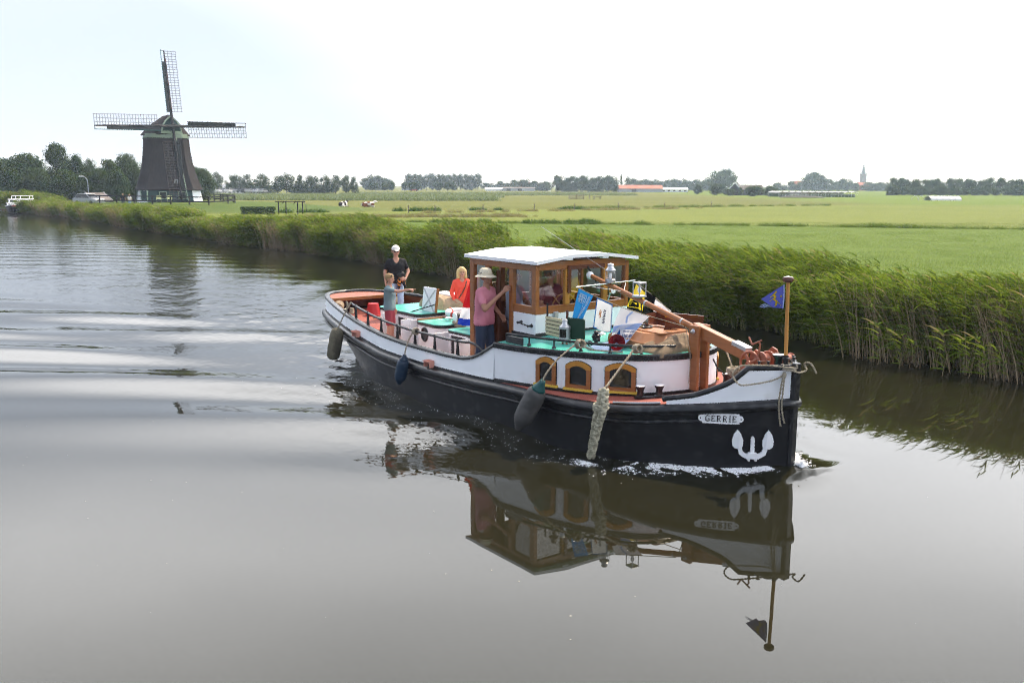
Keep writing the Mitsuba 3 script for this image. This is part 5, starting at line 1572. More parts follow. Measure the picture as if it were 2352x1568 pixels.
for z, s_ in ((1.29, 1.0), (1.42, 0.98), (1.44, 0.93), (1.53, 0.80), (1.55, 0.76)):
    ex_ = affinity.scale(hb0, s_, s_).exterior
    hb.append(np.array([(*ex_.interpolate(f, normalized=True).coords[0], z) for f in np.linspace(0, 1, 60)]))
hbm = grid(np.array(hb))
topv = hb[-1]
bo('shell', cat(hbm, mesh(np.vstack([topv, [topv.mean(0)]]), [[i, i + 1, 60] for i in range(59)])), 'box_brown', 25, parent=HB)
bo('raised_panel', moved(prism(sbox(-2.80, -0.22, -2.22, 0.26).buffer(0.06).difference(sbox(-2.76, -0.18, -2.26, 0.22)), 0.02), frame((0, 0, 1.548), (1, 0, 0), (0, 1, 0))), 'box_brown', 30, parent=HB)
bo('deck_glass', lathe([(0.14, 0), (0.14, 0.015), (0.12, 0.02), (0, 0.028)], 22, (-2.85, 0.02, 1.55)), 'port_glass', 40, parent=HB)
bo('glass_ring', ring((-2.85, 0.02, 1.565), 0.135, 0.014, 22, (0, 0, 1)), 'black_paint', True, parent=HB)
bo('skylight_foot', prism(affinity.scale(hb0, 1.03, 1.03), 0.02, frame((0, 0, 1.285), (1, 0, 0), (0, 1, 0))), 'dark_varnish', parent=HB)
DG = thing('dinghy', 'varnished dinghy stern with gold letters ie standing beyond the skylight', 'dinghy')
tr_ = Polygon([(-0.42, 0.30), (0.42, 0.30), (0.40, 0.12), (0.30, 0.0), (-0.30, 0.0), (-0.40, 0.12)])
DM = frame((-2.86, -0.80, 1.40), unit(np.array([0.80, -0.25, 0])), (0, 0, 1))
bo('transom', prism(tr_, 0.04, DM), 'dark_varnish', parent=DG)
hull_ = np.array([[tuple((DM @ np.array([x * s_, y_ * (0.85 + 0.15 * s_) + dz, -z_, 1]))[:3]) for x, y_ in ((-0.42, 0.30), (-0.40, 0.12), (-0.30, 0), (0.30, 0), (0.40, 0.12), (0.42, 0.30))] for z_, s_, dz in ((0.0, 1.0, 0), (0.3, 1.02, 0), (0.62, 0.75, 0.03), (0.80, 0.35, 0.08))])
bo('hull', grid(hull_), 'dark_varnish', 30, parent=DG)
for word, x in (('e', 0.20), ('i', 0.10)):
    tm = meshkit.text_mesh(word, 0.115, 0.006, True)
    bo('gold_letter', moved(tm, DM @ frame((x, 0.10, 0.04), (1, 0, 0), (0, 1, 0))), 'gold_paint', parent=DG)
HN = thing('red_horn', 'dark red flared horn lying on the cabin roof beside the skylight', 'horn')
P('horn_red', (0.23, 0.008, 0.012), 0.35)
hr = rot([0, 0, 1], -47) @ rot([1, 0, 0], -82)
bo('bell', lathe([(0.045, -0.22), (0.055, -0.10), (0.085, -0.02), (0.115, 0.03), (0.125, 0.035), (0.115, 0.02), (0.08, -0.02), (0.045, -0.10), (0.0, -0.14)], 22, (-2.56, 0.86, 1.43), hr), 'horn_red', 40, parent=HN)
bo('stem', tube([np.array((-2.56, 0.86, 1.43)) + hr @ (0, 0, -0.2), np.array((-2.56, 0.86, 1.43)) + hr @ (0, 0, -0.36), (-2.66, 0.55, 1.32)], 0.04, 10), 'horn_red', True, parent=HN)
TB2 = thing('crumpled_tarpaulin', 'crumpled brown canvas cover lying on the roof behind the tabernacle', 'tarpaulin')
mm = crumple(-2.36, -1.86, -0.50, 0.64, 1.27, 0.25, 9, 0.42, 46, 2.6, 0.34)
bo('cloth', mm, 'tarp_brown', 50, parent=TB2)
bo('cord', cat(tube([(-2.32, 0.5, 1.36), (-2.1, 0.2, 1.50), (-1.98, -0.1, 1.42), (-1.92, -0.4, 1.36)], 0.008, 5), tube([(-2.2, 0.60, 1.32), (-2.05, 0.1, 1.47), (-2.0, -0.3, 1.46)], 0.007, 5)), 'rope', True, parent=TB2)
# ---------------------------------------------------------------- people
for nm, c, r in (('skin', (0.48, 0.25, 0.17), 0.5), ('tan_skin', (0.36, 0.17, 0.105), 0.5), ('cloth_black', (0.012, 0.012, 0.014), 0.85), ('cloth_coral', (0.78, 0.085, 0.05), 0.85), ('cloth_pink', (0.56, 0.20, 0.25), 0.85),
                 ('cloth_denim', (0.030, 0.042, 0.075), 0.9), ('cloth_light_denim', (0.36, 0.50, 0.66), 0.9), ('cloth_teal_grey', (0.15, 0.21, 0.225), 0.9), ('cloth_red_shorts', (0.30, 0.045, 0.06), 0.85),
                 ('cloth_maroon', (0.13, 0.015, 0.03), 0.85), ('cloth_blue_grey', (0.20, 0.235, 0.30), 0.9), ('hat_cream', (0.68, 0.60, 0.45), 0.9), ('cap_white', (0.72, 0.69, 0.64), 0.85), ('hair_blond', (0.60, 0.42, 0.19), 0.6),
                 ('hair_sand', (0.30, 0.19, 0.09), 0.7), ('hair_grey', (0.22, 0.20, 0.18), 0.7), ('lens_black', (0.006, 0.006, 0.007), 0.1), ('lip', (0.32, 0.09, 0.08), 0.5), ('shoe_brown', (0.10, 0.05, 0.03), 0.7), ('leather_black', (0.012, 0.011, 0.012), 0.4)):
    P(nm, c, r)
P('scarf_print', proc(lambda p, n, uv: mix((0.012, 0.012, 0.014), (0.62, 0.20, 0.03), smoothstep(0.52, 0.60, fbm(p.x * 26, p.y * 26, p.z * 26, 2)))), 0.85)


def pink_fade(p, n, uv):
    return mix((0.62, 0.235, 0.285), (0.46, 0.135, 0.185), dr.clip(fbm(p.x * 5, p.y * 5, p.z * 5, 3) * 1.5 - 0.35 + (1.7 - p.z) * 0.4, 0, 1))


P('pink_shirt', proc(pink_fade), 0.85)


def S3(c, r):
    return m3.Manifold.sphere(float(r), 20).translate([float(x) for x in c])


def hullb(*cr):
    return m3.Manifold.batch_hull([S3(c, r) for c, r in cr])


def smooth_man(m, length=0.03, it=10):
    t = man(m.refine_to_length(length))
    t.merge_vertices()
    return trimesh.smoothing.filter_taubin(t, iterations=it)


def hand(w, d, palm, curl, sc=1.0, side=1, point=False):
    """palm and five bent fingers; w wrist, d direction of the fingers, palm = palm normal"""
    w, d, pn = np.asarray(w, float), unit(np.asarray(d, float)), unit(np.asarray(palm, float))
    s = unit(np.cross(pn, d)) * side
    kn = [w + sc * (d * L + s * x) for L, x in ((0.088, 0.032), (0.094, 0.011), (0.090, -0.010), (0.080, -0.030))]
    out = [hullb((w, 0.023 * sc), (w + sc * (d * 0.03 + s * 0.022), 0.016 * sc), (w + sc * (d * 0.03 - s * 0.022), 0.016 * sc), (kn[0], 0.0125 * sc), (kn[3], 0.011 * sc))]
    for i, (k, L) in enumerate(zip(kn, (0.072, 0.080, 0.074, 0.058))):
        c = 0.05 if point and i == 0 else curl * (1 + 0.12 * i)
        d1 = unit(d * math.cos(c) + pn * math.sin(c))
        d2 = unit(d * math.cos(2.1 * c) + pn * math.sin(2.1 * c))
        a = k + d1 * L * 0.55 * sc
        b = a + d2 * L * 0.5 * sc
        out += [hullb((k, 0.0105 * sc), (a, 0.0092 * sc)), hullb((a, 0.0092 * sc), (b, 0.0072 * sc))]
    th = w + sc * (d * 0.028 + s * 0.030)
    t1 = th + sc * (d * 0.035 + s * 0.026 + pn * 0.012)
    t2 = t1 + sc * (d * 0.028 + pn * 0.014 - s * 0.004)
    out += [hullb((th, 0.014 * sc), (t1, 0.011 * sc)), hullb((t1, 0.011 * sc), (t2, 0.008 * sc))]
    return m3.Manifold.batch_boolean(out, m3.OpType.Add)


def person(label, M, skin, shirt, legs, J, sleeve=0.5, shorts=False, hair=None, hairstyle='short', head_yaw=0.0, head_pitch=0.0, build=1.0, shoes='leather_black', group=None, detail=True, neckline=0.0, long_legs=True, rough=False):
    """one figure, x forward, y to its left, feet at z = 0; J holds elbows, wrists, knees, ankles and the bend of the back"""
    key = thing('person', label, 'person', group)
    put = lambda nm, m, mat, sm=True: obj(key, nm, moved(m, M), mat, sm)
    b = build
    sp = np.array(J.get('lean', (0, 0)))
    pel, chest, nk = np.array([0, 0, 0.95]), np.array([sp[0] * 0.6, sp[1] * 0.6, 1.29]), np.array([sp[0], sp[1], 1.46])
    R = rot([0, 0, 1], head_yaw) @ rot([0, 1, 0], head_pitch)
    hd = lambda p: nk + R @ (np.array(p, float) - np.array([0, 0, 1.46]))
    sh = {1: nk + (0, 0.175 * b, -0.055), -1: nk + (0, -0.175 * b, -0.055)}
    tor = lambda e: [hullb((pel + (0, 0.085, -0.02), 0.112 * b + e), (pel + (0, -0.085, -0.02), 0.112 * b + e), (pel + (0, 0.07 * b, 0.17), 0.102 * b + e), (pel + (0, -0.07 * b, 0.17), 0.102 * b + e)),
                     hullb((pel + (0, 0.07 * b, 0.17), 0.102 * b + e), (pel + (0, -0.07 * b, 0.17), 0.102 * b + e), (chest + (0.01, 0.09 * b, 0), 0.112 * b + e), (chest + (0.01, -0.09 * b, 0), 0.112 * b + e)),
                     hullb((chest + (0.01, 0.09 * b, 0), 0.112 * b + e), (chest + (0.01, -0.09 * b, 0), 0.112 * b + e), (sh[1] + (0, -0.03, 0), 0.062 + e), (sh[-1] + (0, 0.03, 0), 0.062 + e), (nk + (0, 0, -0.02), 0.058 + e))]
    el, wr, kn, an = J['elbow'], J['wrist'], J.get('knee', {1: (0.03, 0.10, 0.50), -1: (0.03, -0.10, 0.50)}), J.get('ankle', {1: (0, 0.10, 0.08), -1: (0, -0.10, 0.08)})
    V = lambda p: np.asarray(p, float)
    bones = tor(0.0) + [hullb((nk + (0, 0, -0.04), 0.062), (hd((0.012, 0, 1.56)), 0.052))]
    head = [hullb((hd((-0.015, 0, 1.675)), 0.092), (hd((0.03, 0, 1.665)), 0.078)), hullb((hd((0.03, 0, 1.665)), 0.078), (hd((0.045, 0.02, 1.60)), 0.052), (hd((0.045, -0.02, 1.60)), 0.052), (hd((0.066, 0, 1.565)), 0.030)),
            hullb((hd((0.100, 0, 1.655)), 0.010), (hd((0.119, 0, 1.622)), 0.0125), (hd((0.092, 0.011, 1.618)), 0.012), (hd((0.092, -0.011, 1.618)), 0.012))]
    head += [hullb((hd((0.0, s * 0.088, 1.655)), 0.016), (hd((-0.012, s * 0.092, 1.625)), 0.012)) for s in (1, -1)]
    bones += head
    for s in (1, -1):
        bones += [hullb((sh[s], 0.052 * b), (V(el[s]), 0.040 * b)), hullb((V(el[s]), 0.040 * b), (V(wr[s]), 0.026))]
        bones += [hullb((pel + (0, s * 0.09, -0.05), 0.088 * b), (V(kn[s]), 0.056)), hullb((V(kn[s]), 0.056), (V(kn[s]) * 0.6 + V(an[s]) * 0.4 + (-0.015, 0, 0), 0.052), (V(an[s]), 0.038)),
                  hullb((V(an[s]) + (-0.03, 0, -0.04), 0.036), (V(an[s]) + (0.14, s * 0.02, -0.05), 0.026))]
    body = m3.Manifold.batch_boolean(bones, m3.OpType.Add)
    tb = smooth_man(body, 0.035 if detail else 0.06)
    if detail:
        bm = m3.Manifold(m3.Mesh(np.asarray(tb.vertices, np.float32), np.asarray(tb.faces, np.uint32)))
        for s in (1, -1):
            hj = J.get('hand', {}).get(s, (unit(V(wr[s]) - V(el[s])), (0, -s, 0), 0.35, False))
            hm = hand(V(wr[s]), hj[0], hj[1], hj[2], 1.0, s, hj[3])
            bm = bm + hm if bm.status() == m3.Error.NoError else hm
        tb = man(bm)
    obj(key, 'body', moved(tb, M), skin, 50)
    # shirt
    cl = tor(0.013)
    cut = nk + (0.05 + neckline * 0.02, 0, 0.045 - neckline * 0.05)
    sl = []
    for s in (1, -1):
        d = V(el[s]) - sh[s]
        sl.append(hullb((sh[s], 0.066 * b), (sh[s] + d * min(sleeve, 1.0), 0.056 * b)))
        if sleeve > 1:
            sl.append(hullb((V(el[s]), 0.054 * b), (V(el[s]) + (V(wr[s]) - V(el[s])) * (sleeve - 1), 0.038)))
    sm = m3.Manifold.batch_boolean(cl + sl, m3.OpType.Add) - hullb((nk + (0.02, 0, 0.03), 0.066 + 0.02 * neckline), (nk + (0.16, 0, 0.02 - 0.1 * neckline), 0.03))
    sm = sm.trim_by_plane([0, 0, 1], 0.86)
    ts = smooth_man(sm, 0.03 if detail else 0.06, 6)
    v = np.array(ts.vertices)
    fold = meshkit.fbm(v * [14, 14, 7] + len(label), 3, 3) - 0.5
    ts.vertices = v + ts.vertex_normals * (0.020 * fold)[:, None]
    put('shirt', ts, shirt)
    lg = []
    for s in (1, -1):
        k, a = V(kn[s]), V(an[s])
        if shorts:
            lg.append(hullb((pel + (0, s * 0.09, -0.05), 0.105 * b), (k * 0.85 + (pel + (0, s * 0.09, -0.05)) * 0.15, 0.086)))
        else:
            lg += [hullb((pel + (0, s * 0.09, -0.05), 0.102 * b), (k, 0.074)), hullb((k, 0.074), (a + (0, 0, -0.01), 0.058))]
    lm = m3.Manifold.batch_boolean(lg + [hullb((pel + (0, 0.085, -0.02), 0.118 * b), (pel + (0, -0.085, -0.02), 0.118 * b), (pel + (0, 0.07, 0.05), 0.112 * b), (pel + (0, -0.07, 0.05), 0.112 * b))], m3.OpType.Add)
    tl = smooth_man(lm, 0.035 if detail else 0.07, 6)
    v = np.array(tl.vertices)
    tl.vertices = v + tl.vertex_normals * (0.016 * (meshkit.fbm(v * [12, 12, 6] + 3, 3, 5) - 0.5))[:, None]
    put('shorts' if shorts else 'trousers', tl, legs)
    for s in (1, -1):
        a = V(an[s])
        put('shoe', man(hullb((a + (-0.035, 0, -0.04), 0.042), (a + (0.15, s * 0.02, -0.052), 0.032), (a + (0.02, 0, -0.01), 0.045))), shoes)
    if not detail:
        if hair:
            put('hair', man(hullb((hd((-0.02, 0, 1.70)), 0.098), (hd((-0.03, 0, 1.64)), 0.085))), hair)
        return key, hd, nk, R, put
    # face
    for s in (1, -1):
        put('eye', blob(hd((0.101, s * 0.033, 1.657)), (0.010, 0.017, 0.010), 1), 'lens_black')
        put('eyebrow', tube([hd((0.105, s * 0.018, 1.676)), hd((0.100, s * 0.05, 1.678))], 0.005, 5), hair or 'hair_sand')
    put('mouth', tube([hd((0.090, 0.024, 1.588)), hd((0.099, 0, 1.587)), hd((0.090, -0.024, 1.588))], [0.006, 0.010, 0.006], 6), 'lip')
    if hair:
        cap_ = hullb((hd((-0.022, 0, 1.69)), 0.102), (hd((0.012, 0, 1.70)), 0.090))
        if hairstyle == 'long':
            cap_ = cap_ + hullb((hd((-0.03, 0.03, 1.66)), 0.10), (hd((-0.045, 0.07, 1.50)), 0.062), (hd((-0.045, -0.07, 1.50)), 0.062), (hd((-0.03, -0.03, 1.66)), 0.10)) + hullb((hd((0.0, 0.085, 1.66)), 0.04), (hd((0.025, 0.10, 1.52)), 0.035)) + hullb((hd((0.0, -0.085, 1.66)), 0.04), (hd((0.025, -0.10, 1.52)), 0.035))
            cap_ = cap_ - hullb((hd((0.14, 0.045, 1.60)), 0.05), (hd((0.14, -0.045, 1.60)), 0.05), (hd((0.155, 0.04, 1.66)), 0.055), (hd((0.155, -0.04, 1.66)), 0.055), (hd((0.09, 0.03, 1.56)), 0.05), (hd((0.09, -0.03, 1.56)), 0.05))
        else:
            cap_ = cap_ - hullb((hd((0.17, 0.07, 1.60)), 0.09), (hd((0.17, -0.07, 1.60)), 0.09), (hd((0.17, 0.0, 1.67)), 0.075), (hd((0.06, 0.0, 1.50)), 0.10))
            cap_ = cap_ - hullb((hd((0.0, 0.12, 1.58)), 0.06), (hd((0.03, 0.13, 1.65)), 0.035)) - hullb((hd((0.0, -0.12, 1.58)), 0.06), (hd((0.03, -0.13, 1.65)), 0.035))
        th_ = smooth_man(cap_, 0.016, 4)
        v = np.array(th_.vertices)
        th_.vertices = v + th_.vertex_normals * (0.022 * (meshkit.fbm(v * [60, 60, 22], 3, 2) - 0.5))[:, None]
        put('hair', th_, hair)
    return key, hd, nk, R, put


def stand(a, t_, z, face, h):
    """where a figure stands on the tug: boat point, facing direction in the world plane, height"""
    o = bpt((a, t_, z))
    f = unit(np.array([face[0], face[1], 0.0]))
    return frame(o, f * h / 1.75, np.array([-f[1], f[0], 0]) * h / 1.75, np.array([0, 0, h / 1.75]))


# the man in the sun hat, one hand on the door post
Mm = stand(-5.45, 1.26, float(deckz(-5.45)), (0.86, -0.5), 1.83)
inv = np.linalg.inv(Mm)
tgt = (inv @ np.r_[bpt((-4.96, 1.10, 2.02)), 1])[:3]
J = {'elbow': {-1: (0.20, -0.30, 1.16), 1: (-0.02, 0.30, 1.16)}, 'wrist': {-1: tuple(tgt + np.array([-0.09, -0.02, -0.03])), 1: (0.16, 0.26, 1.00)}, 'lean': (0.03, 0),
     'hand': {-1: ((0.8, 0.15, 0.6), (0.2, 1, 0), 0.75, False)}, 'ankle': {1: (0.06, 0.10, 0.08), -1: (-0.08, -0.11, 0.08)}, 'knee': {1: (0.06, 0.10, 0.5), -1: (-0.01, -0.10, 0.50)}}
k, hd, nk, R, put = person('man in a cream sun hat and pink T-shirt holding the wheelhouse door post', Mm, 'tan_skin', 'pink_shirt', 'cloth_denim', J, 0.62, hair='hair_grey', head_yaw=-4, build=1.06)
hat = [(0.0, 0.152), (0.05, 0.150), (0.088, 0.128), (0.100, 0.07), (0.106, 0.045), (0.165, 0.012), (0.168, 0.006), (0.104, 0.036), (0.09, 0.05)]
hm_ = lathe(hat, 24)
v = np.array(hm_.vertices) * [1.1, 0.98, 1.0]
v[:, 2] += -0.10 * (v[:, 0] ** 2) + 0.12 * v[:, 1] ** 2 - 0.01
put('sun_hat', trimesh.Trimesh(np.array([hd((p[0] - 0.005, p[1], p[2] + 1.655)) for p in v]), hm_.faces, process=False), 'hat_cream')
put('hat_band', tube([hd((0.118 * math.cos(x) - 0.005, 0.105 * math.sin(x), 1.707)) for x in np.linspace(0, 2 * PI, 20, endpoint=False)], 0.006, 5, True), 'hat_cream')
put('belt', tube([(0.118 * math.cos(x), 0.2 * math.sin(x), 0.985) for x in np.linspace(0, 2 * PI, 20, endpoint=False)], 0.012, 5, True), 'leather_black')

# the boy, pointing
Mb = stand(-8.85, 1.20, float(deckz(-8.85)), (0.97, -0.25), 1.42)
J = {'elbow': {-1: (0.30, -0.16, 1.36), 1: (0.0, 0.27, 1.14)}, 'wrist': {-1: (0.56, -0.10, 1.41), 1: (0.02, 0.30, 0.88)}, 'hand': {-1: ((1, 0.05, 0.02), (0, 0.3, -1), 1.1, True)}}
k, hd, nk, R, put = person('boy in a grey T-shirt and red shorts pointing with outstretched arm', Mb, 'skin', 'cloth_teal_grey', 'cloth_red_shorts', J, 0.6, shorts=True, hair='hair_sand', head_pitch=4, build=0.94)
put('sunglasses', cat(*[blob(hd((0.075, s * 0.04, 1.745)), (0.012, 0.03, 0.02), 1) for s in (1, -1)], tube([hd((0.07, s, 1.745 if abs(s) < 0.08 else 1.70)) for s in (-0.095, -0.06, 0, 0.06, 0.095)], 0.006, 5)), 'lens_black')

# the woman in the white cap
Mw = stand(-11.15, -0.28, float(deckz(-11.15)), (0.30, -1.0), 1.62)
J = {'elbow': {-1: (-0.03, -0.27, 1.14), 1: (0.0, 0.31, 1.16)}, 'wrist': {-1: (0.03, -0.27, 0.90), 1: (0.17, 0.20, 0.98)}, 'hand': {1: ((0.3, -0.9, 0), (-0.5, -0.3, 0), 0.6, False)}}
k, hd, nk, R, put = person('woman in a white cap, dark glasses and black T-shirt standing in the stern', Mw, 'skin', 'cloth_black', 'cloth_light_denim', J, 0.62, hair='hair_sand', build=1.04, neckline=1.0)
put('cap', smooth_man(hullb((hd((-0.015, 0, 1.705)), 0.105), (hd((0.02, 0, 1.70)), 0.095)) - m3.Manifold.cube((0.6, 0.6, 0.3), True).translate(hd((0.0, 0, 1.54)).tolist()), 0.02, 3), 'cap_white')
put('cap_peak', man(hullb((hd((0.07, 0.055, 1.695)), 0.008), (hd((0.07, -0.055, 1.695)), 0.008), (hd((0.17, 0.03, 1.672)), 0.006), (hd((0.17, -0.03, 1.672)), 0.006))), 'cap_white')
put('sunglasses', cat(*[blob(hd((0.104, s * 0.035, 1.655)), (0.012, 0.030, 0.018), 2) for s in (1, -1)], *[tube([hd((0.10, s * 0.06, 1.66)), hd((0.0, s * 0.097, 1.66))], 0.005, 5) for s in (1, -1)], tube([hd((0.11, 0.01, 1.66)), hd((0.11, -0.01, 1.66))], 0.005, 5)), 'lens_black')
put('waist_bag', man(hullb(((0.13, 0.02, 1.08), 0.06), ((0.13, 0.13, 1.10), 0.06), ((0.13, 0.10, 0.99), 0.05))), 'leather_black')
put('tied_jacket', smooth_man(hullb(((0.0, 0.14, 1.0), 0.07), ((0.0, -0.14, 1.0), 0.07), ((0.08, 0, 1.0), 0.09)), 0.04, 3), 'cloth_black')
put('scarf', cat(tube([(0.15, 0.03, 1.03), (0.17, 0.05, 0.9), (0.16, 0.03, 0.74)], [0.03, 0.05, 0.035], 8), tube([(0.14, 0.10, 1.02), (0.16, 0.16, 0.9), (0.15, 0.20, 0.78)], [0.03, 0.045, 0.03], 8)), 'scarf_print')
put('wristwatch', tube([np.array(J['wrist'][1]) + 0.033 * np.array([0.3 * math.cos(x), 0.5 * math.cos(x), math.sin(x)]) for x in np.linspace(0, 2 * PI, 12, endpoint=False)], 0.007, 5, True), 'plain_white')

# the blonde woman in coral
Mc = stand(-8.95, -0.62, float(deckz(-8.9)) - 0.02, (0.22, -1.0), 1.47)
J = {'elbow': {-1: (0.02, -0.27, 1.14), 1: (0.02, 0.28, 1.15)}, 'wrist': {-1: (0.16, -0.22, 0.95), 1: (0.14, 0.24, 0.93)}}
k, hd, nk, R, put = person('blonde woman in a coral red top with a dark shoulder strap', Mc, 'skin', 'cloth_coral', 'cloth_denim', J, 1.85, hair='hair_blond', hairstyle='long', build=1.0, neckline=0.5)
put('shoulder_strap', tube([(0.0, 0.12, 1.475), (0.10, 0.10, 1.40), (0.138, 0.06, 1.28), (0.13, -0.02, 1.12), (0.11, -0.10, 1.0)], 0.014, 6), 'shoe_brown')

# inside the wheelhouse
Mh = stand(-5.08, 0.12, 0.53, (0.6, -0.8), 1.80)
J = {'elbow': {-1: (0.12, -0.29, 1.14), 1: (0.12, 0.27, 1.14)}, 'wrist': {-1: (0.32, -0.20, 1.12), 1: (0.32, 0.16, 1.12)}}
person('helmsman in a maroon shirt at the wheel inside the wheelhouse', Mh, 'tan_skin', 'cloth_maroon', 'cloth_denim', J, 0.6, hair='hair_grey', head_yaw=-12)
Mg = stand(-5.62, 0.50, 0.53, (0.9, 0.3), 1.76)
J = {'elbow': {-1: (0.03, -0.28, 1.14), 1: (0.05, 0.27, 1.14)}, 'wrist': {-1: (0.14, -0.24, 0.93), 1: (0.20, 0.18, 1.0)}}
person('man in a blue grey shirt standing inside the wheelhouse doorway', Mg, 'skin', 'cloth_blue_grey', 'cloth_blue_grey', J, 1.7, hair='hair_grey', head_yaw=-20)

# people far off
J = {'elbow': {-1: (-0.02, -0.27, 1.13), 1: (-0.02, 0.27, 1.13)}, 'wrist': {-1: (0.06, -0.28, 0.9), 1: (0.06, 0.28, 0.9)}}
for lab, x, y, z, sh_, lg_ in (('distant person in a black top left of the windmill', -51.7, 125.6, 0.72, 'cloth_black', 'cloth_denim'), ('distant person in a white top left of the windmill', -50.75, 125.4, 0.62, 'cap_white', 'cloth_light_denim'),
                               ('far off person in an orange top above the moored cruiser', -85.2, 160.5, 0.6, 'cloth_coral', 'cloth_light_denim'), ('far off person in a pale pink top above the moored cruiser', -86.3, 160.8, 0.6, 'pink_shirt', 'cloth_denim')):
    o = np.array([x, y, z])
    f = unit(np.array([0.3, -1, 0]))
    person(lab, frame(o, f, (-f[1], f[0], 0), (0, 0, 1)), 'skin', sh_, lg_, J, 0.6, hair='hair_sand', detail=False)
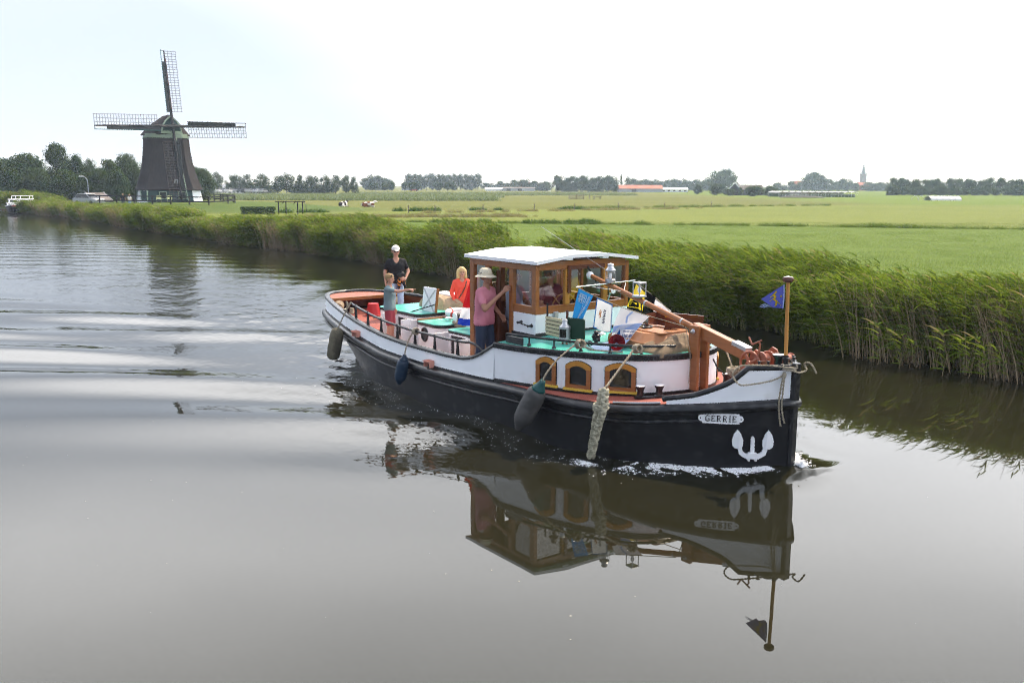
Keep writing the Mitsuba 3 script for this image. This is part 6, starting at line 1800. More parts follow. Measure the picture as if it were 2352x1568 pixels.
# ---------------------------------------------------------------- trees
TREES = {'wood': [(-86.5, 168.0, 8.8, 7.7),(-91.9, 172.0, 8.1, 5.6),(-87.1, 182.0, 11.2, 5.6),(-80.6, 176.0, 8.7, 3.8),(-76.3, 172.0, 7.9, 3.2),(-74.8, 176.0, 8.1, 4.3),(-73.3, 180.0, 9.2, 5.2),(-82.1, 165.0, 6.2, 4.6),(-73.1, 168.0, 6.2, 4.7),(-69.6, 176.0, 7.5, 3.8),(-96.5, 175.0, 8.3, 6.5),(-78.1, 166.0, 6.0, 4.6),(-86.2, 164.0, 5.7, 4.6),(-69.8, 168.0, 5.8, 3.9),(-75.5, 167.0, 5.5, 3.9),(-58.3, 178.0, 6.6, 4.5),(-61.4, 184.0, 6.9, 2.6)], 'airy': [(-101.2, 315.00355872798974, 7.5, 3.5),(-99.9, 320.99503088113164, 7.5, 4.2),(-94.8, 318.6325199992056, 6.7, 3.9),(-92.8, 319.42649145216035, 7.0, 3.6),(-89.8, 320.9950464774373, 6.9, 4.2),(-83.3, 315.5496678243986, 6.9, 5.0),(-79.3, 319.1635116176899, 6.4, 3.9),(-75.5, 316.81205846536847, 7.4, 5.0),(-72.0, 320.5385648364708, 6.7, 4.2),(-68.1, 318.00018086612005, 6.5, 3.8),(-66.5, 319.2606652345677, 6.4, 3.6),(-62.7, 316.71528854654315, 6.8, 4.1),(-59.2, 317.08539587911474, 6.7, 4.4),(-56.3, 320.19944796301127, 6.6, 3.9),(-52.8, 317.0349615359226, 6.3, 2.9),(68.8, 570.0, 9.2, 4.5)], 'bush': [(-89.0, 322.0, 4.2, 6.0),(-83.8, 322.0, 3.8, 6.0),(-72.0, 322.0, 3.5, 7.5),(-64.6, 322.0, 3.2, 7.5),(82.3, 420.0, 4.8, 3.9),(82.7, 385.0, 5.2, 5.6),(83.3, 362.0, 2.7, 3.7),(89.5, 372.0, 3.5, 2.4),(88.2, 345.0, 4.2, 6.4),(94.9, 348.0, 3.9, 5.5),(85.6, 380.0, 2.8, 2.5),(161.7, 405.0, 4.5, 4.5),(164.7, 405.0, 3.6, 4.5),(167.8, 405.0, 4.2, 4.5),(170.7, 405.0, 3.3, 4.5),(173.6, 405.0, 3.8, 4.5),(174.9, 405.0, 4.4, 4.5),(178.1, 405.0, 3.5, 4.5),(181.4, 405.0, 4.0, 4.5),(183.6, 405.0, 4.6, 4.5),(186.6, 405.0, 3.7, 4.5),(189.6, 405.0, 4.2, 4.5),(192.6, 405.0, 3.3, 4.5),(197.8, 405.0, 3.9, 4.5),(201.4, 405.0, 4.5, 4.5),(205.6, 405.0, 3.6, 4.5),(210.8, 405.0, 4.1, 4.5),(214.8, 405.0, 4.7, 4.5),(218.2, 405.0, 3.8, 4.5)], 'far': [(-99.6, 640.0, 7.7, 6.0),(-95.7, 640.0, 10.1, 7.1),(-91.3, 640.0, 9.8, 7.7),(-86.7, 640.0, 8.4, 7.1),(-83.4, 640.0, 7.8, 5.4),(-17.8, 620.0, 5.1, 5.8),(-13.5, 620.0, 4.9, 5.8),(-8.4, 620.0, 6.3, 5.8),(-3.5, 620.0, 5.2, 5.8),(1.6, 620.0, 7.4, 5.8),(6.4, 620.0, 7.2, 5.8),(9.8, 620.0, 7.5, 5.8),(13.8, 620.0, 6.6, 5.8),(18.6, 620.0, 5.5, 5.8),(22.0, 620.0, 6.4, 5.8),(24.9, 540.0, 9.1, 4.8),(27.8, 540.0, 8.6, 4.8),(30.8, 540.0, 8.1, 4.8),(33.8, 540.0, 8.9, 4.8),(36.7, 540.0, 8.4, 4.8),(39.7, 540.0, 9.1, 4.8),(42.7, 540.0, 8.7, 4.8),(45.6, 540.0, 8.2, 4.8),(48.6, 540.0, 8.9, 4.8),(51.6, 540.0, 8.5, 4.8),(54.5, 540.0, 9.2, 4.8),(57.5, 540.0, 8.7, 4.8),(96.6, 760.0, 9.4, 7.1),(101.2, 760.0, 8.0, 7.1),(105.7, 760.0, 9.1, 7.1),(110.3, 760.0, 7.7, 7.1),(114.8, 760.0, 8.8, 7.1),(119.3, 760.0, 7.4, 7.1),(123.8, 760.0, 8.5, 7.1),(128.3, 760.0, 9.5, 7.1),(132.9, 760.0, 8.1, 7.1),(137.4, 760.0, 9.2, 7.1),(142.0, 760.0, 7.8, 7.1),(146.5, 760.0, 8.9, 7.1),(151.0, 760.0, 7.5, 7.1),(155.5, 760.0, 8.6, 7.1),(160.0, 760.0, 9.6, 7.1),(142.1, 640.0, 15.3, 13.7),(139.0, 640.0, 12.7, 7.1),(147.9, 720.0, 9.9, 8.0),(218.4, 780.0, 6.5, 7.3),(222.7, 780.0, 5.1, 5.8),(229.7, 780.0, 7.9, 7.3),(236.5, 780.0, 7.3, 7.3),(242.3, 780.0, 12.2, 8.7),(247.9, 780.0, 15.0, 12.3),(253.7, 780.0, 13.0, 9.4),(259.3, 780.0, 9.8, 11.6),(251.3, 780.0, 6.3, 9.4),(266.9, 780.0, 8.1, 6.5),(271.8, 780.0, 9.9, 6.5),(276.1, 780.0, 9.5, 6.5),(282.0, 780.0, 6.7, 6.5),(293.0, 780.0, 7.5, 9.4),(298.4, 780.0, 6.8, 6.5),(302.0, 780.0, 7.2, 5.8),(307.0, 780.0, 7.2, 7.3)], 'umb': [(-64.0, 430.0, 4.2, 3.0),(-62.2, 430.0, 4.4, 3.0),(-58.3, 430.0, 4.4, 3.0),(-56.9, 430.0, 4.2, 3.0),(-54.7, 430.0, 4.8, 3.0),(-49.2, 430.0, 4.9, 3.0),(-46.4, 430.0, 4.5, 3.0),(-44.5, 430.0, 4.9, 3.0),(-42.9, 430.0, 4.9, 3.0),(-34.2, 430.0, 4.9, 3.0),(-33.0, 430.0, 4.5, 3.0),(-29.5, 430.0, 4.9, 3.0),(-27.1, 430.0, 4.9, 3.0)], 'pop': [(-71.8, 660.0, 11.4, 5.2),(-67.9, 660.0, 11.1, 5.2),(-63.9, 660.0, 10.9, 5.2),(-60.0, 660.0, 10.6, 5.2),(-56.1, 660.0, 11.5, 5.2),(-52.1, 660.0, 11.2, 5.2),(-48.2, 660.0, 10.9, 5.2),(-44.3, 660.0, 10.6, 5.2),(-40.4, 660.0, 11.5, 5.2),(-36.4, 660.0, 11.3, 5.2),(-32.5, 660.0, 11.0, 5.2),(-28.6, 660.0, 10.7, 5.2),(-24.6, 660.0, 11.6, 5.2)], 'cyp': [(64.0, 560.0, 9.8, 2.3)], 'row': [(172.6, 430.0, 7.7, 4.4),(176.4, 430.0, 7.5, 4.4),(179.6, 430.0, 7.3, 4.4),(182.7, 430.0, 7.1, 4.4),(187.1, 430.0, 7.0, 4.4),(190.2, 430.0, 6.8, 4.4),(193.5, 430.0, 7.8, 4.4),(198.4, 430.0, 7.6, 4.4),(202.2, 430.0, 7.4, 4.4),(206.6, 430.0, 7.2, 4.4),(209.1, 430.0, 7.0, 4.4),(212.9, 430.0, 6.9, 4.4),(216.2, 430.0, 7.9, 4.4),(221.1, 430.0, 7.7, 4.4),(225.4, 430.0, 7.5, 4.4),(229.4, 430.0, 7.3, 4.4),(233.4, 430.0, 7.1, 4.4)]}


def crown(seed, kind):
    """a unit tree, 1 high and 1 wide: leaf faces in clumps through the crown, and a trunk with limbs"""
    rg = np.random.default_rng(seed)
    spec = {'wood': (64, 190, 0.027, 0.0, 0.98, 0.21), 'airy': (34, 100, 0.032, 0.14, 0.98, 0.19), 'bush': (28, 110, 0.044, 0.0, 0.97, 0.25), 'far': (34, 96, 0.043, 0.0, 0.97, 0.24),
            'umb': (18, 90, 0.055, 0.32, 0.97, 0.26), 'pop': (34, 90, 0.040, 0.03, 0.98, 0.20), 'cyp': (18, 80, 0.05, 0.02, 1.0, 0.20), 'row': (32, 96, 0.043, 0.04, 0.97, 0.22)}[kind]
    nc, nl, ls, z0, z1, cr = spec
    P_, N_, W_, C_ = [], [], [], []
    cen = []
    for k in range(nc):
        zz = rg.random()
        prof = {'pop': min(1, 3.0 * zz + 0.25) * (1 - zz ** 5) ** 0.5, 'cyp': (1 - zz) ** 0.8, 'umb': math.sqrt(max(0, 1 - (2 * zz - 1) ** 2))}.get(kind, math.sqrt(max(0.02, 1 - abs(2 * zz - 0.85) ** 2.2 / 1.4)))
        a, r = rg.uniform(0, 2 * PI), math.sqrt(rg.uniform(0.15, 1.0)) * prof * (0.5 - cr * 0.55)
        c = np.array([r * math.cos(a), r * math.sin(a), z0 + cr * 0.5 + (z1 - z0 - cr * 0.95) * zz])
        cen.append(c)
        rad = cr * rg.uniform(0.65, 1.15)
        q = unit(rg.normal(size=(nl, 3))) * (rad * rg.uniform(0.35, 1.0, nl) ** 0.5)[:, None] * [1, 1, 0.72]
        P_.append(c + q)
        N_.append(unit(q + 0.42 * rad * rg.normal(size=(nl, 3)) + [0, 0, 0.30 * rad]))
        tone = np.array([0.058, 0.088, 0.030]) * rg.uniform(0.75, 1.25) + np.array([0.012, 0.006, 0.0]) * rg.normal()
        C_.append(np.clip(tone * rg.uniform(0.8, 1.2, (nl, 1)), 0.01, 1))
    p, n, c = np.vstack(P_), np.vstack(N_), np.vstack(C_)
    u_ = unit(np.cross(n, rg.normal(size=n.shape)))
    v_ = np.cross(n, u_)
    s = (ls * rg.uniform(0.6, 1.2, len(p)))[:, None]
    asp = 1.0 if kind not in ('wood',) else 0.8
    V = np.stack([p - u_ * s * asp, p - v_ * s * 0.55, p + u_ * s * asp, p + v_ * s * 0.55], 1).reshape(-1, 3)
    F = np.arange(len(V)).reshape(-1, 4)
    cm = mesh(V, F)
    tr = [tube([(0, 0, -0.03), (0.006, 0.004, z0 + 0.15), (0.0, 0.01, 0.62)], [0.026, 0.019, 0.006], 7)]
    for k in range(7):
        q = cen[k]
        b = np.array([0, 0, max(z0 * 0.8, q[2] - 0.28)])
        tr.append(tube([b, (b + q) / 2 + [0, 0, 0.03], q], [0.011, 0.008, 0.003], 5))
    return cm, np.repeat(c, 4, 0), cat(*tr)


P('bark', (0.075, 0.060, 0.045), 0.9, specular=0.1)
scene['crown_look'] = {'type': 'principledthin', 'base_color': {'type': 'mesh_attribute', 'name': 'vertex_color'}, 'roughness': 0.6, 'diff_trans': 0.5, 'eta': 1.3, 'spec_trans': 0.0}
TREE_LOOK = {'wood': ('deciduous_tree', 5, 'big leafy tree in the dark wood left of the windmill', 'trees of the wood left of the windmill'),
             'airy': ('roadside_tree', 4, 'airy tree in the row along the road right of the windmill', 'roadside trees right of the windmill'),
             'bush': ('bushy_tree', 4, 'round bushy tree or shrub low in the distance', 'bushes in the distance'),
             'far': ('distant_tree', 5, 'hazy rounded tree on the far horizon', 'hazy trees on the horizon'),
             'umb': ('pollard_tree', 2, 'small dark round-crowned tree on a thin trunk in the far middle', 'small round-crowned trees in the far middle'),
             'pop': ('poplar_tree', 3, 'tall poplar in the dense far wall of poplars', 'poplars in the far wall of trees'),
             'cyp': ('conifer_tree', 1, 'slim pointed conifer left of the red roofed barn', None),
             'row': ('oak_tree', 4, 'dark tree in the long row at the far right', 'dark trees in the row at the far right')}
ORD = 'first second third fourth fifth sixth seventh eighth ninth tenth eleventh twelfth thirteenth fourteenth fifteenth sixteenth seventeenth eighteenth nineteenth twentieth'.split()


def place_of(kind, q):
    if kind == 'wood':
        return 'in the dark wood left of the windmill' if q < -0.37 else 'close right of the windmill'
    if kind == 'bush':
        return 'under the roadside trees' if q < -0.1 else ('round the black farmhouse' if q < 0.32 else 'before the dark row at the far right')
    if kind == 'far':
        for lim, w in ((-0.10, 'in the clump left of the poplars'), (0.045, 'right of the poplars'), (0.112, 'in the wood left of the red barn'), (0.215, 'behind the red barn'), (0.25, 'towering over the farmhouse'), (0.37, 'left of the church spire')):
            if q < lim:
                return w
        return 'right of the church spire'
    return {'airy': 'in the roadside row by the windmill', 'umb': 'in the far middle', 'pop': 'in the far wall of poplars', 'cyp': 'beside the far wood', 'row': 'in the dark row at the far right'}[kind]


def tree_label(kind, run, i, n, h_, hmax):
    w = {'wood': 'big leafy tree', 'airy': 'airy tree', 'bush': 'low bushy tree', 'far': 'hazy rounded tree', 'umb': 'small dark tree', 'pop': 'tall poplar', 'cyp': 'slim pointed conifer', 'row': 'dark oak-like tree'}[kind]
    if n == 1:
        return w + ' ' + run
    if h_ == hmax and kind in ('wood', 'far'):
        return 'tallest ' + w + ' ' + run
    return ORD[min(i, 19)] + ' ' + w + ' from the left ' + run


WIDE = {'wood': 1.12, 'airy': 1.15, 'bush': 1.15, 'far': 1.4, 'umb': 1.1, 'pop': 1.45, 'cyp': 1.0, 'row': 1.4}
for kind, lst in TREES.items():
    nm, nv, lab, grp = TREE_LOOK[kind]
    var = []
    for k in range(nv):
        cm, cc, tm = crown(300 + 17 * k + sum(map(ord, kind)), kind)
        var.append((ply(cm, 'crown_look', smooth=False, color=cc), ply(tm, 'bark', smooth=40)))
    runs = {}
    for x, y, h_, w_ in sorted(lst, key=lambda r: r[0] / r[1]):
        runs.setdefault(place_of(kind, x / y), []).append((x, y, h_, w_))
    for k, (run, n_run, x, y, h_, w_) in enumerate((r, i, *q) for r, l in runs.items() for i, q in enumerate(l)):
        key = thing(nm, tree_label(kind, run, n_run, len(runs[run]), h_, max(q[2] for q in runs[run])), 'tree', grp and grp + ', ' + run)
        a, b = var[k % nv]
        to = rmat((x, y, 0.2), (k * 77) % 360, (w_ * WIDE[kind], w_ * WIDE[kind], h_ * 1.02))
        obj(key, 'crown', a, None, tw=to)
        obj(key, 'trunk', b, None, tw=to)

# ---------------------------------------------------------------- the windmill
WM = thing('windmill', 'dark thatched windmill with four latticed sails standing on its mound', 'windmill')
GZ = 1.18
fx = unit(np.array([0.94, 0.341]))
fy = np.array([fx[1], -fx[0]])
MB_ = frame((MILL[0], MILL[1], GZ), (fx[0], fx[1], 0), (fy[0], fy[1], 0), (0, 0, 1))


def thatch(p, n, uv):
    a = fbm(p.x * 9, p.y * 9, p.z * 1.6, 3)
    b = fbm(p.x * 0.8, p.y * 0.8, p.z * 0.5, 3)
    return mix((0.029, 0.026, 0.026), (0.062, 0.054, 0.052), a * 0.6 + b * 0.5)


P('thatch', proc(thatch), 0.95, specular=0.1)
P('teal_board', scuffed((0.022, 0.055, 0.052), (0.035, 0.075, 0.07), 3), 0.6)
P('cream_paint', (0.36, 0.44, 0.32), 0.5)
P('curb_paint', (0.25, 0.31, 0.23), 0.6)
P('mill_white', (0.74, 0.77, 0.78), 0.5)
P('sail_dark', scuffed((0.016, 0.018, 0.018), (0.03, 0.03, 0.03), 4), 0.5)
P('sail_lath', (0.13, 0.10, 0.09), 0.7)
P('teal_edge', (0.015, 0.16, 0.13), 0.5)
P('window_dark', (0.02, 0.025, 0.025), 0.08, specular=0.6)
P('sail_red', (0.30, 0.03, 0.02), 0.5)


def mo(name, m, mat, smooth=False, parent=WM, M=MB_, **k):
    return obj(parent, name, moved(m, M), mat, smooth, **k)


def octa(r, z, tw=0.0):
    """the mill's plan: a square with broad cut corners"""
    k = 0.70
    q = np.array([(1, k), (k, 1), (-k, 1), (-1, k), (-1, -k), (-k, -1), (k, -1), (1, -k)]) * r
    c, s = math.cos(tw), math.sin(tw)
    return np.stack([q[:, 0] * c - q[:, 1] * s, q[:, 0] * s + q[:, 1] * c, 0 * q[:, 0] + z], 1)


TWM = math.radians(-3)
prof = [(4.30, 1.72), (4.46, 1.80), (4.30, 2.0), (3.98, 2.9), (3.62, 4.1), (3.30, 5.5), (3.08, 7.0), (2.93, 8.98)]
g = np.array([octa(r, z, TWM) for r, z in prof])
g = np.concatenate([g, g[:, :1]], 1)
mo('thatched_body', grid(g), 'thatch', 22)
g0 = np.array([octa(r, z, TWM) for r, z in ((4.42, -0.5), (4.05, 1.85))])
for i in range(8):
    j = (i + 1) % 8
    a = math.degrees(math.atan2(*(g0[0, i, :2] + g0[0, j, :2])[::-1]))
    front = min(abs(a - b - math.degrees(TWM)) for b in (0, 90, 180, -90, -180)) < 10
    w = grid(np.array([[g0[0, i], g0[0, j]], [g0[1, i], g0[1, j]]]))
    wkey = mo('base_wall', w, 'teal_board' if front else 'mill_white')
    if a > 0:
        for b in range(9):
            f0, f1 = b / 9, (b + 1) / 9
            q = [g0[0] * (1 - f) + g0[1] * f for f in (f0, f1)]
            nrm = unit((g0[0, i] + g0[0, j]) * [1, 1, 0])
            v = np.array([q[0][i] + nrm * 0.05, q[0][j] + nrm * 0.05, q[1][j] + nrm * 0.012, q[1][i] + nrm * 0.012])
            mo('board', mesh(v, [[0, 1, 2, 3]]), 'teal_board' if front else 'mill_white', parent=wkey)
fn = np.array([math.sin(-TWM), math.cos(TWM), 0])
fxv = np.array([fn[1], -fn[0], 0])


def on_front(x, z, w, h, name, m1, m2=None, d=4.24, par=WM):
    M = MB_ @ frame(fn * d + fxv * x + np.array([0, 0, z]), fxv, fn)
    k = mo(name, bx((0, 0, 0), (w + 0.16, 0.12, h + 0.16), 0.01), m1, M=M)
    if m2:
        mo('pane', bx((0, 0.065, 0), (w, 0.02, h)), m2, parent=k, M=M)
    return k


on_front(-0.98, 1.02, 0.85, 0.88, 'window', 'cream_paint', 'window_dark', 4.26)
on_front(1.55, 1.02, 0.85, 0.88, 'window', 'cream_paint', 'window_dark', 4.26)
on_front(0.86, 2.75, 0.30, 0.62, 'shutter_window', 'mill_white', 'window_dark', 4.02)
for sx, a in ((-1, 45),):
    n2 = rot([0, 0, 1], a) @ fn
    M = MB_ @ frame(n2 * 5.12 + np.array([0, 0, 0.8]), (n2[1], -n2[0], 0), n2)
    mo('door', bx((0.35 * -sx, 0, 0), (0.95, 0.14, 1.75), 0.02), 'teal_board', M=M)
    mo('door_frame', cat(bx((0.35 * -sx - 0.55, 0.01, 0.05), (0.1, 0.16, 1.9)), bx((0.35 * -sx + 0.55, 0.01, 0.05), (0.1, 0.16, 1.9))), 'cream_paint', M=M)
gk = np.array([octa(r, z, TWM) for r, z in ((2.99, 8.86), (3.00, 8.88), (3.00, 9.10), (2.80, 9.12), (2.80, 9.46))])
mo('curb_ring', grid(np.concatenate([gk, gk[:, :1]], 1)), 'curb_paint')
# cap, turned a little to the right
CM = MB_ @ frame((0, 0, 0), rot([0, 0, 1], -17)[:, 0], rot([0, 0, 1], -17)[:, 1], (0, 0, 1))
secs = []
for y, w, zt, zb in ((2.75, 1.55, 11.98, 9.35), (2.0, 2.6, 12.06, 9.32), (0.6, 3.32, 12.05, 9.28), (-1.0, 3.2, 11.8, 9.28), (-2.3, 2.5, 11.3, 9.3), (-3.2, 1.3, 10.2, 9.32)):
    hs = zt - zb
    secs.append([(-w, y, zb), (-w * 0.80, y, zb + hs * 0.30), (-w * 0.52, y, zb + hs * 0.62), (-w * 0.16, y, zt - 0.06 * hs), (0, y, zt), (w * 0.16, y, zt - 0.06 * hs), (w * 0.52, y, zb + hs * 0.62), (w * 0.80, y, zb + hs * 0.30), (w, y, zb), (0, y, zb), (-w, y, zb)])
sg_ = np.array(secs)
capm = grid(sg_)
mo('thatched_cap', cat(capm, mesh(np.vstack([sg_[0, :10]]), [[0, i, i + 1] for i in range(1, 9)]), mesh(np.vstack([sg_[-1, :10]]), [[0, i, i + 1] for i in range(1, 9)])), 'thatch', 35, M=CM)
gab = Polygon([(-1.35, 9.75), (1.35, 9.75), (1.2, 10.5), (0.75, 11.2), (0, 11.86), (-0.75, 11.2), (-1.2, 10.5)])
GM = CM @ frame((0, 2.76, 0), (1, 0, 0), (0, 0, 1), (0, -1, 0)) if False else CM @ np.array([[1, 0, 0, 0], [0, 0, 1, 2.76], [0, 1, 0, 0], [0, 0, 0, 1.0]])
mo('front_gable', prism(gab, 0.10), 'teal_board', M=GM)
edge = gab.exterior.buffer(0.07).difference(sbox(-2, 9, 2, 9.7))
mo('gable_trim', prism(edge, 0.16), 'cream_paint', M=GM)
mo('storm_board', prism(Polygon([(-1.45, 9.45), (1.45, 9.45), (1.4, 9.82), (0.3, 9.82), (0.2, 9.62), (-0.2, 9.62), (-0.3, 9.82), (-1.4, 9.82)]), 0.2), 'cream_paint', M=GM)
# windshaft and sails
SM = CM @ frame((0, 2.9, 10.30), (1, 0, 0), rot([1, 0, 0], 7)[:, 1], rot([1, 0, 0], 7)[:, 2])
mo('windshaft', cat(tube([(0, -0.6, 0), (0, 0.75, 0)], 0.30, 12), bx((0, 0.78, 0), (0.62, 0.5, 0.62), 0.04)), 'sail_dark', M=SM)
mo('shaft_star', lathe([(0.16, 0), (0.13, 0.03), (0, 0.05)], 8, (0, 1.03, 0), rot([1, 0, 0], -90)), 'yellow_trim', M=SM)
for k in range(4):
    ang = 90 + 1.6 - 90 * k
    yk = 0.62 if k % 2 == 0 else 0.92
    Rk = rot([0, 1, 0], -ang)
    # in sail space: x outwards along the stock, z anticlockwise side, y towards the viewer
    M = SM @ frame((0, yk, 0), Rk[:, 0] * 0.97, (0, 1, 0), Rk[:, 2] * 0.97)
    sl = numbered(WM + '__sail')
    scene[sl] = ply(moved(tube([(0, 0, 0), (5.5, 0, 0), (10.6, -0.05, 0)], [0.21, 0.17, 0.10], 8), M), 'sail_dark', smooth=40)
    n0, n1 = 2.15, 10.55
    tw = lambda x: (-0.30 + 0.03 * (x - 2)) * 1.0
    bars = []
    for x in np.linspace(n0, n1, 24):
        bars.append(bx((x, tw(x) * 0.5, -0.80), (0.05, 0.05, 1.62), 0, rot([1, 0, 0], -math.degrees(math.atan2(tw(x), 1.7)))))
    for f in (0.30, 0.62, 0.98):
        bars.append(tube([(n0 - 0.05, tw(n0) * f, -1.62 * f), (n1 + 0.05, tw(n1) * f, -1.62 * f)], 0.027, 4))
    mo('lattice', cat(*bars), 'sail_lath', parent=sl, M=M)
    bd = [np.array([(2.0, 0.05, 0.12), (2.0, 0.18, 0.62), (9.05, 0.12, 0.52), (9.05, 0.03, 0.10)])]
    b = np.vstack([bd[0], bd[0] + [0, 0.06, 0]])
    mo('leading_board', mesh(b, [[0, 1, 2, 3], [7, 6, 5, 4], [0, 4, 5, 1], [1, 5, 6, 2], [2, 6, 7, 3], [3, 7, 4, 0]]), 'sail_dark', parent=sl, M=M)
    mo('board_edge', tube([(1.95, 0.21, 0.64), (9.1, 0.15, 0.54), (10.7, 0.12, 0.52)], 0.045, 4), 'teal_edge' if k in (0, 3) else 'sail_dark', parent=sl, M=M)
    mo('end_bar', tube([(10.6, 0.02, 0.0), (10.6, 0.12, 0.53)], 0.04, 4), 'sail_dark', parent=sl, M=M)
    for x in np.arange(2.6, 9.0, 1.15):
        mo('board_rib', bx((x, 0.16, 0.34), (0.07, 0.05, 0.5), 0, rot([1, 0, 0], 14)), 'sail_dark', parent=sl, M=M)
    mo('stock_line', tube([(x, 0.19, 0.10 * math.sin(x * 2.1)) for x in np.linspace(1.0, 10.4, 30)], 0.03, 4), 'sail_lath', parent=sl, M=M)
    mo('red_edge', tube([(2.5, 0.12, -0.12), (9.5, 0.05, -0.09)], 0.035, 4), 'sail_red' if k == 0 else 'sail_dark', parent=sl, M=M)
mo('rope_ladder', tube([(1.35, 3.25, 9.0), (2.55, 4.5, 0.1)], 0.05, 5), 'cream_paint', parent=WM)

# ---------------------------------------------------------------- by the mill
P('fence_dark', (0.022, 0.020, 0.020), 0.7)
P('grey_steel', (0.36, 0.38, 0.40), 0.4, metallic=0.6)
P('pale_yellow', (0.62, 0.62, 0.32), 0.6)


def lz1(x, y):
    return float(land_z(np.array([x]), np.array([y]))[0])


FK = thing('timber_fence', 'dark two-railed timber fence round the foot of the windmill', 'fence')
fp = np.array([(-57.5, 126.5), (-54.5, 124.9), (-52, 124.3), (-49.6, 124.1), (-47.2, 124.0), (-44.8, 124.0), (-42.4, 124.1), (-40.0, 124.6), (-38.3, 127.4), (-38.2, 130.2), (-39.2, 132.8), (-41.4, 135.4), (-42.6, 138.2), (-44.2, 140.2)])
for p in fp:
    obj(FK, 'post', bx((p[0], p[1], lz1(*p) + 0.5), (0.15, 0.15, 1.2)), 'fence_dark')
for a, b in zip(fp[:-1], fp[1:]):
    for dz in (0.38, 0.98):
        pa, pb = np.array([a[0], a[1], lz1(*a) + dz]), np.array([b[0], b[1], lz1(*b) + dz])
        d = unit(pb - pa)
        obj(FK, 'rail', bx((pa + pb) / 2, (np.linalg.norm(pb - pa) + 0.05, 0.07, 0.15), 0, np.stack([d, np.cross([0, 0, 1], d), np.cross(d, np.cross([0, 0, 1], d))], 1)), 'fence_dark')
for i, dx in enumerate((-1.32, 0.08)):
    key = thing('garden_chair', ['pale yellow garden chair at the foot of the windmill, below its window', 'pale yellow garden chair at the foot of the windmill, next to the sail'][i], 'chair')
    M = MB_ @ frame((dx, 5.5, 0.12), (1, 0, 0), (0, 1, 0))
    bk_ = Polygon([(-0.30, 0), (0.30, 0), (0.36, 0.12), (0.28, 0.18), (0.40, 0.34), (0.30, 0.46), (-0.30, 0.46), (-0.40, 0.34), (-0.28, 0.18), (-0.36, 0.12)])
    mo('backrest', prism(bk_, 0.05), 'pale_yellow', parent=key, M=M @ np.array([[1, 0, 0, 0], [0, 0, -1, 0], [0, 1, 0, 0.45], [0, 0, 0, 1.0]]))
    mo('seat', bx((0, 0.28, 0.42), (0.62, 0.5, 0.05)), 'pale_yellow', parent=key, M=M)
    for sx in (-1, 1):
        for yy in (0.05, 0.48):
            mo('leg', bx((sx * 0.26, yy, 0.2), (0.07, 0.07, 0.42)), 'pale_yellow', parent=key, M=M)

LP = thing('street_lamp', 'grey street lamp with a curved arm left of the windmill', 'street lamp')
obj(LP, 'pole', tube([(-57.3, 128, 0.2), (-57.3, 128, 3.9), (-57.4, 128, 4.35), (-57.65, 128, 4.6), (-57.9, 128, 4.68)], [0.075, 0.055, 0.05, 0.045, 0.04], 8), 'grey_steel', True)
obj(LP, 'lamp_head', bx((-58.15, 128, 4.72), (0.62, 0.2, 0.12), 0.03), 'plain_white')

P('roof_grey', (0.17, 0.15, 0.14), 0.8)
P('roof_red', scuffed((0.36, 0.105, 0.060), (0.30, 0.09, 0.055), 1.5), 0.7)
P('wall_grey', (0.33, 0.35, 0.38), 0.7)
P('wall_white', (0.70, 0.71, 0.72), 0.7)
P('wall_dark', (0.03, 0.03, 0.032), 0.7)
P('wall_brick', scuffed((0.20, 0.085, 0.06), (0.27, 0.12, 0.09), 2), 0.85)
P('church_brick', (0.085, 0.045, 0.040), 0.9)
P('slate', (0.040, 0.045, 0.055), 0.7)
P('plastic_film', (0.62, 0.63, 0.62), 0.35)
scene['greenhouse_glass'] = {'type': 'thindielectric', 'int_ior': 1.5}


def house(key, x, y, L, W, H, RH, deg, wall, roof, wins=0, wmat='window_dark', doors=0, trim=None):
    """a gabled building: walls, two roof slopes, windows along the front"""
    M = frame((x, y, 0.2), rot([0, 0, 1], deg)[:, 0], rot([0, 0, 1], deg)[:, 1], (0, 0, 1))
    gp_ = np.array([[-W / 2, 0], [W / 2, 0], [W / 2, H], [0, H + RH], [-W / 2, H]])
    pm = prism(Polygon(gp_), L, np.array([[0, 0, 1, -L / 2], [1, 0, 0, 0], [0, 1, 0, 0], [0, 0, 0, 1.0]]))
    obj(key, 'wall', moved(pm, M), wall)
    sl = math.hypot(W / 2, RH)
    a = math.degrees(math.atan2(RH, W / 2))
    for s in (-1, 1):
        obj(key, 'roof', moved(bx((0, s * W / 4 * 1.03, H + RH / 2 + 0.06), (L + 0.5, sl + 0.35, 0.12), 0, rot([1, 0, 0], -s * a)), M), roof)
    for k in range(wins):
        xx = -L / 2 + L * (k + 0.5) / wins
        obj(key, 'window', moved(bx((xx, -W / 2 - 0.02, H * 0.55), (L / wins * 0.45, 0.06, H * 0.4)), M), wmat)
    for k in range(doors):
        obj(key, 'door', moved(bx((-L / 2 + L * (k + 0.5) / doors * 0.7, -W / 2 - 0.03, H * 0.42), (2.6, 0.08, H * 0.8)), M), 'wall_dark')
    if trim:
        for s in (-1, 1):
            obj(key, 'verge_board', moved(bx((L / 2 + 0.28, s * W / 4, H + RH / 2 + 0.04), (0.06, sl + 0.4, 0.28), 0, rot([1, 0, 0], -s * a)), M), trim)
            obj(key, 'verge_board', moved(bx((-L / 2 - 0.28, s * W / 4, H + RH / 2 + 0.04), (0.06, sl + 0.4, 0.28), 0, rot([1, 0, 0], -s * a)), M), trim)
    return key


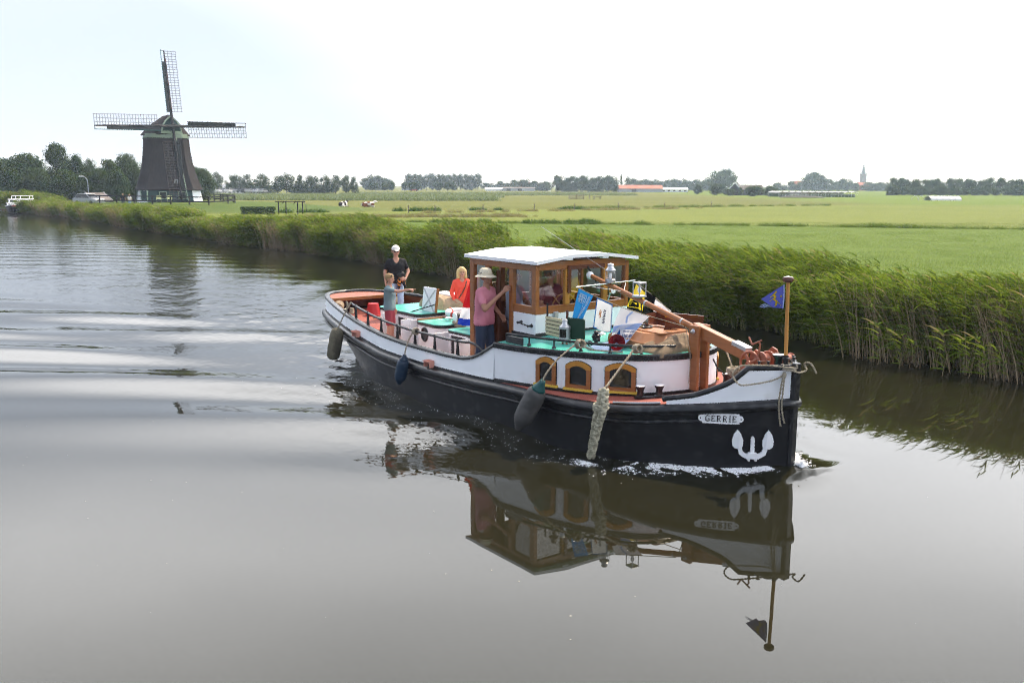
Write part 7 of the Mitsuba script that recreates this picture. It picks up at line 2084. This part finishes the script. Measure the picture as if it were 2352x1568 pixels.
house(thing('boathouse', 'small open shed with a pitched roof beside the street lamp', 'shed'), -58.0, 131.5, 2.8, 3.0, 1.15, 1.0, 70, 'wall_dark', 'roof_grey', trim='grey_steel')
house(thing('red_roofed_barn', 'long grey barn with a red roof in the far meadow', 'barn'), 72.7, 543, 25, 9, 2.0, 1.9, 0, 'wall_grey', 'roof_red', wins=0, doors=1)
house(thing('low_white_shed', 'low white roofed shed right of the red roofed barn', 'shed'), 92.6, 546, 15.5, 7, 1.6, 1.1, 0, 'wall_white', 'wall_white', wins=5)
house(thing('dark_farmhouse', 'black gabled farmhouse with white verge boards between trees', 'house'), 88.6, 376, 6.0, 5.2, 2.2, 2.6, 68, 'wall_dark', 'wall_dark', wins=2, trim='mill_white')
house(thing('farm_shed', 'dark farm shed adjoining the black gabled farmhouse', 'shed'), 95.2, 380, 9, 6, 2.0, 1.9, 5, 'wall_dark', 'wall_dark', wins=3)
house(thing('white_warehouse', 'white flat warehouse behind the roadside trees right of the windmill', 'warehouse'), -96.5, 345, 14, 8, 3.4, 0.5, 3, 'wall_white', 'roof_grey', wins=6)
house(thing('grey_showroom', 'grey sloped roof building just right of the windmill', 'building'), -106.5, 338, 9, 8, 1.7, 1.6, -8, 'wall_grey', 'wall_grey', wins=4)
house(thing('white_tunnel_shed', 'long bright white shed in front of small far trees', 'shed'), -12, 605, 11, 5, 1.3, 0.9, 2, 'wall_white', 'wall_white', wins=0)
house(thing('grey_hall', 'long low grey hall on the far middle horizon', 'hall'), 4.0, 600, 20, 7, 1.9, 0.5, 2, 'wall_grey', 'roof_grey', wins=0, doors=2)
house(thing('village_house', 'small red roofed house behind the far middle trees', 'house'), 7.5, 640, 9, 7, 2.8, 2.6, 10, 'wall_brick', 'roof_red', wins=3)
house(thing('village_house', 'small red roofed house left of the far wood', 'house'), 21, 630, 7, 6, 2.4, 2.2, -15, 'wall_white', 'roof_red', wins=2)
house(thing('village_house', 'red roofed house peeping out right of the church', 'house'), 318, 860, 12, 8, 4.2, 3.2, 12, 'wall_brick', 'roof_red', wins=3)
house(thing('village_house', 'pale house with a steep roof left of the church', 'house'), 257, 850, 10, 8, 4.2, 4.0, -20, 'wall_white', 'roof_red', wins=3)
house(thing('far_hall', 'pale low hall left of the wall of poplars', 'hall'), -68.5, 640, 12, 6, 2.0, 1.0, 0, 'wall_grey', 'wall_white', wins=2)

# church with its spire
CH = thing('church', 'brick church tower with a slim pointed spire on the right horizon', 'church')
cx, cy = 553.2, 1500.0
obj(CH, 'tower', bxx(cx - 3.7, cx + 3.7, cy - 3.7, cy + 3.7, 0, 23.0), 'church_brick')
obj(CH, 'cornice', bxx(cx - 4.0, cx + 4.0, cy - 4.0, cy + 4.0, 22.6, 23.3), 'church_brick')
sp = np.array([[(r * math.cos(a), r * math.sin(a), z) for a in np.arange(9) * PI / 4 + PI / 8] for r, z in ((3.5, 23.2), (1.8, 31.5), (0.10, 41.2))]) + [cx, cy, 0]
obj(CH, 'spire', grid(sp), 'slate')
obj(CH, 'cross', cat(bx((cx, cy, 42.2), (0.25, 0.25, 2.4)), bx((cx, cy, 42.6), (1.1, 0.25, 0.25))), 'wall_dark')
for s in (-1, 1):
    for t_ in (-1, 1):
        obj(CH, 'pinnacle', lathe([(0.7, 0), (0.55, 1.2), (0, 3.6)], 6, (cx + s * 3.4, cy + t_ * 3.4, 23.3)), 'church_brick')
for x in (-1.6, 1.6):
    obj(CH, 'belfry_opening', bx((cx + x, cy - 3.72, 18.6), (1.3, 0.2, 4.2)), 'wall_dark')
obj(CH, 'nave', bxx(cx + 5, cx + 34, cy - 5, cy + 6, 0, 9), 'church_brick')
for i, (x, y, h_, a0) in enumerate(((1008.0, 3000.0, 38.3, 25), (1091.0, 3200.0, 38.4, 70))):
    key = thing('wind_turbine', ['left one of two far white wind turbines left of the church', 'right one of two far white wind turbines, nearer the church'][i], 'wind turbine')
    obj(key, 'tower', tube([(x, y, 0), (x, y, h_)], [1.5, 0.9], 10), 'wall_white', True)
    obj(key, 'nacelle', bx((x, y - 1.5, h_), (2.2, 5, 2.2), 0.3), 'wall_white')
    for b in range(3):
        a = math.radians(a0 + 120 * b)
        d = np.array([math.cos(a), 0, math.sin(a)])
        sd = np.array([-d[2], 0, d[0]])
        q = np.array([x, y - 4.2, h_])
        v = np.array([q - sd * 0.5, q + sd * 0.5, q + d * 4 + sd * 1.1, q + d * 18, q + d * 4 - sd * 0.5])
        v = np.vstack([v, v + [0, 0.35, 0]])
        obj(key, 'blade', mesh(v, [[0, 1, 2], [0, 2, 4], [2, 3, 4], [5, 7, 6], [5, 9, 7], [7, 9, 8], [0, 5, 6], [0, 6, 1], [1, 6, 7], [1, 7, 2], [2, 7, 8], [2, 8, 3], [3, 8, 9], [3, 9, 4], [4, 9, 5], [4, 5, 0]]), 'wall_white')

# greenhouses
GH = thing('greenhouse', 'long row of low glass greenhouses in front of the village', 'greenhouse')
gx0, gx1, gy0 = 90.5, 117.4, 322.0
nb = 12
for k in range(nb):
    x0 = gx0 + (gx1 - gx0) * k / nb
    x1 = gx0 + (gx1 - gx0) * (k + 1) / nb
    xm = (x0 + x1) / 2
    obj(GH, 'roof_pane', mesh([(x0, gy0, 1.75), (xm, gy0, 2.15), (xm, gy0 + 14, 2.15), (x0, gy0 + 14, 1.75)], [[0, 1, 2, 3]]), 'plastic_film')
    obj(GH, 'roof_pane', mesh([(xm, gy0, 2.15), (x1, gy0, 1.75), (x1, gy0 + 14, 1.75), (xm, gy0 + 14, 2.15)], [[0, 1, 2, 3]]), 'plastic_film')
    obj(GH, 'wall_pane', mesh([(x0 + 0.06, gy0 + 0.02, 0.1), (x1 - 0.06, gy0 + 0.02, 0.1), (x1 - 0.06, gy0 + 0.02, 1.72), (xm, gy0 + 0.02, 2.1), (x0 + 0.06, gy0 + 0.02, 1.72)], [[0, 1, 2], [0, 2, 4], [2, 3, 4]]), 'greenhouse_glass')
    obj(GH, 'frame_bar', cat(bx((x0, gy0, 0.9), (0.10, 0.10, 1.75)), tube([(x0, gy0, 1.75), (xm, gy0, 2.15), (x1, gy0, 1.75)], 0.05, 4), bx((xm, gy0, 0.85), (0.05, 0.05, 1.7)), bx((xm, gy0, 1.0), (x1 - x0, 0.05, 0.05))), 'plain_white')
obj(GH, 'back_wall', bxx(gx0, gx1, gy0 + 14, gy0 + 14.1, 0.1, 1.75), 'plastic_film')
obj(GH, 'crop_bed', bxx(gx0 + 0.3, gx1 - 0.3, gy0 + 2, gy0 + 13, 0.1, 1.2), 'dark_green')
SI = thing('silage_clamp', 'low black sheeted heap in front of the greenhouses', 'heap')
obj(SI, None, lathe([(1, 0), (0.96, 0.5), (0.8, 0.85), (0, 0.95)], 20), 'wall_dark', 60, tw=T().translate([92.6, 303, 0.0]).scale([7.3, 2.5, 0.85]))
PT = thing('film_tunnel', 'small white film covered tunnel standing alone in the right meadow', 'tunnel')
tn_ = np.array([[(x, 256.5 + 2.2 * math.cos(a), 0.2 + 1.15 * math.sin(a)) for a in np.linspace(0, PI, 11)] for x in np.linspace(112.5, 120.6, 7)])
obj(PT, 'film', grid(tn_), 'plastic_film', True)
obj(PT, 'hoop', cat(*[tube([(x, 256.5 + 2.24 * math.cos(a), 0.2 + 1.18 * math.sin(a)) for a in np.linspace(0, PI, 11)], 0.05, 4) for x in np.linspace(109.0, 120.6, 8)]), 'grey_steel')

# clipped hedge and pergola right of the mill, gate, picnic table, posts
scene_hedge = np.random.default_rng(5)
n = 3200
hp = np.stack([scene_hedge.uniform(-32.4, -28.4, n), scene_hedge.uniform(0, 1.1, n) + 112.3, scene_hedge.uniform(0.2, 1.12, n)], 1)
hn = unit(scene_hedge.normal(size=(n, 3)))
hu = unit(np.cross(hn, scene_hedge.normal(size=(n, 3))))
hv = np.cross(hn, hu)
V = np.stack([hp - hu * 0.07, hp - hv * 0.045, hp + hu * 0.07, hp + hv * 0.045], 1).reshape(-1, 3)
HE = thing('clipped_hedge', 'dark clipped box hedge in front of the timber pergola', 'hedge')
obj(HE, None, mesh(V, np.arange(len(V)).reshape(-1, 4)), 'crown_look', color=np.repeat(np.array([[0.035, 0.065, 0.018]]) * scene_hedge.uniform(0.7, 1.3, (n, 1)), 4, 0))
PG = thing('pergola', 'dark timber pergola frame behind the clipped hedge', 'pergola')
for x in (-28.2, -27.3, -25.9, -25.3):
    obj(PG, 'post', bx((x, 113.9, 0.95), (0.11, 0.11, 1.5)), 'fence_dark')
obj(PG, 'beam', bx((-26.8, 113.9, 1.72), (3.6, 0.12, 0.1)), 'fence_dark')
obj(PG, 'side_beam', tube([(-25.2, 113.9, 1.72), (-24.6, 112.6, 1.35), (-24.5, 112.4, 0.2)], 0.035, 5), 'fence_dark')
for x in (-27.8, -26.4):
    obj(PG, 'brace', tube([(x, 113.9, 1.45), (x + 0.28, 113.9, 1.70)], 0.04, 4), 'fence_dark')
GT = thing('field_gate', 'grey wooden field gate standing open in the middle meadow', 'gate')
for i in range(4):
    obj(GT, 'gate_bar', tube([(14.9, 250, 0.35 + 0.28 * i), (18.9, 251.2, 0.45 + 0.28 * i)], 0.06, 4), 'sail_lath')
for x, y in ((14.9, 250), (16.9, 250.6), (18.9, 251.2), (20.4, 251.5)):
    obj(GT, 'gate_post', bx((x, y, 0.8), (0.14, 0.14, 1.5)), 'sail_lath')
TB = thing('picnic_table', 'dark timber table standing alone in the middle meadow', 'table')
obj(TB, 'table_top', bx((22.3, 250, 0.92), (2.3, 0.9, 0.1)), 'fence_dark')
for x in (21.5, 23.1):
    obj(TB, 'leg', bx((x, 250, 0.55), (0.16, 0.7, 0.7)), 'fence_dark')
for i, (x, y) in enumerate(((-10, 121.5), (-4, 127), (3, 132), (9, 137.5), (16, 143), (24, 149.5), (33, 157), (-13.2, 119.5))):
    key = thing('fence_post', ORD[(i + 1) % 8] + ' fence post from the left along the ditch of the cow pasture', 'post', 'posts along the ditch of the cow pasture')
    obj(key, None, tube([(x, y, 0), (x + 0.05, y, 1.25)], 0.055, 5), 'sail_lath')

# two cows lying, seen from behind the ditch
P('cow_white', (0.72, 0.68, 0.64), 0.8)
P('cow_brown', (0.20, 0.075, 0.035), 0.8)
P('cow_dark', (0.03, 0.025, 0.022), 0.8)


def lying_cow(key, x, y, deg, patch):
    M = frame((x, y, 0.25), rot([0, 0, 1], deg)[:, 0], rot([0, 0, 1], deg)[:, 1], (0, 0, 1))
    S = lambda c, r: m3.Manifold.sphere(r, 16).translate(c)
    hull = lambda *a: m3.Manifold.batch_hull(list(a))
    b = hull(S((-0.75, 0, 0.42), 0.36), S((0.1, 0, 0.46), 0.42), S((0.6, 0, 0.48), 0.34)) + hull(S((0.6, 0, 0.55), 0.27), S((1.0, 0.05, 0.85), 0.17)) + hull(S((1.0, 0.05, 0.92), 0.15), S((1.38, 0.08, 0.80), 0.095))
    b = b + hull(S((0.5, -0.3, 0.12), 0.1), S((0.95, -0.35, 0.1), 0.07)) + hull(S((-0.7, -0.3, 0.22), 0.2), S((-0.25, -0.48, 0.1), 0.08))
    b = b + hull(S((1.0, 0.22, 1.0), 0.035), S((0.98, 0.36, 0.97), 0.03)) + hull(S((1.0, -0.12, 1.0), 0.035), S((0.98, -0.26, 0.97), 0.03)) + hull(S((-1.08, 0, 0.6), 0.04), S((-1.2, 0.1, 0.15), 0.03))
    m = trimesh.smoothing.filter_taubin(man(b.refine_to_length(0.09)), iterations=8)
    c = meshkit.noise(m.vertices * 2.2, patch)
    col = np.where((c > 0.5)[:, None], [[0.20, 0.075, 0.035]] if patch % 2 else [[0.04, 0.032, 0.03]], [[0.72, 0.68, 0.64]])
    obj(key, None, moved(m, M), 'cow_coat', True, color=col)


scene['cow_coat'] = {'type': 'twosided', 'bsdf': {'type': 'diffuse', 'reflectance': {'type': 'mesh_attribute', 'name': 'vertex_color'}}}
lying_cow(thing('cow', 'black and white cow lying in the pasture, the left of the two', 'cow'), -27.2, 152, 65, 4)
lying_cow(thing('cow', 'brown and white cow lying in the pasture, the right of the two', 'cow'), -23.0, 151, 15, 5)

# cars
P('car_white', (0.72, 0.73, 0.74), 0.25, clearcoat=0.6)
P('car_silver', (0.42, 0.44, 0.46), 0.3, metallic=0.4)
P('car_dark', (0.04, 0.045, 0.055), 0.3)
P('car_red', (0.36, 0.03, 0.03), 0.25, clearcoat=0.6)


def car(key, x, y, deg, mat, z=0.2):
    M = frame((x, y, z), rot([0, 0, 1], deg)[:, 0], rot([0, 0, 1], deg)[:, 1], (0, 0, 1))
    body = Polygon([(-2.05, 0.30), (2.05, 0.30), (2.08, 0.62), (1.95, 0.82), (1.15, 0.92), (-1.85, 0.95), (-2.08, 0.78)])
    top = Polygon([(-1.75, 0.93), (1.1, 0.91), (0.35, 1.40), (-1.3, 1.43)])
    MX = lambda w: np.array([[1, 0, 0, 0], [0, 0, -1, w / 2], [0, 1, 0, 0], [0, 0, 0, 1.0]])
    obj(key, 'body', moved(prism(body, 1.7, MX(1.7)), M), mat)
    obj(key, 'window', moved(prism(affinity.scale(top, 0.94, 0.9), 1.5, MX(1.5)), M), 'window_dark')
    obj(key, 'roof', moved(bx((-0.48, 0, 1.44), (1.75, 1.38, 0.07), 0.02), M), mat)
    obj(key, 'pillar', moved(cat(*[tube([(a, s * 0.74, 0.92), (b, s * 0.68, 1.42)], 0.04, 4) for s in (-1, 1) for a, b in ((1.1, 0.38), (-1.75, -1.32), (-0.4, -0.4))]), M), mat)
    for sx in (-1.28, 1.3):
        for sy in (-0.78, 0.78):
            w = obj(key, 'wheel', moved(tube([(sx, sy - 0.1, 0.31), (sx, sy + 0.1, 0.31)], 0.31, 14), M), 'black_rubber')
    for sy in (-0.6, 0.6):
        obj(key, 'headlight', moved(bx((2.06, sy, 0.68), (0.06, 0.3, 0.13)), M), 'plain_white')


car(thing('parked_car', 'silver car with a reddish roof line parked behind the reeds by the shed', 'car'), -56.6, 126.4, -25, 'car_silver', 0.95)
for i in range(9):
    x = -96.5 + i * 1.75 + 0.4 * math.sin(i * 5)
    car(thing('distant_car', ORD[i] + ' car from the left in the far car park right of the windmill', 'car', 'cars in the far car park right of the windmill'), x * 1.0, 312 + 2 * (i % 2), 80, ['car_white', 'car_silver', 'car_white', 'car_silver', 'car_dark'][i % 5], 1.25 if False else 1.0)
car(thing('distant_car', 'tiny dark red car on the far road in the middle', 'car'), -67.0 + 13, 520, 5, 'car_red', 0.4)

# the moored cruiser far up the canal
CR = thing('cabin_cruiser', 'white cabin cruiser with a black hull moored at the inlet', 'boat')
cdir = unit(np.array([0.30, -1.0]))
KM = frame((-66.6, 126.2, -0.1), (cdir[0], cdir[1], 0), (-cdir[1], cdir[0], 0), (0, 0, 1))
st_ = [(-8.5, 1.35, 0.62), (-6, 1.55, 0.62), (-3.5, 1.6, 0.68), (-1.6, 1.35, 0.80), (-0.5, 0.75, 0.92), (0.0, 0.06, 1.0)]
hg_ = np.array([[(a, w, h_), (a - 0.3 * (a > -2), w * 0.82, 0.0), (a - 0.5 * (a > -2), w * 0.3, -0.4), (a - 0.5 * (a > -2), -w * 0.3, -0.4), (a - 0.3 * (a > -2), -w * 0.82, 0.0), (a, -w, h_)] for a, w, h_ in st_])


def ko(name, m, mat, smooth=False, parent=CR):
    return obj(parent, name, moved(m, KM), mat, smooth)


ko('hull', cat(grid(hg_), mesh(hg_[0], [[0, 1, 2], [0, 2, 3], [0, 3, 4], [0, 4, 5]])), 'black_paint', 40)
ko('gunwale', cat(*[tube([(a, s * w, h_ + 0.02) for a, w, h_ in st_], 0.06, 6) for s in (-1, 1)]), 'plain_white', True)
ko('deck', grid(np.array([[(a, w, h_), (a, -w, h_)] for a, w, h_ in st_])), 'white_paint')


def cabin(a0, a1, w, z0, z1, rake, nm):
    pl = Polygon([(a0, z0), (a1, z0), (a1 - rake, z1), (a0, z1)])
    c = ko(nm, prism(pl, 2 * w, np.array([[1, 0, 0, 0], [0, 0, -1, w], [0, 1, 0, 0], [0, 0, 0, 1.0]])), 'white_paint')
    ko('cabin_roof', bx(((a0 + a1 - rake) / 2 + 0.05, 0, z1 + 0.03), (a1 - a0 - rake + 0.3, 2 * w + 0.16, 0.07), 0.02), 'plain_white', parent=c)
    for s in (-0.5, 0.5):
        ang = math.degrees(math.atan2(rake, z1 - z0))
        ko('front_window', bx((a1 - rake * 0.52 + 0.012, s * w, (z0 + z1) / 2 + 0.02), (0.03, w * 0.66, (z1 - z0) * 0.55), 0.01, rot([0, 1, 0], -ang)), 'window_dark', parent=c)
    for k in range(3):
        for s in (-1, 1):
            ko('side_window', bx((a0 + (a1 - a0 - rake) * (k + 0.5) / 3, s * (w + 0.005), (z0 + z1) / 2 + 0.05), (0.6, 0.03, (z1 - z0) * 0.5)), 'window_dark', parent=c)
    return c


cabin(-4.3, -1.35, 1.12, 0.72, 1.20, 0.22, 'fore_cabin')
cabin(-6.6, -3.1, 1.26, 1.20, 1.68, 0.28, 'saloon')
ko('windscreen', cat(*[tube([(-4.6, s, 1.7), (-4.9, s, 2.15)], 0.045, 5) for s in (-1.1, 0, 1.1)], tube([(-4.9, -1.15, 2.15), (-4.9, 1.15, 2.15)], 0.05, 5), *[tube([(-4.9, s, 2.15), (-7.2, s, 2.12), (-7.3, s, 1.6)], 0.045, 5) for s in (-1.1, 1.1)]), 'plain_white')
ko('orange_fender_board', bx((0.02, 0, 0.88), (0.12, 0.5, 0.14), 0.03), 'sail_red')
ko('pushpit', tube([(-7.0, -1.4, 1.1), (-8.4, -1.3, 1.1), (-8.4, 1.3, 1.1), (-7.0, 1.4, 1.1)], 0.03, 5), 'chrome', True)

# ---------------------------------------------------------------- the air
scene['haze'] = {'type': 'cube', 'to_world': T().translate([0, 2500, 22]).scale([3600, 4200, 24.0]), 'bsdf': {'type': 'null'}, 'interior': {'type': 'ref', 'id': 'air'}}
labels['haze'] = {'label': 'pale summer haze over the meadows', 'kind': 'stuff'}
